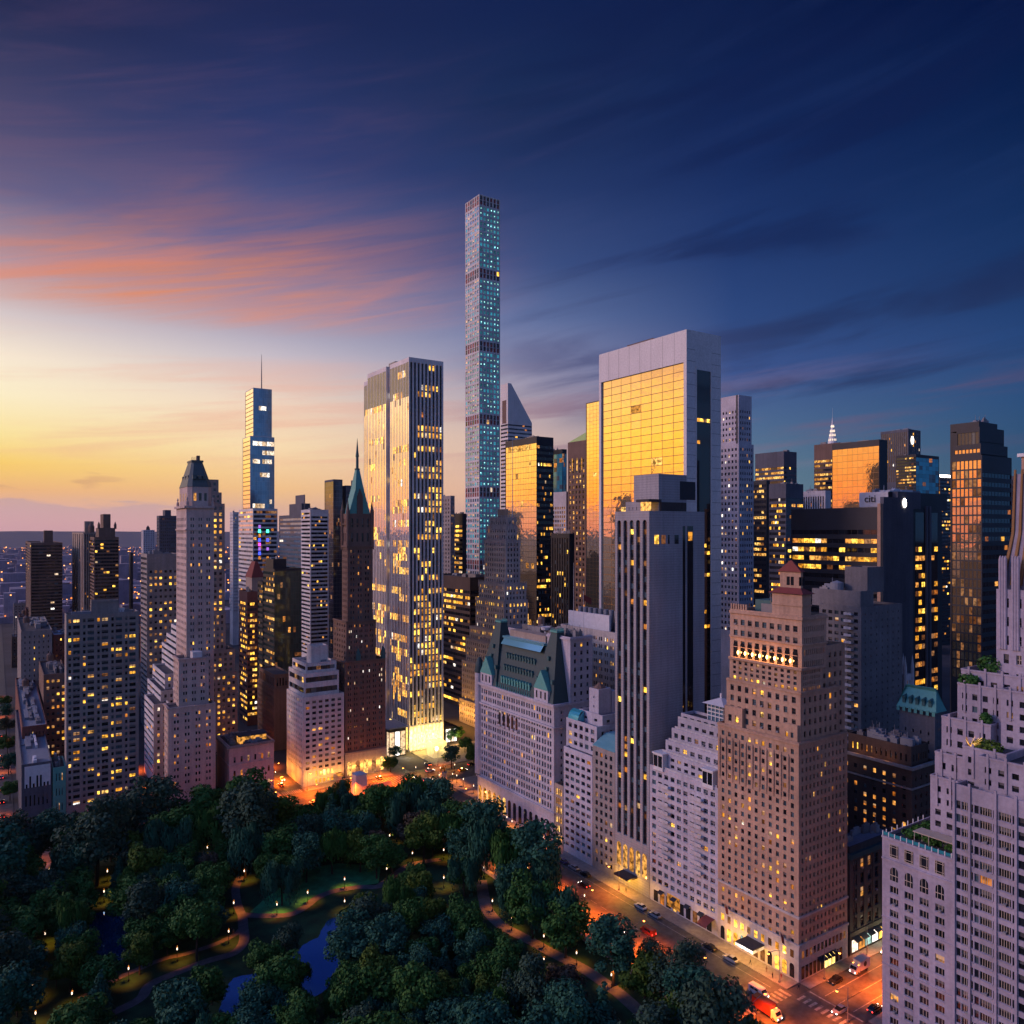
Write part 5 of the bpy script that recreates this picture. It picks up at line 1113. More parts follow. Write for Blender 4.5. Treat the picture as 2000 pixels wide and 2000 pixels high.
# ------------------------------------------------------------------ centre
b = Bld('tower', 'thin square pencil tower of white concrete grid and teal glass, tallest of all', 'white_brick', 936, 697, yvis=1090, cap=100, minpx=6)
G6 = dict(cols=6, wf=0.64, hf=0.62, dep=0.5, mt=0.3, mb=0.3, ml=0.4, mr=0.4, pd=0.0)
zt = Zy(379, 697); secs = []; z = 20.0
fl = 4.72; step = fl * 14
edges = []
zz_ = zt
while zz_ > 30:
    edges.append(('open', zz_ - fl * 2, zz_)); edges.append(('glass', max(20, zz_ - fl * 2 - fl * 12), zz_ - fl * 2)); zz_ -= fl * 14
b.tier(xl=908.7, xr=976.8, z0=0, z1=edges[-1][1], N=None, W=None, roof=False)
for i, (k, za, zb) in enumerate(edges):
    n = max(1, round((zb - za) / fl)); g = 'glass_teal' if zb > 150 else 'glass_teal_deep'
    if k == 'open':
        sN = S(glass='spandrel_red', pale='glass_dark', pp=0.25, p=0.0, nrow=2, **G6); sW = S(glass='spandrel_red', pale='spandrel_dark', pp=0.35, p=0.03, lit='lit_yellow', nrow=2, **G6)
        sN['wf'] = sW['wf'] = 0.74; sN['hf'] = sW['hf'] = 0.9; sN['dep'] = 0.4; sW['dep'] = 1.0
    else:
        sN = S(glass=g, pale='glass_blue', p=0.04, pp=0.25, lit='lit_ice', nrow=n, **G6); sW = S(glass='glass_teal_deep', p=0.0, pp=0.0, lit='lit_ice', nrow=n, **G6); sN['dep'] = 0.2; sW['dots'] = 0.5; sN['lit'] = 'lit_teal_boost'; sN['p'] = 0.5; sW['glass'] = 'lit_teal_boost'  # teal emission added so the pencil tower's glass reads brighter
    b.tier(xl=908.7, xr=976.8, z0=za, z1=zb, N=sN, W=sW, roof=(i == 0))
b.done()
# striped marble office tower
b = Bld('office_tower', 'tall white marble tower of vertical ribs with gold-lit floors on the plaza', 'marble', 798.8, 424, yvis=1470)
X, Y = b.X, b.Y; wy, wx = b.size(X, Y, 706, 866)
zt = Zy(697, 424)
PN = dict(pv=3.75, wf=0.56, hf=0.72, dep=0.9, mt=2.6, mb=14, ml=0.3, mr=0.3, p=0.02, pd=0.015, pp=0.0, runs=0.36, grad=1, topglass='glass_black', top_dark=5, spandrel='spandrel_dark')
cut = wy * 0.375; gap = wy * 0.075; end = wy * 0.86
b.tier(corner=(X, Y), wy=cut, wx=wx, z1=zt, N=S('piers', cols=12, glass='glass_pearl', **{**PN, 'dep': 0.14, 'wf': 0.74, 'hf': 0.985}), W=S('piers', cols=9, glass='glass_black', pu=2, **{**PN, 'runs': 0.72, 'p': 0.06, 'mr': 0.5}))
b.tier(corner=(X + 2.2, Y + cut), wy=gap, wx=wx - 2.2, z1=zt - 1.0, N=S('bands', cols=2, pv=3.75, hf=0.7, dep=0.3, mt=3, mb=14, ml=0.1, mr=0.1, p=0.25, glass='glass_black'), W=None)
b.tier(corner=(X + 0.003, Y + cut + gap), wy=end - cut - gap, wx=wx, z1=zt, N=S('piers', cols=12, glass='glass_pearl', **{**PN, 'dep': 0.14, 'wf': 0.74, 'hf': 0.985}), W=None)
b.tier(corner=(X + 1.6, Y + end), wy=wy - end, wx=wx - 3, z1=zt - 3.2, N=S('piers', cols=5, glass='glass_pearl', **{**PN, 'dep': 0.14, 'wf': 0.74, 'hf': 0.985}), W=None)
q = MB(); q.box(X + 3, X + 8, Y + cut - 1, Y + cut + gap + 3, zt - 1, zt + 2.4); q.obj('roof_unit', 'steel', b.root)
q = MB(); q.box(X - 0.08, X - 0.01, Y + 0.5, Y + cut, 0.6, 13.2); q.box(X + 0.3, X + wx - 0.3, Y - 0.08, Y - 0.01, 0.6, 13.2); q.obj('lobby_glass', 'lit_lobby', b.root)
q = MB()
for k in range(10): x = X + 0.3 + k * (wx - 0.6) / 9; q.box(x - 0.3, x + 0.3, Y - 0.35, Y - 0.09, 0, 13.5)
for k in range(7): y = Y + 0.5 + k * cut / 6; q.box(X - 0.35, X - 0.09, y - 0.3, y + 0.3, 0, 13.5)
q.obj('lobby_column', 'marble', b.root)
for k in range(3): add_light(b.root, (X + 3 + k * 7, Y - 5, 6), 5200, (1.0, 0.62, 0.14), 0.6)
add_light(b.root, (X - 5, Y + 4, 6), 4200, (1.0, 0.62, 0.14), 0.6); b.done()
# glass shop pavilion on the plaza
b = Bld('shop_pavilion', 'low glass shop pavilion glowing white beside the ribbed marble tower', 'black_metal', 760, 412, yvis=1490, roof='roof_pale')
t = b.tier(xl=735, xr=793, y=1425, N=S('curtain', cols=5, nrow=1, glass='lit_shop', dep=0.3, mt=1.8, mb=0.6, ml=.3, mr=.3, fr='black_metal', mull=0.25, p=0), W=S('curtain', cols=3, nrow=1, glass='lit_shop', dep=0.3, mt=1.8, mb=0.6, ml=.3, mr=.3, fr='black_metal', mull=0.25, p=0, pp=0), par=0.3)
q = MB(); q.box(t['X'] - 1, t['X1'] + 0.6, t['Y'] - 1, t['Y1'], t['z1'], t['z1'] + 0.7); q.obj('roof_slab', 'roof_pale', b.root)
add_light(b.root, (t['X'] + 8, t['Y'] - 5, 4), 1500, (1.0, 0.85, 0.6), 0.5); b.done()
b = Bld('shop_pavilion', 'low lit shop front right of the ribbed marble tower, behind plaza trees', 'dark_stone', 870, 440, yvis=1490)
t = b.tier(xl=845, xr=893, y=1421, N=None, W=S('curtain', cols=4, nrow=1, glass='lit_shop', dep=0.3, mt=1.2, mb=0.6, ml=.3, mr=.3, mull=0.2, p=0, pp=0, lit='lit_shop')); add_light(b.root, (t['X'] + 6, t['Y'] - 6, 4), 2600, (1.0, 0.5, 0.12), 0.5); b.done()
# stepped white crown tower
b = Bld('tower', 'stepped limestone tower with a rounded crown and lit setback floors behind the lilac hotel', 'limestone', 978, 452, yvis=1440)
V = dict(pv=3.3, wf=0.42, hf=0.55, dep=0.4)
lv = [(897, 976, 1010, 1392), (902, 976, 1034, 1310), (910, 976, 1034, 1262), (917, 976, 1034, 1235), (929, 977, 1031, 1174), (935, 979, 1028, 1141), (946, 981, 1016, 1055), (951, 982, 1010, 1027), (957, 983, 1008, 1010)]
z0 = 0
for k, (xl, xc, xr, y) in enumerate(lv):
    c = (b.X + 0.9 * k, b.Y + 0.5 * k)
    z1 = Zy(y, SA * c[0] + CA * c[1])
    N = S(pu=2.4, mt=1.0, mb=0.8, p=0.08 if k < 7 else 0.0, pd=0.06, pp=0.1, rows=(), trows=(0,) if k in (3, 4, 5) else (), fill=0.8, lit='lit_yellow', **V); W = S(pu=2.4, mt=1.0, mb=0.8, p=0.06, pd=0.05, pp=0.1, trows=(0,) if k in (4, 5) else (), fill=0.85, **V)
    t = b.tier(corner=c, xl=xl, xr=xr, z0=max(0, z0 - 0.9), z1=z1, N=N, W=W); z0 = z1
    if k > 4:
        q = MB(); n = round((t['Y1'] - t['Y']) / 1.6)
        for j in range(n + 1): y_ = t['Y'] + j * (t['Y1'] - t['Y']) / n; q.tube((t['X'], y_, z1 - 3), (t['X'], y_, z1 + 1.2), 0.35, 0.2, 6)
        n = round((t['X1'] - t['X']) / 1.6)
        for j in range(1, n + 1): x_ = t['X'] + j * (t['X1'] - t['X']) / n; q.tube((x_, t['Y'], z1 - 3), (x_, t['Y'], z1 + 1.2), 0.35, 0.2, 6)
        q.obj('parapet_finial', 'limestone', b.root)
q = MB(); q.box(t['X'] + 3, t['X1'] - 3, t['Y'] + 4, t['Y1'] - 4, z0 - 0.9, z0 + 5); q.obj('roof_house', 'buff_brick', b.root)
q = MB(); q.tube((t['X1'] - 2, t['Y'] + 1, z0), (t['X1'] - 2, t['Y'] + 1, z0 + 48), 0.25, 0.1, 5); q.obj('flagpole', 'white_metal', b.root)
for k in range(5): add_light(b.root, (b.X - 5, b.Y + 12 + k * 9, 8), 3000, (1.0, 0.42, 0.07), 0.4)
b.done()
# dark lit offices between the ribbed tower and the stepped tower
simple('office_tower', 'dark office tower with dense yellow floors right of the ribbed marble tower', 'dark_brown', 845, 918, 962, 1128, 520, OB(mt=8, runs=0.5, p=0.12, cols=16, glass='glass_black'), OB(mt=8, runs=0.5, p=0.1, glass='glass_black'), yvis=1420)
simple('tower', 'pale stepped tower edge beside the ribbed marble tower', 'limestone_dark', 852, 880, 888, 968, 640, S(cols=5, pv=3.4, wf=0.36, hf=0.5, mt=2, mb=2, p=0.02), S(cols=2, pv=3.4, wf=0.36, hf=0.5), yvis=1130, cl=1)
simple('office_tower', 'black tower with a yellow window column left of the pencil tower base', 'blue_black', 870, 903, 911, 1003, 660, OB(cols=5, mt=9, p=0.35, runs=0.4, glass='glass_black'), None, yvis=1130, cl=2)

# ------------------------------------------------------------------ left side: the avenue front on Y = 360
YS = 360.0


def spire_hotel():
    b = Bld('tower', 'brown brick tower with a teal gothic roof and needle spire on the avenue corner', 'brown_brick', 674, dY(674, YS), yvis=1500)
    X, Y = b.X, b.Y; zz = lambda y, c: Zy(y, SA * c[0] + CA * c[1])
    V = dict(pv=2.75, hf=0.5, dep=0.35)
    sp = [(0.28, 0.17), (0.62, 0.17)]
    t = b.tier(xl=651, xr=753, y=1293, N=S(pu=3.4, wf=0.35, mt=1, mb=14, p=0.02, **V), W=S(cols=6, pat=sp, mt=1.5, mb=12.5, p=0.08, pd=0.03, pp=0.30, lit='lit_white', **V))
    b.band(t, 11.5, 0.8, 0.5, 'limestone_dark'); b.band(t, t['z1'] - 0.7, 0.7, 0.5)
    q = MB(); q.box(X - 0.12, X + 22, Y - 0.14, Y - 0.01, 0, 11.4); q.obj('stone_base', 'limestone', b.root)
    for k in range(5):
        x = X + 2.2 + k * 4.3; q = MB(); hw = 1.15
        q.poly([(x - hw, Y - 0.2, 0.8), (x + hw, Y - 0.2, 0.8), (x + hw, Y - 0.2, 6.5)] + [(x + hw * math.cos(a), Y - 0.2, 6.5 + hw * math.sin(a)) for a in (0.4, 0.8, 1.2, 1.57, 1.95, 2.35, 2.75)] + [(x - hw, Y - 0.2, 6.5)]); q.obj('archway', 'lit_dim' if k in (1, 3) else 'lit_gold_strip', b.root)
        add_light(b.root, (x + 2.1, Y - 1.5, 5.0), 650, (1.0, 0.42, 0.06), 0.2)
    c = (X + 1.0, Y + 0.8); t1 = b.tier(corner=c, xl=651, xr=734, y=1214, z0=t['z1'] - 0.9, N=S(pu=3, wf=0.35, mt=1, mb=1, p=0.0, **V), W=S(cols=5, pat=sp, mt=1.2, mb=1, p=0.1, lit='lit_white', pp=0.2, **V)); b.band(t1, t1['z1'] - 0.6, 0.6, 0.4)
    for x in (X + 7, X + 20.5): q = MB(); q.frustum((x - 1.3, x + 1.3, Y - 0.3, Y + 1.6), (x - 0.2, x + 0.2, Y + 0.3, Y + 1.0), t['z1'] + 2.2, t['z1'] + 6); q.box(x - 1.1, x + 1.1, Y - 0.1, Y + 1.4, t['z1'] - 0.9, t['z1'] + 2.19); q.obj('oriel', 'copper_dark', b.root)
    c = (X + 2.0, Y + 1.8); t2 = b.tier(corner=c, xl=668, xr=727.5, y=1066, z0=t1['z1'] - 0.9, N=S(cols=4, wf=0.34, mt=1, mb=1, p=0.0, **V), W=S(cols=3, pat=sp, mt=1.5, mb=1, p=0.04, pp=0.5, lit='lit_orange', **V)); b.band(t2, t2['z1'] - 0.8, 0.9, 0.7)
    zz3 = zz(1003, c); t3 = b.tier(corner=(c[0] + 0.3, c[1] + 0.3), xl=669, xr=726.5, z0=t2['z1'] - 0.9, z1=zz3, N=S(cols=3, nrow=2, wf=0.4, hf=0.6, mt=1, mb=1.5, dep=0.5), W=S(cols=4, nrow=2, wf=0.34, hf=0.6, mt=1, mb=1.5, dep=0.5)); b.band(t3, zz3 - 5.5, 0.6, 0.5)
    x0, x1, y0, y1 = t3['X'], t3['X1'], t3['Y'], t3['Y1']; xm, ym = (x0 + x1) / 2, (y0 + y1) / 2
    zc = zz(917, (xm, ym)); zl = zz(892, (xm, ym)); zs = zz(855, (xm, ym))
    q = MB(); q.frustum((x0 + 0.5, x1 - 0.5, y0 + 0.5, y1 - 0.5), (xm - 2.2, xm + 2.2, ym - 3.2, ym + 3.2), zz3 - 0.9, zz3 + (zc - zz3) * 0.55, cap=False); q.frustum((xm - 2.2, xm + 2.2, ym - 3.2, ym + 3.2), (xm - 0.8, xm + 0.8, ym - 1.0, ym + 1.0), zz3 + (zc - zz3) * 0.55, zc); q.obj('steep_roof', 'copper', b.root)
    q = MB(); q.lathe((xm, ym, zc - 0.2), [(1.3, 0), (1.3, 0.7), (0.7, 0.8), (0.65, zl - zc), (0.9, zl - zc + 0.3), (0.55, zl - zc + 3), (0.05, zs - zc)], 8); q.obj('spire', 'copper_dark', b.root)
    for px, py in ((x0, y0), (x1, y0), (x0, y1), (x1, y1)): q = MB(); q.lathe((px, py, 0), [(0.9, t2['z1'] - 2), (0.95, zz3 + 1.5), (0.7, zz3 + 2), (0.02, zz3 + 7)], 8); q.obj('corner_turret', 'brown_brick', b.root)
    q = MB(); w = 1.5; zg = zz3 + 8.5
    q.box(xm - w, xm + w, y0 - 0.1, y0 + 3.5, zz3 - 0.5, zg); q.poly([(xm - w, y0 - 0.1, zg), (xm + w, y0 - 0.1, zg), (xm, y0 - 0.1, zg + 4)]); q.quad((xm - w, y0 - 0.1, zg), (xm, y0 - 0.1, zg + 4), (xm, y0 + 3.5, zg + 4), (xm - w, y0 + 3.5, zg)); q.quad((xm, y0 - 0.1, zg + 4), (xm + w, y0 - 0.1, zg), (xm + w, y0 + 3.5, zg), (xm, y0 + 3.5, zg + 4)); q.obj('gabled_dormer', 'brown_brick', b.root)
    b.done()


spire_hotel()
# white corner apartment house
b = Bld('apartment_house', 'white brick corner apartment house with chamfered set-back top floors on the avenue', 'white_brick', 591.5, dY(591.5, 358.5), yvis=1545, roof='roof_pale')
X, Y = b.X, b.Y
V = dict(pv=2.6, hf=0.5, dep=0.25)
t = b.tier(xl=560, xr=672, y=1362, N=S(pu=2.6, wf=0.34, mt=1, mb=7, p=0.05, pd=0.03, **V), W=S(cols=6, wf=0.60, mt=1.6, mb=7, p=0.06, pd=0.05, pp=0.25, lit='lit_orange', split=2, fr='frame_grey', **V)); b.clutter(t, 1)
z = t['z1']; c = (X + 1, Y + 1)
for xl, xr, y, n in ((564, 662, 1316, 2), (571, 657, 1296, 1)):
    z1 = Zy(y, SA * c[0] + CA * c[1]); t2 = b.tier(corner=c, xl=xl, xr=xr, z0=z - 0.9, z1=z1, N=S('bands', cols=6, nrow=n, hf=0.5, mt=0.7, mb=1.0, dep=0.4), W=S('bands', cols=6, nrow=n, hf=0.48, mt=0.7, mb=1.0, dep=0.5, p=0.06, lit='lit_orange')); z = z1; c = (c[0] + 1.2, c[1] + 1.2); b.clutter(t2, 2, hmax=2)
c = (X + 5.5, Y + 4); b.tier(corner=c, xl=599, xr=640, y=1262, z0=z - 0.9, N=S('blank'), W=S('blank'))
for k in range(5): q = MB(); q.box(X + 6 + k * 2, X + 7 + k * 2, Y - 0.06, Y + 0.1, 4.2, 6.6); q.obj('shop_window', 'lit_lobby', b.root); q = MB(); q.box(X + 6 + k * 2, X + 7 + k * 2, Y - 0.06, Y + 0.1, 0.8, 2.6); q.obj('shop_window', 'lit_yellow', b.root)
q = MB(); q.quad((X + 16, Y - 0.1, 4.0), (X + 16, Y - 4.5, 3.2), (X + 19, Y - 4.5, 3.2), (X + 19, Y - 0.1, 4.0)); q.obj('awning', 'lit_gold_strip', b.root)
for k in range(3): add_light(b.root, (X + 3 + k * 7, Y - 3.5, 4.5), 1500, (1.0, 0.36, 0.05), 0.3)
for k in range(3): add_light(b.root, (X - 4, Y + 6 + k * 9, 5), 1600, (1.0, 0.32, 0.04), 0.3)
b.done()
# brick block with a white penthouse floor
b, t = simple('apartment_house', 'brown brick block with a white penthouse floor behind the white corner house', 'brown_brick', 503, 535, 604, 1345, 425, S(pu=2.4, pv=2.8, wf=0.42, hf=0.55, mt=1, mb=2, p=0.16, pd=0.2, lit='lit_gold_strip'), S('blank'), yvis=1480, cl=0, done=False)
b.tier(corner=(b.X + 0.5, b.Y + 0.5), xl=506, xr=570, y=1318, z0=t['z1'] - 0.9, N=S(cols=10, nrow=1, wf=0.5, hf=0.6, mb=0.4, mt=0.6), W=S(cols=5, nrow=1, wf=0.5, hf=0.6, mb=0.4, mt=0.6)); b.tiers[-1]; b.W; b.done()
# palazzo club
b = Bld('club_house', 'low pink palazzo with a dark equipment-filled roof and glowing penthouse on the avenue', 'pink_stone', 448, dY(448, YS), yvis=1530)
t = b.tier(xl=424, xr=535, y=1458, N=S('blank'), W=S(cols=6, nrow=3, wf=0.3, hf=0.42, mt=3.4, mb=2, p=0.12, pd=0.25, pp=0.05, lit='lit_orange'), par=0.6); b.band(t, t['z1'] - 0.9, 1.0, 1.3, 'limestone_dark'); b.band(t, t['z1'] - 9, 0.5, 0.3)
b.clutter(t, 12, hmax=2.2, mats=('roof_pale', 'slate_concrete', 'steel'))
q = MB(); q.box(b.X + 5.5, b.X + 17.5, b.Y + 3.5, b.Y + 9, t['z1'] - 0.7, t['z1'] + 2.6); q.obj('penthouse_glass', 'lit_gold_strip', b.root); q = MB(); q.box(b.X + 5, b.X + 18, b.Y + 3.2, b.Y + 10, t['z1'] + 2.61, t['z1'] + 3.2); q.obj('penthouse_roof', 'roof_felt', b.root); b.done()


def mansard_tower():
    b = Bld('tower', 'slim stone hotel tower with a grey-green copper mansard crown, north face pink with dawn', 'sand_stone', 330, dY(330, YS), yvis=1500)
    X, Y = b.X, b.Y; zz = lambda y, c: Zy(y, SA * c[0] + CA * c[1]); V = dict(pv=2.95, hf=0.45, dep=0.3)
    pr = [(0.36, 0.16), (0.64, 0.16)]
    t = b.tier(xl=321, xr=421, y=1383, N=S(pu=3, wf=0.3, mt=1, mb=4, p=0.03, **V), W=S(cols=4, pat=pr, mt=2, mb=4, p=0.10, pd=0.05, lit='lit_orange', **V)); b.band(t, t['z1'] - 0.6, 0.6, 0.5)
    c = (X + 4.7, Y + 4.0); t1 = b.tier(corner=c, xl=339, xr=408, y=1287, z0=t['z1'] - 0.9, N=S(pu=3, wf=0.34, mt=1, mb=1, p=0.02, **V), W=S(cols=3, pat=pr, mt=1.4, mb=1, p=0.03, **V)); b.band(t1, t1['z1'] - 0.6, 0.6, 0.5)
    c = (X + 9.0, Y + 10.0); xr = 418
    t2 = b.tier(corner=c, xl=344.5, xr=xr, y=988, z0=0, N=S(cols=7, wf=0.42, mt=4.5, mb=10, p=0.05, pd=0.05, pp=0.4, lit='lit_dim', **V), W=S(cols=3, pat=pr, mt=4.5, mb=10, p=0.07, pd=0.02, pp=0.3, **V)); b.band(t2, t2['z1'] - 0.9, 1.0, 1.0); b.band(t2, t2['z1'] - 11, 0.6, 0.5)
    for k in range(2): q = MB(); q.box(c[0] + 1 + 0.5, c[0] + 5.5, c[1] - 6, c[1] - 0.05, t1['z1'] - 0.9, t1['z1'] + 2.4 ); q.obj('terrace_room', 'white_metal', b.root) if k == 0 else None
    x0, x1, y0, y1 = t2['X'] + 0.9, t2['X1'] - 0.6, t2['Y'] + 0.9, t2['Y1'] - 0.9; z0 = t2['z1']; z1 = zz(950, (x0, y0)); z2 = zz(902, (x0 + 3, y0 + 5))
    def octa(q, x0, x1, y0, y1, e, za, X0, X1, Y0, Y1, E, zb, cap=True):
        A = [(x0 + e, y0), (x1 - e, y0), (x1, y0 + e), (x1, y1 - e), (x1 - e, y1), (x0 + e, y1), (x0, y1 - e), (x0, y0 + e)]; B_ = [(X0 + E, Y0), (X1 - E, Y0), (X1, Y0 + E), (X1, Y1 - E), (X1 - E, Y1), (X0 + E, Y1), (X0, Y1 - E), (X0, Y0 + E)]
        for k in range(8): q.quad((*A[k], za), (*A[(k + 1) % 8], za), (*B_[(k + 1) % 8], zb), (*B_[k], zb))
        if cap: q.poly([(*p, zb) for p in B_])
    q = MB(); octa(q, x0, x1, y0, y1, 1.8, z0 - 0.9, x0, x1, y0, y1, 1.8, z1); q.obj('crown_drum', 'sand_stone', b.root)
    ix, iy = (x1 - x0) * 0.27, (y1 - y0) * 0.27
    q = MB(); octa(q, x0 - .2, x1 + .2, y0 - .2, y1 + .2, 1.9, z1, x0 + ix, x1 - ix, y0 + iy, y1 - iy, 0.8, z2); q.obj('mansard_roof', 'patina_grey', b.root)
    q = MB(); q.box(x0 + ix - 0.2, x1 - ix + 0.2, y0 + iy - 0.2, y1 - iy + 0.2, z2 + 0.01, z2 + 0.9); q.obj('roof_crest', 'patina_grey', b.root)
    q = MB(); q.box((x0 + x1) / 2 + 0.6, (x0 + x1) / 2 + 1.9, (y0 + y1) / 2 - 1, (y0 + y1) / 2 + 1, z2 + 0.91, z2 + 3.4)
    for k in range(5): q.tube((x0 + ix + 0.5 * k, y0 + iy + 1, z2 + 0.9), (x0 + ix + 0.5 * k, y0 + iy + 1, z2 + 2.2 + 0.3 * (k % 2)), 0.08, n=4)
    q.obj('chimney', 'brown_brick', b.root)
    for k in range(3):
        for f in (0, 1):
            q = MB()
            if f: x = x0 + 1.8 + (k + .5) * (x1 - x0 - 3.6) / 3; q.box(x - 0.55, x + 0.55, y0 - 0.06, y0 + 0.1, z0 + 2.5, z0 + 6)
            else: y = y0 + 1.8 + (k + .5) * (y1 - y0 - 3.6) / 3; q.box(x0 - 0.06, x0 + 0.1, y - 0.55, y + 0.55, z0 + 2.5, z0 + 6)
            q.obj('tall_window', 'lit_gold_strip' if (f == 1 and k == 0) else 'glass_dark', b.root)
            q = MB(); s_ = 0.75
            zd = z1 + 3.5
            if f: q.box(x - s_, x + s_, y0 + 0.7, y0 + 2.4, zd, zd + 1.8)
            else: q.box(x0 + 0.7, x0 + 2.4, y - s_, y + s_, zd, zd + 1.8)
            q.obj('dormer', 'patina_grey', b.root)
    for px, py in ((x0 - .4, y0 - .4), (x1 + .2, y0 - .4), (x0 - .4, y1 + .2)): q = MB(); q.lathe((px, py, z0 - 0.5), [(0.6, 0), (0.6, 2.6), (0.2, 3), (0.45, 3.8), (0.02, 4.8)], 8); q.obj('urn', 'sand_stone', b.root)
    b.clutter(t1, 1, hmax=1); b.done()


mansard_tower()
# stepped tower standing behind it
b = Bld('tower', 'stepped stone tower with bright yellow windows right behind the copper-crowned hotel tower', 'limestone_dark', 400, 420, yvis=1450)
V = dict(pv=3.2, wf=0.5, hf=0.52, dep=0.2, p=0.42, pd=0.14, pp=0.1); z0 = 0
for k, (xr, y) in enumerate(((464, 1318), (459, 1272), (441, 1197), (439, 983), (433, 961), (427, 936))):
    c = (b.X + 0.3 * k, b.Y + 0.8 * k); z1 = Zy(y, SA * c[0] + CA * c[1]); t = b.tier(corner=c, xl=388, xr=xr, wy=16 - k, z0=max(0, z0 - .9), z1=z1, N=None, W=S(pu=2.6, mt=1, mb=1, **(V if k < 4 else {**V, 'p': 0.0, 'pd': 0.0}))); z0 = z1
b.done()
# terraced white houses stepping down the side street
b = Bld('apartment_house', 'white ribbon-windowed apartment house stepping down in terraces left of the copper-crowned tower', 'white_brick', 313, dY(313, 368), yvis=1500, roof='roof_felt')
z0 = 0; st = [(282, 300, 1376), (288, 314, 1350), (298, 322, 1317), (316, 342, 1271), (325, 344, 1247), (334, 346, 1224)]
for k, (xl, xc, y) in enumerate(st):
    dk = 366 + 9 * k; X_, Y_ = P(xc, dk); z1 = Zy(y, dk)
    t = b.tier(corner=(X_, Y_), xl=xl, wx=7, z0=0, z1=z1, N=S('bands', cols=6, pv=3.2, hf=0.42, mt=1, mb=4, p=0.0, pd=0.05, pp=0.3, ml=0.3, mr=0.3, dep=0.25), W=S(cols=2, pv=3.2, wf=0.4, hf=0.5, mt=1, mb=4, p=0.12, pd=0.06))
b.done()
# office house with balconied flank
simple('apartment_house', 'grey tower with a balcony-striped flank and scattered yellow windows left of the copper-crowned tower', 'limestone_dark', 275, 287, 350, 1082, 470, S('bands', cols=5, pv=3.1, hf=0.5, mt=1.5, mb=2, p=0.0, pd=0.0, pp=0.2), S(cols=6, pv=3.9, wf=0.5, hf=0.42, mt=9, mb=2, p=0.30, pd=0.14, pp=0.1), yvis=1360, cl=2)
# balconied slab on the avenue
b, t = simple('apartment_house', 'grid-fronted grey apartment slab with many lit windows and a brick penthouse at the park edge', 'park_grey', 126, 129.5, 271, 1201, dY(129.5, YS), S('blank'), S(cols=5, pv=2.52, pat=[(0.16, 0.18), (0.62, 0.46)], hf=0.56, dep=0.5, mt=1.4, mb=4, p=0.16, pd=0.06, pp=0.22, split=2, fr='frame_dark', ml=0.4, mr=0.4), yvis=1530, cl=6, done=False, hmax=2)
b.wall = 'limestone_dark'
b.tier(corner=(b.X + 9, b.Y + 4), xl=178, xr=230, y=1172, z0=t['z1'] - 0.9, N=S('blank'), W=S('blank'))
q = MB()
for k in range(3): q.tube((b.X + 19 + k, b.Y + 3, t['z1'] - 0.9), (b.X + 19 + k, b.Y + 3, t['z1'] + 1.5), 0.7, n=10)
q.obj('roof_vent', 'roof_white', b.root); b.done()
# little corner cluster
b = Bld('town_house', 'low corner town house with a painted blue-white wall at the park edge', 'slate_concrete', 42, dY(42, YS), yvis=1560, roof='roof_pale')
t = b.tier(xl=30, wx=10.2, y=1494, N=S('blank'), W=S(cols=6, nrow=3, wf=0.3, hf=0.5, mt=2, mb=1.5, p=0.05, pd=0.1)); b.clutter(t, 7, hmax=2, mats=('roof_white', 'roof_pale', 'steel'))
q = MB(); q.box(t['X'] + 1.0, t['X1'] - 0.4, t['Y'] - 0.12, t['Y'] - 0.02, t['z1'] - 9.5, t['z1'] - 1.0); q.obj('painted_wall', 'white_metal', b.root)
for k in range(7): q = MB(); x = t['X'] + 1.4 + k * 1.2; q.box(x, x + 0.6, t['Y'] - 0.2, t['Y'] - 0.13, t['z1'] - 9.5, t['z1'] - (5.0 if k in (1, 3, 4) else 8.0)); q.obj('window', 'glass_dark', b.root)
b.done()
simple('town_house', 'tiny teal-fronted house between the corner house and the apartment slab', 'copper', 98, 103, 129, 1500, dY(103, YS), S('blank'), S(cols=3, nrow=4, wf=0.3, hf=0.5, mt=1, mb=1, p=0.2), yvis=1560, cl=3, wx=4.6)
simple('apartment_house', 'dark brick house with a bare cluttered roof behind the corner house', 'red_brick', 30, 43, 92, 1420, 345, S('blank'), S(cols=6, pv=3, wf=0.22, hf=0.45, mt=2, mb=2, p=0.10, lit='lit_gold_strip'), yvis=1470, cl=8, roof='roof_pale', hmax=2.2, tank=1)
simple('apartment_house', 'brown house with a column of bright yellow windows beside the apartment slab', 'brown_brick', 76, 85, 132, 1318, 395, S('blank'), S(cols=4, pv=3.3, wf=0.5, hf=0.45, mt=2, mb=2, p=0.32, pd=0.15), yvis=1440, cl=4, tank=1)
simple('apartment_house', 'plain grey prewar house with a flat parapet below the balconied brown tower', 'limestone_dark', 34, 41, 102, 1233, 450, S(pu=3, pv=3, wf=0.3, hf=0.5), S(cols=6, pv=3.2, wf=0.2, hf=0.4, mt=2, mb=2, p=0.03, pd=0.04), yvis=1420, cl=5, tank=1)
simple('apartment_house', 'dark narrow house with a pale roof edge behind the apartment slab', 'red_brick', 98, 104, 134, 1240, 470, S('blank'), S(cols=3, pv=3.2, wf=0.3, hf=0.4, p=0.06), yvis=1330, cl=3, roof='roof_white')
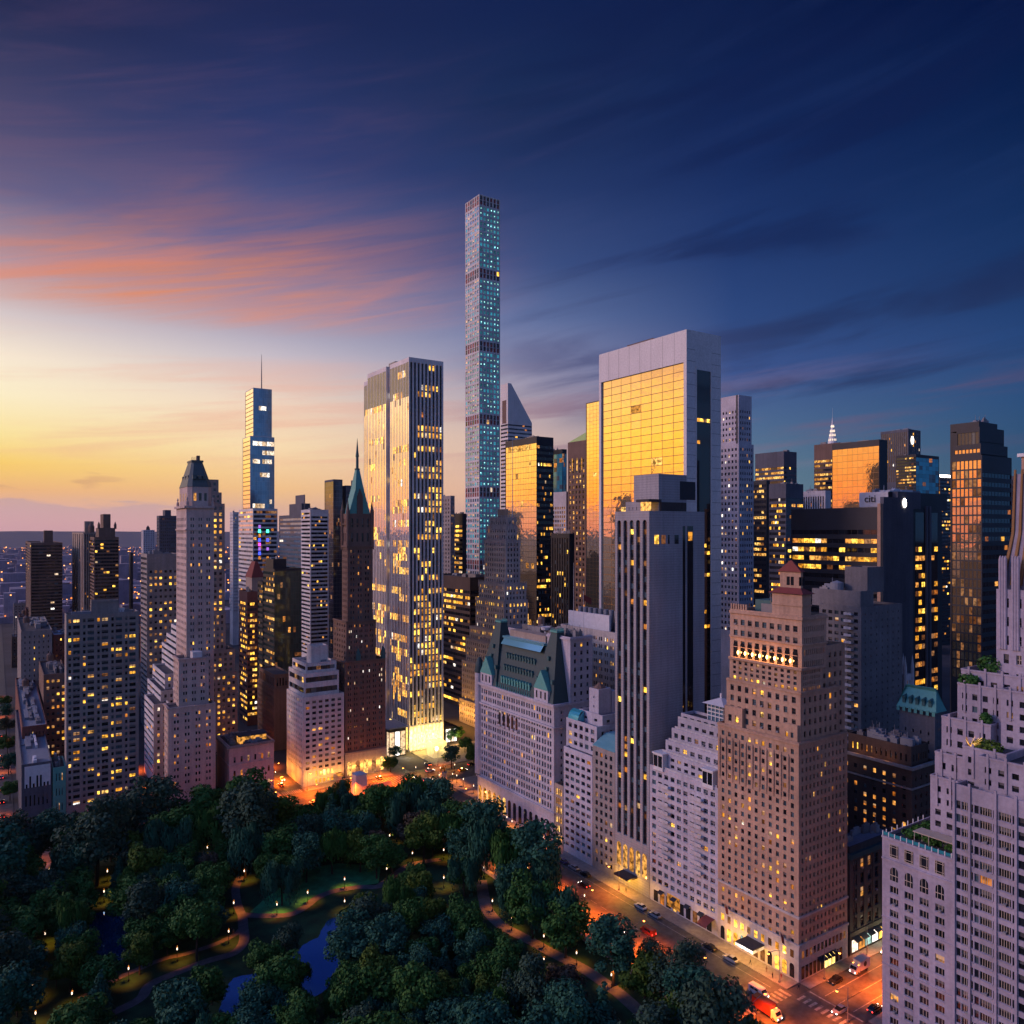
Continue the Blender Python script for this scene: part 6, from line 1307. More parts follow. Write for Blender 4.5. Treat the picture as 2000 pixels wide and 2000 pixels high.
# towers farther off, left
BAL = lambda **k: S('bands', **{**dict(cols=8, pv=3.3, hf=0.55, mt=2, mb=2, ml=0.3, mr=0.3, dep=0.8, glass='glass_dark', p=0.03, pd=0.02, pp=0.05, fr='frame_dark'), **k})
b, t = simple('apartment_tower', 'brown balconied apartment tower with a square tank house, farthest left', 'brown_brick', 50, 60, 122, 1060, 800, BAL(), BAL(lit='lit_white', p=0.05), yvis=1240, done=False, cl=1)
b.tier(corner=(b.X + 12, b.Y + 4), wx=8, wy=10, y=1036, z0=t['z1'] - 0.9); b.done()
b, t = simple('apartment_tower', 'brown tower with a water tank and pointed lantern, second from the left edge', 'buff_brick', 141, 163, 188, 1040, 780, S('piers', cols=5, pv=3.3, wf=0.4, hf=0.5, p=0.02), S('piers', cols=5, pv=3.3, wf=0.4, hf=0.5, p=0.04), yvis=1190, done=False, cl=0)
b.tier(corner=(b.X + 2, b.Y + 8), wx=8, wy=9, y=1018, z0=t['z1'] - 0.9); q = MB(); q.lathe((t['X1'] - 4, t['Y'] + 5, t['z1'] - 0.9), [(3, 0), (3, 7), (0.1, 12)], 8); q.obj('lantern', 'brown_brick', b.root); b.done()
b, t = simple('apartment_tower', 'rounded brown balconied tower with a tall tank house, left of the grey slab penthouse', 'brown_brick', 176, 184, 232, 1049, 720, BAL(), BAL(lit='lit_yellow', p=0.05), yvis=1180, done=False, cl=0)
t2 = b.tier(corner=(b.X + 4, b.Y + 2), xl=187, xr=225, y=1031, z0=t['z1'] - 0.9); t3 = b.tier(corner=(b.X + 8, b.Y + 5), xl=196, xr=216, y=1004, z0=t2['z1'] - 0.9)
for px, py in ((t2['X'], t2['Y']), (t2['X1'], t2['Y'])): q = MB(); q.lathe((px, py, t2['z1'] - 1), [(1.2, 0), (1.2, 4), (0.1, 7)], 8); q.obj('finial', 'brown_brick', b.root)
b.done()
b, t = simple('tower', 'hazy blue-grey tower alone on the horizon left of the copper-crowned hotel', 'pale_grey', 276, 280, 302, 1035, 1500, S(cols=5, pv=4, wf=0.4, hf=0.5, p=0.0), S(cols=6, pv=4, wf=0.4, hf=0.5, p=0.02), yvis=1130, done=False, cl=0)
q = MB(); q.lathe(((t['X'] + t['X1']) / 2, (t['Y'] + t['Y1']) / 2, t['z1'] - 1), [(4, 0), (3, 6), (0.1, 10)], 8); q.obj('spire', 'dark_stone', b.root); b.done()
b, t = simple('tower', 'dark ribbed tower with a square cap just left of the copper-crowned hotel', 'slate_concrete', 306, 311, 348, 1007, 720, S(cols=3, pv=3, wf=0.5, hf=0.5), S(cols=8, pv=3.1, wf=0.5, hf=0.5, p=0.01, pd=0.02), yvis=1090, done=False, cl=0)
b.tier(corner=(b.X + 6, b.Y + 6), xr=334, wy=12, y=996, z0=t['z1'] - 0.9); b.done()
simple('smokestack_tower', 'narrow dark tower on the plain left of the grey tower', 'dark_stone', 252, 255, 260, 1080, 900, None, None, yvis=1200, cl=0)
# glass tower with the antenna
b = Bld('skyscraper', 'blue glass skyscraper with a mast and a pale gold northern edge', 'white_metal', 494, 900, yvis=1020)
CUR = lambda **k: S('curtain', **{**dict(cols=10, pv=5.2, dep=0.3, mt=0.6, mb=2, ml=0.2, mr=0.2, glass='glass_blue', p=0.0, pd=0, pp=0, fr='frame_grey', tilt=0.001, mull=0.06, mullh=0.06), **k})
Npe = CUR(glass='glass_pearl', cols=6, mullh=0.5, fr='frame_gold')
t = b.tier(xl=474, xr=536, y=851, corner=P(488.5, 900), N=Npe, W=CUR(runs=0.28, lit='lit_white', p=0.02), z0=0)
c = P(494.5, 908); t2 = b.tier(corner=c, xl=479, xr=531, y=757, z0=t['z1'] - 0.9, N=Npe, W=CUR(runs=0.14, lit='lit_white', top_dark=5))
q = MB(); xm, ym = t2['X'] + 12, t2['Y'] + 8; z = t2['z1']
q.tube((xm, ym, z - 1), (xm, ym, z + 18), 0.7, 0.5, 6); q.tube((xm, ym, z + 18), (xm, ym, Zy(690, 915)), 0.5, 0.2, 6)
for k in range(12): q.box(xm - 0.9, xm + 0.9, ym - 0.1, ym + 0.1, z + 3 + k * 2.6, z + 3.3 + k * 2.6)
q.obj('antenna_mast', 'steel', b.root)
b.done()
b = Bld('office_tower', 'white banded office podium with coloured lights under the blue glass skyscraper', 'marble', 494, 860, yvis=1170, roof='roof_pale')
t = b.tier(xl=466, xr=542, y=993, N=S('bands', cols=8, pv=5, hf=0.45, mt=1.5, mb=2, p=0.06, glass='glass_pearl'), W=S('bands', cols=8, pv=5, hf=0.6, mt=1.5, mb=2, p=0.10, runs=0.25, lit='lit_dim', glass='glass_smoke'))
glow('neon_blue', (0.05, 0.08, 1.0), 2.5); glow('neon_pink', (1.0, 0.08, 0.7), 2.0); glow('neon_violet', (0.55, 0.2, 1.0), 0.9)
for k, m in enumerate(('neon_violet', 'lamp_green', 'lit_orange', 'neon_blue', 'neon_pink', 'neon_violet', 'neon_blue', 'lit_orange')):
    z = t['z1'] - 22 - k * 5; q = MB(); q.box(t['X'] + 6, t['X'] + 8.5, t['Y'] - 0.4, t['Y'] - 0.1, z, z + 3.6); q.obj('coloured_light', m, b.root)
    if k % 2: q = MB(); q.box(t['X'] + 15, t['X'] + 17.5, t['Y'] - 0.4, t['Y'] - 0.1, z, z + 3.4); q.obj('coloured_light', m, b.root)
b.done()
simple('apartment_tower', 'slim white apartment tower with a pink north edge left of the banded podium', 'white_brick', 449, 455, 466, 1000, 820, S(cols=3, pv=3.4, wf=0.4, hf=0.4), S(cols=5, pv=3.4, wf=0.4, hf=0.45, p=0.02), yvis=1170, cl=1)
b, t = simple('tower', 'dark blue slab with gold-lit top steps between the podium and the striped tower', 'slate_concrete', 545, 589, 604, 1005, 690, S('bands', cols=6, pv=4, hf=0.5, mt=2, mb=2, p=0.02, glass='glass_blue'), S('blank'), yvis=1130, done=False, cl=0)
t2 = b.tier(corner=(b.X + 2, b.Y + 6), xl=565, wx=8, y=983, z0=t['z1'] - .9); b.tier(corner=(b.X + 4, b.Y + 4), xl=577, xr=596, y=966, z0=t['z1'] - .9); b.done()
b, t = simple('office_tower', 'white and black banded office tower, left of the brown spired hotel', 'white_brick', 588, 606, 642, 995, 600, S('bands', cols=6, pv=3.1, hf=0.5, mt=1.5, mb=2, dep=0.5, p=0.02), S('bands', cols=9, pv=3.1, hf=0.52, mt=4.5, mb=2, dep=0.5, p=0.03, glass='glass_black', pp=0.15), yvis=1250, cl=5)
b, t = simple('tower', 'grey glass tower with a cut corner top behind the brown spired hotel', 'slate_concrete', 634, 651, 669, 936, 760, CUR(cols=6, glass='glass_smoke', pv=4, p=0.06, lit='lit_dim', mt=2), CUR(cols=6, glass='glass_smoke', pv=4, p=0.03, lit='lit_dim', mt=2), yvis=1240, done=False, cl=0)
b.tier(corner=(b.X + 14, b.Y + 2), wx=12, wy=16, y=948, z0=0, N=None, W=OB(p=0.02, runs=0)); b.tier(corner=(b.X + 22, b.Y + 4), wx=4, wy=5, y=938, z0=t['z1'] - 8); b.done()
# green-black tower in steps
b = Bld('office_tower', 'dark green glass tower with stepped flank, left of the banded tower', 'blue_black', 536, 520, yvis=1330)
GR = lambda **k: OB(**{**dict(glass='glass_green', lit='lit_gold_strip', runs=0.45, p=0.02, pv=3.8, mt=1.5), **k})
t = b.tier(xl=514, xr=589, y=1111, N=GR(cols=8), W=S('curtain', cols=10, pv=3.8, glass='glass_green', p=0.02, pd=0.02, pp=0, lit='lit_dim', dep=0.3, mt=1.5, mb=2, ml=.3, mr=.3, mull=0.08, mullh=0.1))
X, Y, Y1 = b.X, b.Y, t['Y1']
for k, (xl, y) in enumerate(((507, 1136), (500, 1173))):
    t2 = b.tier(corner=(X - 0.4 - k * 0.4, Y1 - 0.02 + k * 12), wy=12, wx=18, y=y, N=GR(cols=6), W=None); b.clutter(t2, 1, hmax=1)
t3 = b.tier(corner=(X + 1, Y + 6), wx=9, wy=18, y=1092, z0=t['z1'] - 0.9); b.clutter(t3, 1)
for k in range(9):
    q = MB(); z = t['z1'] - 60 - k * 5.2
    if z < 30: break
    q.box(X + 13.8, X + 18.2, Y - 0.45, Y - 0.2, z, z + 2.4); q.obj('window', 'lit_gold_strip' if k % 3 else 'lit_dim', b.root)
b.done()
b, t = simple('office_tower', 'red-brown office tower with bright ribbon windows left of the green glass tower', 'red_brick', 467, 483, 503, 1156, 480, OB(p=0.1, runs=0.65, pv=3.4), OB(p=0.1, runs=0.8, pv=3.4, cols=4), yvis=1370, cl=2)
b = Bld('town_house', 'small pitched red roof on a narrow grey house among the towers', 'buff_brick', 492, 640, yvis=1170)
t = b.tier(xl=480, xr=515, y=1128); q = MB(); xm = (t['X'] + t['X1']) / 2; z = t['z1']
q.frustum((t['X'] - .5, t['X1'] + .5, t['Y'] - .5, t['Y1'] + .5), (xm - 1, xm + 1, t['Y'] + 4, t['Y1'] - 4), z, z + 13); q.obj('pitched_roof', 'red_tile', b.root); b.done()
# ------------------------------------------------------------------ ground, roads, park floor, water
def ground_mat(name, c, rough, sc_=0.25, var=0.35, spec=0.3, c2=None):
    m, nt, b = newmat(name); N, L = nt.nodes, nt.links
    g = N.new('ShaderNodeNewGeometry'); n = N.new('ShaderNodeTexNoise'); n.inputs['Scale'].default_value = sc_; n.inputs['Detail'].default_value = 8; n.inputs['Roughness'].default_value = 0.62; L.new(g.outputs['Position'], n.inputs['Vector'])
    mx = N.new('ShaderNodeMix'); mx.data_type = 'RGBA'; k = N.new('ShaderNodeMapRange'); k.inputs[1].default_value = 0.35; k.inputs[2].default_value = 0.65; L.new(n.outputs['Fac'], k.inputs[0]); L.new(k.outputs[0], mx.inputs[0])
    c2 = c2 or tuple(v * (1 + var) for v in c)
    mx.inputs[6].default_value = (*[v * (1 - var) for v in c], 1); mx.inputs[7].default_value = (*c2, 1); L.new(mx.outputs[2], b.inputs['Base Color'])
    b.inputs['Roughness'].default_value = rough; b.inputs['Specular IOR Level'].default_value = spec
    return m


ground_mat('ground_city', (0.06, 0.058, 0.062), 0.9, 0.02); ground_mat('asphalt', (0.075, 0.070, 0.070), 0.62, 0.5, 0.3); ground_mat('pavement', (0.21, 0.19, 0.18), 0.7, 0.7, 0.2)
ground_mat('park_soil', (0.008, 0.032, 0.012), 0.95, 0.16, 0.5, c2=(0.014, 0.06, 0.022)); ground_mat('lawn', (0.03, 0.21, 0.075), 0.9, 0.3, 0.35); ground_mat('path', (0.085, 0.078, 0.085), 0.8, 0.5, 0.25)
ground_mat('road_paint', (0.26, 0.25, 0.23), 0.75, 0.9, 0.45); plain('kerb', (0.26, 0.25, 0.24), 0.8)
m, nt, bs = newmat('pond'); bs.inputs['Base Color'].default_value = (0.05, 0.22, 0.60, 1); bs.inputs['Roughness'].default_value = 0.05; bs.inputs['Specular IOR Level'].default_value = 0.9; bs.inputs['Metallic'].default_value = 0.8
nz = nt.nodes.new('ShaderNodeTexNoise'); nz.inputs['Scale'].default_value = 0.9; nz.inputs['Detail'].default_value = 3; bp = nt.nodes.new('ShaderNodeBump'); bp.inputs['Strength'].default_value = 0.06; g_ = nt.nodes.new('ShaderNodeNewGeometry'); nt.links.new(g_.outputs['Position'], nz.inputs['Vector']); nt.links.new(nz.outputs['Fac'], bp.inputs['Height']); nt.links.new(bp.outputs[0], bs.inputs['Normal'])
m, nt, bs = newmat('hills'); bs.inputs['Base Color'].default_value = (0.13, 0.14, 0.17, 1); bs.inputs['Roughness'].default_value = 1  # lightened bluish base colour stands in for haze on the far ridge


def sheet(name, pts, z, m, kind='structure'):
    q = MB(); q.poly([(x, y, z) for x, y in pts]); o = q.obj(name, m); o['kind'] = kind; return o


def rect(name, x0, x1, y0, y1, z, m): return sheet(name, [(x0, y0), (x1, y0), (x1, y1), (x0, y1)], z, m)


def slab(name, x0, x1, y0, y1, z1, m):
    q = MB(); q.box(x0, x1, y0, y1, -0.05, z1); o = q.obj(name, m); o['kind'] = 'structure'; return o


rect('ground', -8900, 8900, -8900, 9400, -0.12, 'ground_city')
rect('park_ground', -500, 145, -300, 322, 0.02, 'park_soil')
rect('road', 151, 173.6, -60, 600, 0.0, 'asphalt'); rect('road', -400, 600, 328, 351.5, 0.005, 'asphalt'); rect('road', 173.6, 600, 109.5, 125.5, 0.01, 'asphalt')
for x0, x1 in ((109.5, 118.5), (51, 60.5), (-6.5, 6.5)): rect('road', x0, x1, 351.5, 1500, 0.008, 'asphalt')
slab('pavement', 173.7, 179, 129, 300, 0.14, 'pavement'); slab('pavement', 173.7, 179, -40, 105.8, 0.14, 'pavement'); slab('pavement', 145.1, 150.9, -60, 322, 0.14, 'pavement'); slab('pavement', 179.1, 320, 125.6, 129, 0.14, 'pavement'); slab('pavement', 179.1, 320, 105.8, 109.4, 0.14, 'pavement')
slab('pavement', -300, 145, 322.1, 327.9, 0.14, 'pavement')
for x0, x1 in ((120, 164.5), (62, 109), (8, 50.5), (189, 236)): slab('pavement', x0, x1, 351.6, 360 if x1 < 180 else 382.5, 0.14, 'pavement')
slab('pavement', 180, 236, 297, 327.9, 0.14, 'pavement'); slab('pavement', 119, 150.9, 322.1, 327.9, 0.14, 'pavement') if False else None
slab('plaza_paving', 145.1, 150.9, 322.1, 327.5, 0.13, 'pavement')


def stripes(pts, z=0.03):                                  # each entry: x0, x1, y0, y1
    q = MB()
    for x0, x1, y0, y1 in pts: q.quad((x0, y0, z), (x1, y0, z), (x1, y1, z), (x0, y1, z))
    o = q.obj('road_marking', 'road_paint'); o['kind'] = 'structure'


pts = []
for k in range(40): pts.append((162.2, 162.4, 128 + k * 5.0, 131 + k * 5.0))
pts += [(170.8, 171.0, 132, 320), (154.0, 154.15, 132, 320)]
for k in range(9): pts.append((172.2, 175.2, 110.5 + k * 1.7, 111.3 + k * 1.7))           # crossing of the side avenue
for k in range(12): pts.append((152.4 + k * 1.75, 153.3 + k * 1.75, 126.6, 130.2))        # crossing of the park street
for yy in (113.5, 117.5, 121.5): pts.append((179.5, 300, yy, yy + 0.22))
pts += [(177.6, 178.1, 110, 125), (182, 190, 117.5, 117.8)]
for k in range(16): pts.append((151.8 + k * 1.4, 152.4 + k * 1.4, 329, 349))              # big crossing at the plaza
for k in range(10): pts.append((110 + k * 0.9, 110.45 + k * 0.9, 352, 356.5))
for k in range(10): pts.append((107.5, 111.5, 329.5 + k * 2.2, 330.6 + k * 2.2))
stripes(pts)
# low park wall along the street
q = MB(); q.box(144.3, 145.0, -60, 322, 0, 1.15); q.box(144.2, 145.08, -60, 322, 1.16, 1.3); tag(q.obj('park_wall', 'limestone_dark'), 'low grey stone wall between the park trees and the street', 'wall')


def ribbon(name, px, w, z, m):
    p = [G(*v) for v in px]; P_ = []
    for i in range(len(p) - 1):                          # Catmull-Rom through the ground points
        p0 = p[max(0, i - 1)]; p1 = p[i]; p2 = p[i + 1]; p3 = p[min(len(p) - 1, i + 2)]
        for k in range(6):
            t = k / 6; P_.append(tuple(0.5 * (2 * p1[j] + (p2[j] - p0[j]) * t + (2 * p0[j] - 5 * p1[j] + 4 * p2[j] - p3[j]) * t * t + (3 * p1[j] - p0[j] - 3 * p2[j] + p3[j]) * t ** 3) for j in (0, 1)))
    P_.append(p[-1]); q = MB(); prev = None
    for i, a in enumerate(P_):
        b = P_[min(i + 1, len(P_) - 1)]; c = P_[max(0, i - 1)]; dx, dy = b[0] - c[0], b[1] - c[1]; l = math.hypot(dx, dy) or 1
        n = (-dy / l * w / 2, dx / l * w / 2); cur = ((a[0] + n[0], a[1] + n[1], z), (a[0] - n[0], a[1] - n[1], z))
        if prev: q.quad(prev[1], cur[1], cur[0], prev[0])
        prev = cur
    o = q.obj(name, m); o['kind'] = 'structure'
    return P_


c1 = lambda x, y: (x / 3.864, 1500 + y / 3.864)
c2 = lambda x, y: (400 + x / 3.864, 1500 + y / 3.864)
c3 = lambda x, y: (800 + x / 3.864, 1500 + y / 3.864)
pathA = [c1(600, 1940), c1(880, 1835), c1(1060, 1740), c1(1130, 1640), c1(1300, 1560), c1(1560, 1460), c1(1760, 1400), c1(1840, 1310), c1(1835, 1200), c1(1830, 1110)]
pathB = [c2(285, 1110), c2(450, 1118), c2(640, 1108), c2(750, 1055), c2(850, 980), c2(980, 930), c2(1170, 900), c2(1290, 900), c2(1350, 870), c2(1440, 800), c2(1560, 730), c2(1780, 690)]
pathC = [c2(280, 1110), c2(250, 1040), c2(235, 960), c2(235, 900), c2(270, 820)]
pathD = [c1(600, 1745), c1(870, 1600), c1(1010, 1535), c1(1230, 1445), c1(1420, 1400), c1(1640, 1325), c1(1780, 1255), c1(1815, 1220)]
pathE = [c3(540, 850), c3(560, 980), c3(590, 1080), c3(680, 1180), c3(800, 1250), c3(930, 1315), c3(1050, 1385), c3(1200, 1460), c3(1340, 1535), c3(1450, 1610), c3(1570, 1695), c3(1690, 1800), c3(1800, 1900)]
PATHS = [(pathA, 2.9), (pathB, 2.9), (pathC, 2.7), (pathD, 2.0), (pathE, 3.9)]
for i, (pp_, w) in enumerate(PATHS): ribbon('path', pp_, w, 0.10 + 0.006 * i, 'path')
sheet('lawn', [G(*c2(*v)) for v in ((340, 1090), (440, 1000), (760, 760), (1000, 720), (1330, 740), (1310, 870), (1170, 890), (980, 920), (850, 970), (750, 1045), (630, 1095), (450, 1105))], 0.06, 'lawn')
pond_px = [(657, 1792), (640, 1798), (628, 1822), (600, 1842), (572, 1862), (545, 1880), (520, 1896), (480, 1905), (452, 1912), (440, 1935), (428, 1970), (420, 2010), (420, 2060), (520, 2060), (560, 1990), (596, 1962), (640, 1930), (662, 1893), (656, 1850), (661, 1818)]
def bank(px):
    P_ = [G(*v) for v in px]; out = []
    for a, c in zip(P_, P_[1:] + P_[:1]):
        for k in range(5):
            t = k / 5; x, y = a[0] + (c[0] - a[0]) * t, a[1] + (c[1] - a[1]) * t; n_ = noise.noise(Vector((x * 0.35, y * 0.35, 1.7))) * 1.6; out.append((x + n_, y + noise.noise(Vector((x * 0.35, y * 0.35, 9.1))) * 1.6))
    return out


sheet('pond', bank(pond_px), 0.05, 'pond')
pond2_px = [c1(700, 1100), c1(900, 1080), c1(960, 1180), c1(1060, 1290), c1(980, 1420), c1(850, 1480), c1(720, 1380), c1(560, 1290), c1(600, 1200)]
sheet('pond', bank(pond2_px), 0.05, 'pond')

# ------------------------------------------------------------------ trees
def leafmat(name, c, c2):
    m, nt, b = newmat(name); N, L = nt.nodes, nt.links
    g, r = _rnd(nt); mx = N.new('ShaderNodeMix'); mx.data_type = 'RGBA'; L.new(r, mx.inputs[0]); mx.inputs[6].default_value = (*c, 1); mx.inputs[7].default_value = (*c2, 1); L.new(mx.outputs[2], b.inputs['Base Color'])
    b.inputs['Roughness'].default_value = 0.75; b.inputs['Specular IOR Level'].default_value = 0.2
    return m


leafmat('leaf_teal', (0.012, 0.075, 0.045), (0.034, 0.125, 0.075)); leafmat('leaf_green', (0.018, 0.085, 0.016), (0.055, 0.140, 0.026)); leafmat('leaf_olive', (0.045, 0.095, 0.012), (0.095, 0.150, 0.020)); leafmat('leaf_dusk', (0.022, 0.060, 0.036), (0.045, 0.090, 0.054)); leafmat('leaf_russet', (0.075, 0.050, 0.030), (0.10, 0.075, 0.045))
plain('bark', (0.035, 0.027, 0.022), 0.9)
rgT = random.Random(5)


def crown_mesh(kind, h, r, mat_, seed, n=2300):
    rg = random.Random(seed); q = MB()
    lobes = []
    if kind == 'round':
        ecc = rg.uniform(0.75, 1.0)
        for k in range(24):
            a = rg.uniform(0, 6.283); u = rg.uniform(-0.6, 0.95); rr = r * math.sqrt(max(0.05, 1 - u * u)) * rg.uniform(0.35, 0.92)
            lobes.append((rr * math.cos(a), rr * math.sin(a) * ecc, h * (0.60 + 0.32 * u), r * rg.uniform(0.18, 0.40)))
        lobes.append((0, 0, h * 0.64, r * 0.55))
    elif kind == 'willow':
        for k in range(13):
            a = rg.uniform(0, 6.283); rr = r * rg.uniform(0.2, 0.8); lobes.append((rr * math.cos(a), rr * math.sin(a), h * rg.uniform(0.55, 0.88), r * rg.uniform(0.26, 0.42)))
    else:
        for k in range(11): z = h * (0.18 + 0.76 * k / 10); lobes.append((rg.uniform(-.3, .3) * r * 0.4, rg.uniform(-.3, .3) * r * 0.4, z, r * (1.02 - 0.86 * k / 10) * rg.uniform(0.75, 1)))
    tot = sum(l[3] ** 2 for l in lobes)
    for lx, ly, lz, lr in lobes:
        for k in range(int(n * lr * lr / tot)):
            v = Vector((rg.gauss(0, 1), rg.gauss(0, 1), rg.gauss(0, 1))).normalized(); rad = lr * rg.uniform(0.72, 1.08) * (1 + 0.28 * noise.noise(v * 2.2 + Vector((lx, ly, lz))))
            p = Vector((lx, ly, lz)) + v * rad * Vector((1, 1, 0.82)).length / 1.63 if False else Vector((lx + v.x * rad, ly + v.y * rad, lz + v.z * rad * 0.82))
            s = rg.uniform(0.20, 0.42)
            if kind == 'willow':
                p.z -= abs(rg.gauss(0, 1)) * h * 0.12 * (0.5 + math.hypot(p.x, p.y) / r); p.z = max(p.z, h * 0.10)
                nrm = Vector((v.x, v.y, 0.15)).normalized(); up = Vector((0, 0, 1)); sd = nrm.cross(up).normalized(); a_, b_ = sd * s * 0.6, up * s * 1.5
            else:
                nrm = (v + Vector((rg.gauss(0, .45), rg.gauss(0, .45), rg.gauss(0, .45) + 0.25))).normalized(); t_ = nrm.orthogonal().normalized(); ang = rg.uniform(0, 6.28); t_ = Matrix.Rotation(ang, 3, nrm) @ t_; bt = nrm.cross(t_); a_, b_ = t_ * s, bt * s * rg.uniform(0.6, 1)
            q.quad(tuple(p - a_ - b_), tuple(p + a_ - b_ * 0.6), tuple(p + a_ * 0.8 + b_), tuple(p - a_ * 0.9 + b_ * 0.8))
    return q.mesh('crown', [mat_])


def trunk_mesh(h, r, seed):
    rg = random.Random(seed); q = MB(); t = Vector((0, 0, 0)); rad = 0.022 * h
    top = Vector((rg.uniform(-.4, .4), rg.uniform(-.4, .4), h * 0.42)); q.tube(t, top, rad, rad * 0.62, 7)
    for k in range(6):
        a = k * 1.05 + rg.uniform(-.3, .3); e = top + Vector((math.cos(a) * r * rg.uniform(.4, .75), math.sin(a) * r * rg.uniform(.4, .75), h * rg.uniform(0.16, 0.40)))
        m_ = top.lerp(e, 0.5) + Vector((0, 0, h * 0.03)); s_ = t.lerp(top, rg.uniform(0.7, 1.0)); q.tube(s_, m_, rad * 0.5, rad * 0.32, 5); q.tube(m_, e, rad * 0.32, rad * 0.08, 5)
    return q.mesh('trunk', ['bark'])


TK = []                                                   # (kind, height, radius, object name, words, crown, trunk)
for i, (kd, h, r, m_, nm, wd) in enumerate((kd, h * 1.06, r * 1.15, m_, nm, wd) for kd, h, r, m_, nm, wd in [('round', 17, 7.0, 'leaf_teal', 'broadleaf_tree', 'teal-dark broadleaf tree'), ('round', 15, 6.2, 'leaf_green', 'broadleaf_tree', 'mid-green broadleaf tree'), ('round', 19, 7.4, 'leaf_dusk', 'broadleaf_tree', 'dusky blue-grey broadleaf tree'), ('willow', 17, 6.6, 'leaf_teal', 'willow_tree', 'drooping teal willow tree'), ('willow', 16, 6.0, 'leaf_green', 'willow_tree', 'drooping green willow tree'), ('round', 14, 5.8, 'leaf_olive', 'broadleaf_tree', 'olive-green broadleaf tree'), ('cone', 15, 3.8, 'leaf_teal', 'conifer_tree', 'narrow dark conifer'), ('round', 13, 5.0, 'leaf_russet', 'broadleaf_tree', 'brownish thin-leaved tree'), ('round', 16, 6.4, 'leaf_green', 'broadleaf_tree', 'broad bright-green tree')]):
    TK.append((kd, h, r, nm, wd, crown_mesh(kd, h, r, MATS[m_], 40 + i, 4800 if kd != 'cone' else 3000), trunk_mesh(h, r, 70 + i)))


def tree(k, x, y, s, label, group, rz=None):
    kd, h, r, nm, wd, cr, tr = TK[k]
    o = empty(nm, (x, y, 0), label, 'tree', group, rgT.uniform(0, 6.28) if rz is None else rz); o.scale = (s * rgT.uniform(0.86, 1.16), s * rgT.uniform(0.86, 1.16), s * rgT.uniform(0.88, 1.16))
    for n_, me in (('crown', cr), ('trunk', tr)):
        c = bpy.data.objects.new(n_, me); COL.objects.link(c); c.parent = o
    return o


# points of the photo that stay open between the crowns: paths, water, lawn, street
see = []
def dense(pp_, n=5, mg=6):
    for a, c in zip(pp_, pp_[1:]):
        for k in range(n): t = k / n; see.append((a[0] + (c[0] - a[0]) * t, a[1] + (c[1] - a[1]) * t, mg))
dense(pathA[1:], mg=9); dense(pathB[:7], mg=8); dense(pathB[7:], 3, 3); dense(pathC, mg=6); dense(pathD[1:], mg=5); dense(pathE[1:-1], mg=9)
for x, y in ((450, 1925), (440, 1950), (470, 1930), (490, 1915), (438, 1985), (455, 1960), (648, 1805), (645, 1820), (625, 1840), (605, 1855), (612, 1880), (630, 1870), (618, 1905), (635, 1900), (625, 1930), (590, 1865)): see.append((x, y, 7))
for x, y in ((600, 1715), (640, 1708), (680, 1702), (720, 1700), (540, 1750), (580, 1740), (500, 1765), (700, 1720), (640, 1730)): see.append((x, y, 6))
for x, y in ((205, 1800), (215, 1825), (190, 1815), (225, 1850), (205, 1850), (240, 1830)): see.append((x, y, 4))
for x, y in ((560, 1548), (580, 1556), (600, 1556), (575, 1570), (620, 1548), (640, 1540), (590, 1535), (700, 1528), (703, 1545), (740, 1537), (760, 1535), (790, 1515), (820, 1530), (850, 1520), (880, 1515), (920, 1525), (770, 1525), (830, 1512)): see.append((x, y, 4))
for v_ in ((1208, 1766), (1225, 1778), (1245, 1788), (1265, 1798), (1285, 1803), (1392, 1860), (1402, 1878), (1420, 1890), (1440, 1905), (1462, 1922)): see.append((*v_, 4))
for x, y in ((1560, 1960), (1590, 1940), (1500, 1975), (1520, 1955), (1455, 1935), (1475, 1945), (1530, 1990), (1565, 1990), (1600, 1980), (1640, 1985), (1410, 1890), (1430, 1905), (1440, 1920)): see.append((x, y, 5))
lampA = [c3(562, 750), c3(258, 825), c3(625, 1000), c3(770, 1138), c3(1013, 1265), c3(1260, 1392), c3(1013, 1440), c3(1523, 1557), c3(1320, 960), c2(1395, 507), c2(1567, 640), c2(1803, 616), c2(1373, 757), c2(1055, 836), c2(776, 937), c2(544, 1027), c2(218, 1015), c2(180, 1230), c2(1055, 1002), c2(1770, 1000), c1(370, 765), c1(810, 777), c1(785, 930), c1(340, 1247), c1(1337, 1363), c1(970, 1510), c1(1340, 1615), c1(240, 1645), c1(543, 1698), c1(268, 1846), c1(1565, 597), c1(1843, 775), c3(720, 672), c3(1025, 672)]
for x, y in lampA[:-2]: see.append((x, y, 3))


def blocked(x, y, h, r):
    X1, Y1, d = pix(x, y, h * 0.60)
    rw, rh = r * 0.86 * F / d, h * 0.37 * F / d
    for sx, sy, mg in see:
        if ((sx - X1) / (rw + mg)) ** 2 + ((sy - Y1) / (rh + mg)) ** 2 < 1: return True
    return False


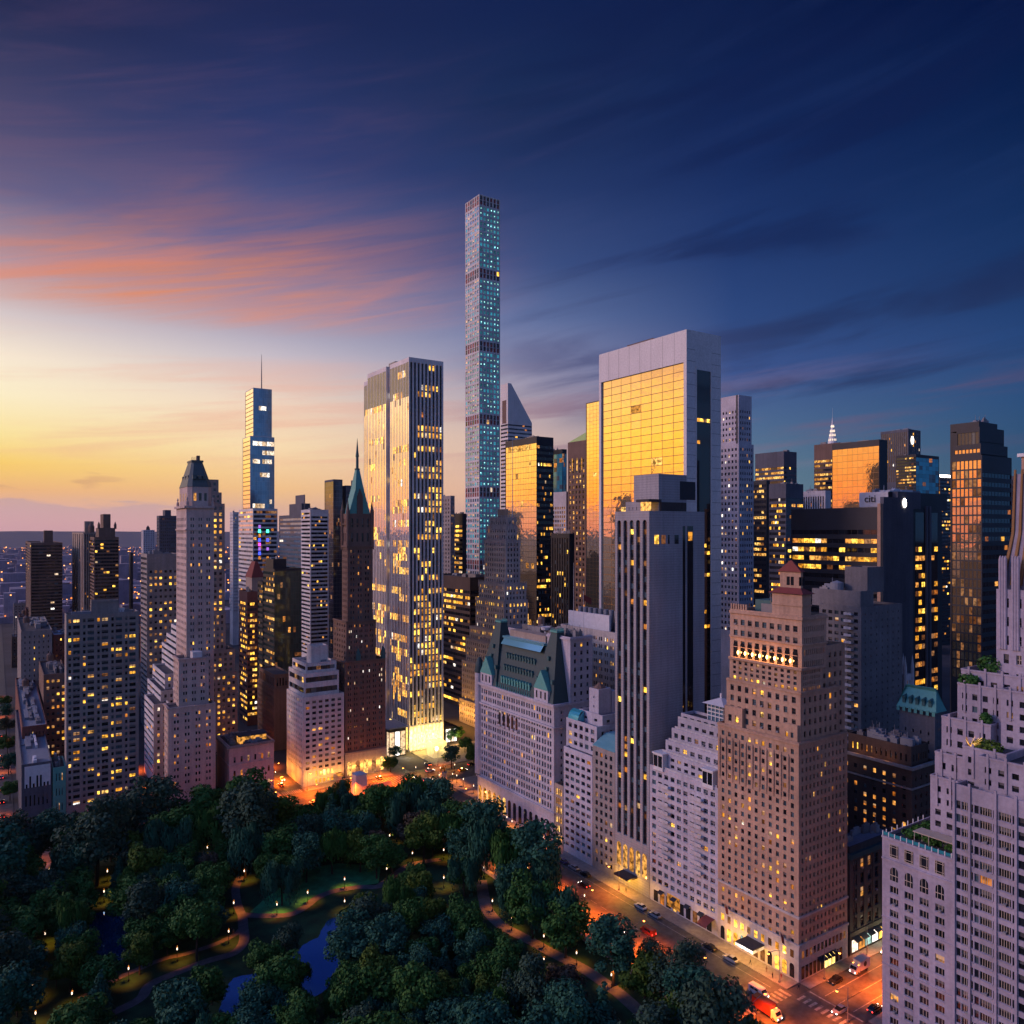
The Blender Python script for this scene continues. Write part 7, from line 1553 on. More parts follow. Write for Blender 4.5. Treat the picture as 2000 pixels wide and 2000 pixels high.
placed = [(143 + 3 * (i % 2) * 2 - 3, 196 + i * 8.6, 1.0) for i in range(12)]
cand = []
rgP = random.Random(12)
for i in range(26000): cand.append((rgP.uniform(-60, 143), rgP.uniform(60, 321)))
nT = 0
for pas, sep in ((0, 8.6), (1, 6.0)):
    for x, y in cand:
        d = SA * x + CA * y
        if d < 160 or nT > 285: continue
        X1, Y1, _ = pix(x, y, 8)
        if X1 < -60 or X1 > 1480: continue
        if y > 318 and x > 112: continue
        k = rgP.choices(range(9), (24, 20, 14, 9, 8, 7, 2, 1, 14))[0]
        if 860 < X1 < 1160 and 1560 < Y1 < 1800: k = rgP.choice((3, 3, 4, 0, 1))
        if X1 > 1250: k = rgP.choice((2, 2, 0, 5, 8))
        kd, h, r = TK[k][:3]; s = rgP.uniform(0.78, 1.15) if pas == 0 else rgP.uniform(0.5, 0.75)
        if d < 215: s *= 0.92
        if y > 285: s *= 1.35 if x < 95 else 1.0
        elif x > 116: s *= 1.36
        if any((x - a) ** 2 + (y - b_) ** 2 < (sep * 0.5 * (s + s2)) ** 2 for a, b_, s2 in placed): continue
        if blocked(x, y, h * s, r * s): continue
        placed.append((x, y, s)); nT += 1
        if Y1 > 1880: pl = 'near the bottom edge of the park'
        elif x > 122: pl = 'along the street wall of the park'
        elif y > 285: pl = 'in the back row of the park by the avenue'
        elif X1 < 350: pl = 'in the dark left part of the park'
        elif X1 > 820: pl = 'between the lit path and the street'
        else: pl = 'around the pond and lawn'
        wd = TK[k][4]
        tree(k, x, y, s, f'{wd} {pl}', f'{wd}s {pl}')
for i in range(12):
    yy = 196 + i * 8.6; tree((3, 0, 4, 1)[i % 4], 141.0 + 6.0 * (i % 2), yy, (1.15, 1.3, 1.2)[i % 3], 'tall tree leaning over the park wall opposite the lilac hotel', 'tall trees opposite the lilac hotel'); placed.append((144, yy, 1))
PLZ = [(763, 1508, 0.75, 1), (771, 1482, 0.55, 0), (882, 1500, 0.9, 0), (893, 1448, 0.7, 1), (925, 1495, 1.0, 2), (908, 1470, 0.7, 1), (880, 1452, 0.6, 0)]
for i, (x, y, s, k) in enumerate(PLZ):
    gx, gy = G(x, y); tree((0, 1, 5)[k], gx, gy, s * 0.8, 'small street tree in the lamplight of the plaza', 'street trees on the plaza')
for k in range(12):
    yy = 392 + k * 22; tree(rgP.choice((0, 1, 2)), (-5.5, 5.4)[k % 2], yy, 0.62, 'small dark street tree along the far-left side street', 'street trees on the far-left side street')
# roof-garden planting of the right tower
def bush(name, x, y, z, sx, sy, sz, m_, label, n=420, cat='shrub', group=None):
    rg = random.Random(int(x * 31 + y * 17 + z)); q = MB()
    for k in range(n):
        v = Vector((rg.gauss(0, 1), rg.gauss(0, 1), rg.gauss(0, 1))).normalized() * rg.uniform(0.5, 1.0); p = Vector((x + v.x * sx, y + v.y * sy, z + sz + v.z * sz)); s = rg.uniform(0.12, 0.3)
        nn = (v + Vector((rg.gauss(0, .5), rg.gauss(0, .5), 0.4))).normalized(); t_ = nn.orthogonal().normalized(); bt = nn.cross(t_); q.quad(tuple(p - t_ * s - bt * s), tuple(p + t_ * s - bt * s), tuple(p + t_ * s + bt * s), tuple(p - t_ * s + bt * s))
    return tag(q.obj(name, m_), label, cat, group)


v = VT; zw = v['zw'] - 0.9
for i in range(9): bush('roof_shrub', v['X'] + 7 + (i % 3) * 4.5, v['yw'] + 3 + (i // 3) * 5, zw, 2.6, 2.6, 0.9, 'leaf_green', 'low green shrub bed on the roof garden of the right tower wing', group='shrubs on the wing roof garden')
tt = v['tiers']
bush('terrace_shrub', tt['D']['X'] + 1.5, tt['D']['Y1'] - 2, tt['D']['z1'] - 0.8, 2.0, 2.6, 1.6, 'leaf_green', 'leafy planting on the high terrace beside the right tower shaft'); bush('terrace_shrub', tt['E']['X'] + 1.2, tt['E']['Y1'] - 6, tt['E']['z1'] - 0.8, 1.6, 3, 2.3, 'leaf_green', 'tallest terrace planting against the right tower shaft')
bush('terrace_shrub', tt['F']['X'] + 2.0, tt['F']['Y1'] - 4.5, tt['F']['z1'] - 0.8, 1.8, 3.6, 1.4, 'leaf_olive', 'planting on the middle terrace of the right tower below the lit tree'); bush('terrace_shrub', tt['C']['X'] + 1.2, tt['C']['Y1'] - 9.5, tt['C']['z1'] - 0.8, 1.4, 1.4, 1.6, 'leaf_green', 'round bush on the left terrace of the right tower')
q = MB(); bx, by, bz = tt['F']['X'] + 1.0, tt['F']['Y1'] - 1.2, tt['F']['z1'] - 0.8
rg = random.Random(3)
for k in range(16): a = rg.uniform(0, 6.28); p = Vector((bx, by, bz + 0.5)); e = p + Vector((math.cos(a) * 0.9, math.sin(a) * 1.8 - 0.8, rg.uniform(1.2, 2.8))); q.tube(p, e, 0.06, 0.04, 4)
tag(q.obj('lit_terrace_tree', 'lit_gold_strip'), 'small bare tree wrapped in golden lights on the right tower terrace', 'tree')

# ------------------------------------------------------------------ lamps
def park_lamp():
    q = MB(); q.lathe((0, 0, 0), [(0.22, 0), (0.2, 0.5), (0.08, 0.7), (0.06, 3.1), (0.16, 3.2)], 8); q2 = MB(); q2.lathe((0, 0, 3.2), [(0.10, 0), (0.17, 0.2), (0.16, 0.42), (0.1, 0.8)], 8); q3 = MB(); q3.lathe((0, 0, 4.0), [(0.3, 0), (0.12, 0.25), (0.02, 0.5)], 8)
    return q.mesh('post', ['black_metal']), q2.mesh('globe', ['lamp_globe']), q3.mesh('cap', ['black_metal'])


PL = park_lamp()
lL = bpy.data.lights.new('park_lamp_light', 'SPOT'); lL.energy = 3600; lL.color = (1.0, 0.27, 0.03); lL.shadow_soft_size = 0.3; lL.spot_size = R(104); lL.spot_blend = 0.8
for i, (x, y) in enumerate(lampA):
    d = F * (H - 3.6) / (y - CY); X_, Y_ = P(x, d)
    o = empty('park_lamp', (X_, Y_, 0), 'black park lamp post with a white globe beside a park path', 'lamp post', 'park lamp posts')
    for n_, me in zip(('post', 'globe', 'cap'), PL): c = bpy.data.objects.new(n_, me); COL.objects.link(c); c.parent = o
    c = bpy.data.objects.new('lamp_light', lL); COL.objects.link(c); c.parent = o; c.location = (0.3, 0, 5.0)


def cobra():
    q = MB(); q.tube((0, 0, 0), (0, 0, 8.6), 0.12, 0.08, 8); q.box(-0.25, 0.25, -0.25, 0.25, 0, 0.6); a = MB()
    pr = Vector((0, 0, 8.5))
    for k in range(1, 6): t = k / 5; e = Vector((4.2 * t, 0, 8.5 + 0.9 * math.sin(t * 1.5))); a.tube(pr, e, 0.06, 0.05, 6); pr = e
    h = MB(); h.lathe((4.5, 0, 9.2), [(0.12, 0), (0.3, 0.05), (0.26, 0.22), (0.1, 0.3)], 8); g = MB(); g.lathe((4.5, 0, 8.86), [(0.06, 0), (0.26, 0.12), (0.30, 0.33)], 8)
    return (('post', q.mesh('post', ['steel'])), ('arm', a.mesh('arm', ['steel'])), ('lamp_head', h.mesh('lamp_head', ['steel'])), ('lens', g.mesh('lens', ['lamp_orange'])))


CB = cobra()
sL = bpy.data.lights.new('street_lamp_light', 'SPOT'); sL.energy = 15000; sL.color = (1.0, 0.17, 0.012); sL.shadow_soft_size = 0.3; sL.spot_size = R(112); sL.spot_blend = 0.85


sH = sL.copy(); sH.energy = 52000; sH.color = (1.0, 0.135, 0.006); sH.spot_size = R(120)


def street_lamp(x, y, rz, label, group, hot=False):
    o = empty('street_lamp', (x, y, 0.1), label, 'street lamp', group, rz)
    pr = o
    for n_, me in CB: c = bpy.data.objects.new(n_, me); COL.objects.link(c); c.parent = pr if n_ == 'lens' else o; pr = c
    c = bpy.data.objects.new('lamp_light', sH if hot else sL); COL.objects.link(c); c.parent = o; c.location = (4.6, 0, 8.3)


for yy in (101, 121, 140, 163, 186, 209, 232, 255, 278, 301): street_lamp(150.2, yy, 0, 'tall orange street lamp on the park side of the street', 'street lamps on the park side', yy in (101, 121, 186, 209, 163))
for yy in (112, 132, 196, 244, 290): street_lamp(174.6, yy, math.pi, 'tall orange street lamp on the building side of the street', 'street lamps on the building side')
for xx in (30, 58, 78, 103, 121, 143, 158, 190): street_lamp(xx, 352.6, -math.pi / 2, 'tall orange street lamp along the avenue front', 'street lamps along the avenue', 90 < xx < 165)
for xx in (10, 45, 80, 100, 118, 134, 160): street_lamp(xx, 327.0, math.pi / 2, 'tall orange street lamp on the park edge of the avenue', 'street lamps on the park edge of the avenue', xx in (100, 118, 134, 160))
for xx in (186, 206, 226): street_lamp(xx, 126.2, -math.pi / 2, 'tall orange street lamp on the side avenue', 'street lamps on the side avenue'); street_lamp(xx + 8, 108.8, math.pi / 2, 'tall orange street lamp on the side avenue', 'street lamps on the side avenue', xx < 200)
for yy in (372, 398, 430): street_lamp(109, yy, 0, 'orange street lamp in the lane beside the white corner house', 'street lamps in the lane by the white house', True); street_lamp(51, yy, 0, 'orange street lamp in the lane beside the grey slab', 'street lamps in the lane by the grey slab', True)
for k in range(5): street_lamp((-6.2, 6.2)[k % 2], 392 + k * 70, (0, math.pi)[k % 2], 'orange street lamp on the far-left side street', 'street lamps on the far-left side street', k % 2 == 0)

# ------------------------------------------------------------------ vehicles
for nm, c in (('paint_black', (0.01, 0.01, 0.012)), ('paint_white', (0.62, 0.60, 0.58)), ('paint_yellow', (0.60, 0.30, 0.02)), ('paint_red', (0.26, 0.035, 0.02)), ('paint_silver', (0.30, 0.30, 0.32)), ('paint_blue', (0.03, 0.05, 0.14))): plain(nm, c, 0.25, 0, 0.6)
plain('tyre', (0.012, 0.012, 0.012), 0.9); plain('emblem_dark', (0.03, 0.02, 0.02), 0.6)


def wheels(root, xs, w, r=0.34):
    for x in xs:
        for s in (-1, 1):
            q = MB(); q.tube((x, s * (w - 0.22), r), (x, s * w, r), r, r, 12); c = part(root, 'wheel', q, 'tyre'); q = MB(); q.tube((x, s * (w - 0.02), r), (x, s * (w + 0.015), r), r * 0.55, r * 0.5, 10); part(c, 'rim', q, 'steel')


def part(root, name, q, m_):
    c = bpy.data.objects.new(name, q.mesh(name, m_ if isinstance(m_, list) else [m_])); COL.objects.link(c); c.parent = root; return c


def loft(q, secs, m_=0):                                  # secs: list of (x, half width, z0, z1) rectangles along x
    for (xa, wa, a0, a1), (xb, wb, b0, b1) in zip(secs, secs[1:]):
        A = [(xa, -wa, a0), (xa, wa, a0), (xa, wa, a1), (xa, -wa, a1)]; B_ = [(xb, -wb, b0), (xb, wb, b0), (xb, wb, b1), (xb, -wb, b1)]
        for k in range(4): q.quad(A[k], B_[k], B_[(k + 1) % 4], A[(k + 1) % 4], m_)
    x, w, a0, a1 = secs[0]; q.quad((x, -w, a0), (x, -w, a1), (x, w, a1), (x, w, a0), m_); x, w, a0, a1 = secs[-1]; q.quad((x, -w, a0), (x, w, a0), (x, w, a1), (x, -w, a1), m_)


def car(name, paint, x, y, rz, label, cat='car', group=None, lights='both', sign=False):
    o = empty(name, (x, y, 0.02), label, cat, group, rz)
    q = MB(); loft(q, [(-2.25, 0.78, 0.42, 0.72), (-2.1, 0.88, 0.3, 0.92), (-1.2, 0.92, 0.28, 0.98), (0.9, 0.92, 0.28, 0.94), (1.9, 0.88, 0.3, 0.80), (2.25, 0.72, 0.4, 0.66)]); part(o, 'body', q, paint)
    q = MB(); loft(q, [(-1.9, 0.70, 0.92, 0.96), (-1.2, 0.70, 0.94, 1.40), (0.1, 0.70, 0.94, 1.44), (1.1, 0.74, 0.92, 0.96)]); part(o, 'cabin_glass', q, 'glass_black')
    q = MB(); loft(q, [(-1.15, 0.66, 1.41, 1.45), (0.1, 0.66, 1.445, 1.49)]); part(o, 'roof', q, paint)
    wheels(o, (-1.4, 1.4), 0.9)
    for s in (-1, 1):
        q = MB(); q.box(2.18, 2.3, s * 0.62 - 0.16, s * 0.62 + 0.16, 0.52, 0.70); part(o, 'headlight', q, 'lamp_white' if lights != 'off' else 'white_metal'); q = MB(); q.box(-2.3, -2.2, s * 0.66 - 0.14, s * 0.66 + 0.14, 0.58, 0.78); part(o, 'taillight', q, 'lamp_red' if lights != 'off' else 'red_tile')
    if sign: q = MB(); q.box(-0.7, -0.35, -0.45, 0.45, 1.5, 1.68); part(o, 'roof_sign', q, 'lamp_amber')
    return o


def box_truck(paint, box_m, x, y, rz, label, emblem=False, L_=7.6):
    o = empty('box_truck', (x, y, 0.02), label, 'truck', None, rz)
    q = MB(); q.box(-L_ / 2, L_ / 2 - 2.0, -1.15, 1.15, 0.9, 3.5); part(o, 'cargo_box', q, box_m)
    q = MB(); loft(q, [(L_ / 2 - 1.9, 1.05, 0.5, 2.5), (L_ / 2 - 0.7, 1.05, 0.5, 2.45), (L_ / 2 - 0.25, 1.02, 0.5, 1.5), (L_ / 2, 0.98, 0.5, 1.3)]); part(o, 'cab', q, paint)
    q = MB(); q.quad((L_ / 2 - 0.66, -0.92, 2.36), (L_ / 2 - 0.24, -0.92, 1.56), (L_ / 2 - 0.24, 0.92, 1.56), (L_ / 2 - 0.66, 0.92, 2.36)); part(o, 'windscreen', q, 'glass_black')
    q = MB(); q.box(-L_ / 2, L_ / 2 - 0.3, -0.5, 0.5, 0.5, 0.88); part(o, 'chassis', q, 'black_metal'); wheels(o, (-L_ / 2 + 1.4, L_ / 2 - 1.2), 1.1, 0.46)
    for s in (-1, 1): q = MB(); q.box(L_ / 2 - 0.02, L_ / 2 + 0.06, s * 0.75 - 0.15, s * 0.75 + 0.15, 0.8, 1.05); part(o, 'headlight', q, 'lamp_white'); q = MB(); q.box(L_ / 2 - 1.7, L_ / 2 - 1.5, s * 0.8 - 0.1, s * 0.8 + 0.1, 2.5, 2.62); part(o, 'marker_light', q, 'lamp_orange')
    if emblem:
        q = MB(); q.poly([(-0.9 + 0.72 * math.cos(a), 1.17, 2.35 + 0.72 * math.sin(a)) for a in [2 * math.pi * k / 20 for k in range(20)]]); q.poly([(-0.9 + 0.72 * math.cos(a), -1.17, 2.35 + 0.72 * math.sin(a)) for a in [-2 * math.pi * k / 20 for k in range(20)]]); part(o, 'emblem', q, 'emblem_dark')
    return o


def van(paint, x, y, rz, label, cat='van'):
    o = empty('van', (x, y, 0.02), label, cat, None, rz)
    q = MB(); loft(q, [(-2.6, 0.95, 0.4, 2.2), (1.3, 0.98, 0.35, 2.25), (2.0, 0.95, 0.35, 1.35), (2.6, 0.86, 0.4, 1.1)]); part(o, 'body', q, paint)
    q = MB(); q.quad((1.36, -0.86, 2.16), (2.0, -0.86, 1.40), (2.0, 0.86, 1.40), (1.36, 0.86, 2.16)); part(o, 'windscreen', q, 'glass_black')
    for s in (-1, 1):
        for a in (-1.9, -0.6): q = MB(); q.box(a, a + 1.1, s * 0.985 - 0.02, s * 0.985 + 0.02, 1.35, 1.95); part(o, 'side_window', q, 'glass_black')
        q = MB(); q.box(2.55, 2.64, s * 0.6 - 0.15, s * 0.6 + 0.15, 0.65, 0.85); part(o, 'headlight', q, 'lamp_white'); q = MB(); q.box(-2.66, -2.58, s * 0.75 - 0.1, s * 0.75 + 0.1, 0.8, 1.2); part(o, 'taillight', q, 'lamp_red')
    wheels(o, (-1.7, 1.7), 0.96, 0.36); return o


HP = math.pi / 2
box_truck('paint_white', 'paint_red', 160.5, 125.0, -HP, 'orange-red box truck with a white cab waiting at the crossing by the park')
van('paint_white', 165.5, 131.5, -HP, 'white van just behind the orange-red box truck')
box_truck('paint_white', 'paint_white', 197.5, 123.2, math.pi, 'white box truck with a dark round emblem parked on the side avenue', emblem=True, L_=6.6)
car('parked_car', 'paint_black', 187.5, 123.9, math.pi, 'black car parked at the kerb of the side avenue before the white truck', lights='off')
car('parked_car', 'paint_black', 184.5, 110.9, 0, 'dark car by the right tower on the side avenue with red taillights')
car('moving_car', 'paint_silver', 176.5, 115.5, math.pi, 'silver car with blazing headlights entering the crossing')
van('paint_white', 213, 124.0, math.pi, 'pale van half hidden behind the right tower wing on the side avenue')
car('parked_car', 'paint_black', 172.0, 154.0, HP, 'long black car parked by the red awning', lights='off')
van('paint_red', 163.0, 170.0, HP, 'small red van driving away on the park street')
for i, yy in enumerate((176.5, 183.0)): car('parked_car', ('paint_silver', 'paint_white')[i], 172.2, yy, HP, ('silver', 'white')[i] + ' car parked under the striped slab by its lit arcade', lights='off')
car('taxi', 'paint_yellow', 156, 353.0 - 3.5, HP, 'yellow taxi pulling up at the brown spired hotel', 'taxi', sign=True)
rgC = random.Random(8)
for i, yy in enumerate((211, 217.5, 224, 231, 246, 146.5)): car('parked_car', ('paint_black', 'paint_silver', 'paint_blue', 'paint_white', 'paint_black', 'paint_silver')[i], 172.3, yy, HP, 'unlit car in the row parked along the building kerb of the park street', 'car', 'unlit cars parked along the building kerb', lights='off')
for i, (x, yy, a) in enumerate(((156.4, 176, -HP), (156.2, 198, -HP), (166.8, 205, HP), (156.6, 224, -HP), (167, 236, HP), (159.8, 252, -HP))): car('taxi' if i % 2 else 'moving_car', 'paint_yellow' if i % 2 else 'paint_black', x, yy, a, 'yellow taxi driving on the park street with its lights on' if i % 2 else 'black car driving on the park street with its lights on', 'taxi' if i % 2 else 'car', 'taxis driving on the park street' if i % 2 else 'black cars driving on the park street', sign=bool(i % 2))
CARS = [(118, 334.5, 0), (101, 344.2, 0), (92, 339.5, 0), (131, 346.5, 0), (168, 341, 0), (174, 334, 0), (182, 346, 0), (196, 337.5, 0), (205, 343.5, 0), (221, 338, 0), (113.0, 366, HP), (115.8, 374, -HP), (113, 383, HP), (115.8, 389, -HP), (113, 398, HP), (171, 312, HP), (159, 300, -HP), (166, 290, HP), (186, 356, HP), (83, 346, 0), (74, 341, 0), (54, 372, HP), (57, 384, -HP)]
for i, (x, y, rz) in enumerate(CARS):
    tx = i % 3 == 1
    car('taxi' if tx else 'moving_car', 'paint_yellow' if tx else rgC.choice(('paint_black', 'paint_white', 'paint_silver', 'paint_blue')), x, y, rz, 'small yellow taxi in the traffic on the avenue and plaza' if tx else 'small car with lights on in the traffic on the avenue and plaza', 'taxi' if tx else 'car', 'yellow taxis in the avenue traffic' if tx else 'cars in the avenue traffic', sign=tx)
for k in range(16): car('moving_car', rgC.choice(('paint_black', 'paint_white', 'paint_silver')), (-2.6, 2.4)[k % 2], 378 + k * 11 + rgC.uniform(-3, 3), HP if k % 2 else -HP, 'distant car with lights on in the far-left side street', 'car', 'cars in the far-left side street')

# ------------------------------------------------------------------ plaza furniture
bx, by = G(702, 1549)
o = empty('wrapped_monument', (bx, by, 0), 'tall pale boxed-in monument standing behind the park trees at the plaza', 'monument')
q = MB(); q.frustum((-3.0, 3.0, -2.6, 2.6), (-2.6, 2.6, -2.3, 2.3), 0, 9); part(o, 'cover', q, 'white_metal'); q = MB(); q.frustum((-2.7, 2.7, -2.4, 2.4), (-1.2, 1.2, -1.0, 1.0), 9.01, 9.9); part(o, 'cover_top', q, 'roof_white')
bx, by = G(738, 1546)
o = empty('market_stall', (bx, by, 0), 'long low stall with a glowing red canopy at the park corner', 'stall'); glow('stall_red', (1.0, 0.12, 0.04), 0.55)
q = MB(); q.box(-7, 7, -1.2, 1.2, 0, 1.1); part(o, 'counter', q, 'brown_brick'); q = MB(); q.frustum((-7.4, 7.4, -1.8, 1.8), (-6.6, 6.6, -0.4, 0.4), 2.7, 3.7); part(o, 'canopy', q, 'stall_red')
for sx in (-7, 0, 7): q = MB(); q.tube((sx, -1.6, 0), (sx, -1.6, 2.7), 0.06, n=5); q.tube((sx, 1.6, 0), (sx, 1.6, 2.7), 0.06, n=5); part(o, 'post', q, 'steel')
plain('gilt', (0.55, 0.32, 0.06), 0.35, 0.8)
bx, by = G(865, 1525); o = empty('statue', (bx, by, 0.1), 'gilded statue on a pale plinth among the plaza lamps', 'statue')
q = MB(); q.box(-2.2, 2.2, -1.4, 1.4, 0, 0.6); q.box(-1.7, 1.7, -0.9, 0.9, 0.61, 3.6); q.box(-1.9, 1.9, -1.1, 1.1, 3.61, 4.0); part(o, 'plinth', q, 'limestone')
q = MB()
for lx, ly in ((-1.0, -.3), (-1.0, .3), (0.9, -.3), (0.9, .3)): q.tube((lx, ly, 4.0), (lx * 0.9, ly, 5.4), 0.13, 0.2, 6)
q.tube((-1.2, 0, 5.7), (1.1, 0, 5.8), 0.5, 0.46, 8); q.tube((1.0, 0, 5.9), (1.7, 0, 7.1), 0.34, 0.2, 7); q.tube((1.6, 0, 7.1), (2.2, 0, 6.7), 0.2, 0.12, 6); q.tube((-1.3, 0, 5.8), (-1.9, 0, 4.8), 0.14, 0.05, 5)
q.tube((0, 0, 6.0), (0.05, 0, 7.4), 0.32, 0.26, 8); q.lathe((0.05, 0, 7.4), [(0.1, 0), (0.22, 0.2), (0.2, 0.42), (0.05, 0.55)], 8); q.tube((0, -.3, 6.2), (0.3, -.55, 5.2), 0.16, 0.1, 6); q.tube((0, .3, 6.2), (0.3, .55, 5.2), 0.16, 0.1, 6); part(o, 'figure', q, 'gilt')
m, nt, bs = newmat('cube_glass'); bs.inputs['Base Color'].default_value = (0.9, 0.85, 0.6, 1); bs.inputs['Roughness'].default_value = 0.2; bs.inputs['Emission Color'].default_value = (1, 0.72, 0.22, 1); bs.inputs['Emission Strength'].default_value = 0.55; bs.inputs['Alpha'].default_value = 0.45; m.cycles.emission_sampling = 'NONE'
bx, by = G(853, 1476); o = empty('glass_cube_entrance', (bx, by, 0.1), 'glowing glass cube entrance on the plaza before the ribbed marble tower', 'pavilion')
q = MB(); q.box(-4, 4, -4, 4, 0, 8); part(o, 'glass_walls', q, 'cube_glass'); q = MB()
for k in range(4):
    for s in (-4, 4): q.box(-4 + k * 2.66, -3.92 + k * 2.66, s - 0.04, s + 0.04, 0, 8); q.box(s - 0.04, s + 0.04, -4 + k * 2.66, -3.92 + k * 2.66, 0, 8)
part(o, 'glass_fins', q, 'white_metal'); q = MB(); q.lathe((0, 0, 2.5), [(0.1, 0), (0.9, 0.5), (0.9, 1.8), (0.1, 2.4)], 10); part(o, 'hanging_light', q, 'lamp_white'); add_light(o, Vector((bx, by, 6)), 2500, (1.0, 0.72, 0.25), 0.8)
for i, (x, y) in enumerate(((845, 1520), (858, 1512), (884, 1510), (892, 1513), (875, 1525), (905, 1520), (925, 1533), (836, 1499), (860, 1498), (888, 1492), (812, 1497), (784, 1535), (1035, 1610), (1045, 1622), (1061, 1632), (1072, 1640), (990, 1594), (1000, 1602), (1028, 1613))):
    d = F * (H - 4) / (y - CY); X_, Y_ = P(x, d)
    o = empty('globe_lamp', (X_, Y_, 0.1), 'small globe lamp post around the plaza and hotel forecourt', 'lamp post', 'globe lamps of the plaza and hotel forecourt')
    for n_, me in zip(('post', 'globe', 'cap'), PL): c = bpy.data.objects.new(n_, me); COL.objects.link(c); c.parent = o
    c = bpy.data.objects.new('lamp_light', lL); COL.objects.link(c); c.parent = o; c.location = (0.3, 0, 5.0)
# warm light spilling from hotel doors and the marquee
for y_ in (292, 287, 282): add_light(None, (XS - 2.5, y_, 5), 900, (1.0, 0.40, 0.05), 0.3).name = 'entrance_light'
for y_, p_ in ((146.5, 1500), (141, 1800), (136, 900), (152, 900)): add_light(None, (XS - 3.4, y_, 4.0), p_, (1.0, 0.45, 0.07), 0.3).name = 'entrance_light'
for y_, p_ in ((200, 1400), (196, 1600), (191, 1300), (183, 500), (163, 500)): add_light(None, (XS - 3.5, y_, 4.2), p_, (1.0, 0.48, 0.05), 0.3).name = 'entrance_light'

# ------------------------------------------------------------------ far city
stone('far_wall_haze_tint', (0.42, 0.36, 0.42)); stone('far_wall_dark_haze_tint', (0.26, 0.23, 0.29)); lit('far_light', (1.0, 0.34, 0.06), 4, lo=0.8)  # pale purple wall colours carry the haze over the distant houses
rgF = random.Random(77); q = MB()
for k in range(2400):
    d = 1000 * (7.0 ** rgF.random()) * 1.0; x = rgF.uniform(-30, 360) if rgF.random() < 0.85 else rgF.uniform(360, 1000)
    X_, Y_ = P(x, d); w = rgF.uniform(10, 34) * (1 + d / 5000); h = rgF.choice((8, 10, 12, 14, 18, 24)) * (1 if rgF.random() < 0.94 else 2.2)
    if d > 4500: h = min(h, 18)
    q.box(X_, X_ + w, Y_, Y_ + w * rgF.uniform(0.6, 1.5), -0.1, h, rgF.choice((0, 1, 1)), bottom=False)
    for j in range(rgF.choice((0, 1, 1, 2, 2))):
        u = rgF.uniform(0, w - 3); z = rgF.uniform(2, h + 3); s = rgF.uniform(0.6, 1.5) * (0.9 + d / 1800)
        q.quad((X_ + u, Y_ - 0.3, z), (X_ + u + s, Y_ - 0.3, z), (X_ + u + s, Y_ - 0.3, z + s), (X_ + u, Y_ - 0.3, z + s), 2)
o = q.obj('distant_houses', ['far_wall_haze_tint', 'far_wall_dark_haze_tint', 'far_light']); tag(o, 'low hazy sprawl of far houses with points of light out to the horizon', 'houses', kind='stuff')
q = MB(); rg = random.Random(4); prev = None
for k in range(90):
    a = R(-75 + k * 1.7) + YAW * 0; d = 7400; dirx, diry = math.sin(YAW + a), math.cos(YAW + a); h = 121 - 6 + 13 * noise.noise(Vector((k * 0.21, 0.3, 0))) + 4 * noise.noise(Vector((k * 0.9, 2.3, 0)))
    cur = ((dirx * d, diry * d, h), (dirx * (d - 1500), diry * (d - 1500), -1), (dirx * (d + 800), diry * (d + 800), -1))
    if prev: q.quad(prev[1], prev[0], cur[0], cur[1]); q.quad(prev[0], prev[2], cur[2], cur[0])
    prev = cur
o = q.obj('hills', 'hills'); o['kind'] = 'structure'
for k in range(34):
    for _ in range(60):
        d = rgF.uniform(470, 1000); x = rgF.uniform(-10, 345); X_, Y_ = P(x, d)
        if Y_ > 385 and not (-9 < X_ < 9) and not (X_ < 9 and Y_ < 720): break
    w = rgF.uniform(9, 16); w = min(w, 20); dd = rgF.uniform(12, 22); h = rgF.uniform(14, 40)
    if X_ < 0 < X_ + w + 8: X_ = 8
    b = Bld('apartment_house', 'dark low-rise block among the hazy streets at the far left', rgF.choice(('brown_brick', 'red_brick', 'limestone_dark', 'dark_brown')), CX, 500, group='low blocks in the hazy streets at the far left', yvis=1420, cap=12, minpx=8)
    b.root.location = (X_, Y_, 0)
    t = b.tier(corner=(X_, Y_), wx=w, wy=dd, z1=h, N=S(pu=3.4, pv=3.2, wf=0.3, hf=0.42, p=0.03), W=S(pu=3.2, pv=3.2, wf=0.32, hf=0.42, p=0.08, pd=0.06)); b.clutter(t, 2, tank=1 if rgF.random() < 0.4 else 0, hmax=2.5); b.done()

m = bpy.data.materials.new('haze'); m.use_nodes = True; MATS['haze'] = m; nt = m.node_tree; nt.nodes.clear()
o_ = nt.nodes.new('ShaderNodeOutputMaterial'); pv_ = nt.nodes.new('ShaderNodeVolumePrincipled'); pv_.inputs['Color'].default_value = (0.82, 0.76, 0.92, 1); pv_.inputs['Density'].default_value = 1.6e-5; pv_.inputs['Anisotropy'].default_value = 0.65
nt.links.new(pv_.outputs[0], o_.inputs['Volume'])
q = MB(); q.box(-9000, 9000, -9000, 9500, -1.2, 470); o = q.obj('haze', 'haze'); o['kind'] = 'stuff'

# ------------------------------------------------------------------ people
plain('skin_tone', (0.40, 0.24, 0.17), 0.7); plain('coat_dark', (0.02, 0.02, 0.03), 0.9); plain('coat_tan', (0.20, 0.13, 0.08), 0.9); plain('coat_red', (0.22, 0.03, 0.03), 0.9); plain('hair_dark', (0.02, 0.014, 0.01), 0.7)


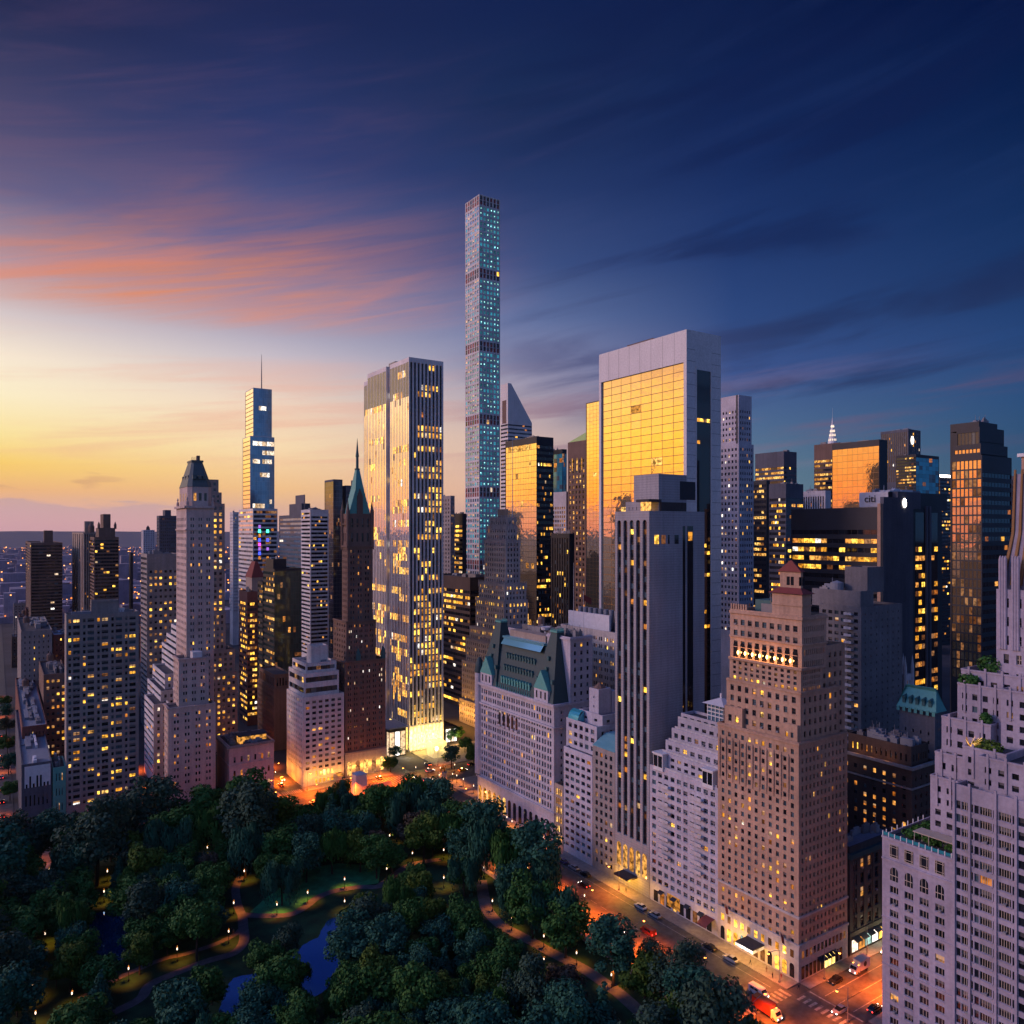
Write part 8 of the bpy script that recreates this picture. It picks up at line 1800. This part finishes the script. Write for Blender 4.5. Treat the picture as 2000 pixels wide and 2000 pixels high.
def person_mesh(step):
    J = [(0, 0, .98, .145), (0, 0, 1.16, .135), (0, 0, 1.36, .165), (0, 0, 1.47, .07), (.015, 0, 1.56, .085), (.02, 0, 1.66, .095), (.01, 0, 1.73, .06)]
    E = [(0, 1), (1, 2), (2, 3), (3, 4), (4, 5), (5, 6)]
    for s in (-1, 1):
        f = s * step; i = len(J)
        J += [(0, s * .09, .92, .10), (f * .22 + .04, s * .10, .50, .068), (f * .38, s * .10, .09, .045), (f * .38 + .16, s * .11, .04, .035)]; E += [(0, i), (i, i + 1), (i + 1, i + 2), (i + 2, i + 3)]
        i = len(J); J += [(0, s * .19, 1.40, .065), (-f * .10 - .03, s * .24, 1.12, .047), (-f * .20 + .06, s * .25, .88, .036), (-f * .22 + .09, s * .25, .80, .034)]; E += [(2, i), (i, i + 1), (i + 1, i + 2), (i + 2, i + 3)]
    me = bpy.data.meshes.new('person_body'); me.from_pydata([j[:3] for j in J], E, []); o = bpy.data.objects.new('person_body', me); COL.objects.link(o)
    o.modifiers.new('skin', 'SKIN'); sv = me.skin_vertices[0].data
    for k, j in enumerate(J): sv[k].radius = (j[3], j[3])
    sv[0].use_root = True; m_ = o.modifiers.new('smooth', 'SUBSURF'); m_.levels = 1; m_.render_levels = 1
    out = bpy.data.meshes.new_from_object(o.evaluated_get(bpy.context.evaluated_depsgraph_get())); bpy.data.objects.remove(o); out.materials.clear()
    return out


PM = [person_mesh(0.9), person_mesh(-0.6), person_mesh(0.15)]
q = MB(); q.lathe((0.0, 0, 1.60), [(.085, 0), (.105, .06), (.095, .12), (.05, .165)], 10); HAIR = q.mesh('hair', ['hair_dark'])


def person(x, y, rz, coat, k, label, z=0.14):
    me = PM[k].copy(); me.materials.append(MATS[coat]); me.materials.append(MATS['skin_tone'])
    for p in me.polygons: p.material_index = 1 if (p.center.z > 1.47 or (abs(p.center.y) > 0.2 and p.center.z < 0.89 and p.center.z > 0.7)) else 0; p.use_smooth = True
    o = bpy.data.objects.new('person', me); COL.objects.link(o); o.location = (x, y, z); o.rotation_euler = (0, 0, rz); tag(o, label, 'person')
    h = bpy.data.objects.new('hair', HAIR); COL.objects.link(h); h.parent = o


person(174.9, 141.8, HP, 'coat_dark', 0, 'person in a dark coat walking past the glowing marquee')
person(175.6, 136.9, -HP, 'coat_tan', 1, 'person in a tan coat walking toward the crossing under the tan tower')
person(174.6, 134.2, -HP, 'coat_dark', 2, 'person in dark clothes standing near the kerb of the tan tower')
person(176.2, 132.6, 0.4, 'coat_red', 1, 'person in a red jacket at the corner of the tan tower')
person(175.4, 193.4, HP, 'coat_dark', 0, 'person in dark clothes before the lit arcade of the striped slab')
person(176.0, 127.0, 1.2, 'coat_dark', 0, 'person in a dark coat crossing the side avenue', z=0.02)
gx, gy = G(452.5, 1823); person(gx, gy, 1.0, 'coat_dark', 0, 'person in dark clothes strolling on the park path by the lamp', z=0.12)
gx, gy = G(456, 1825); person(gx, gy, 1.0, 'coat_tan', 1, 'person in a tan jacket strolling on the park path by the lamp', z=0.12)
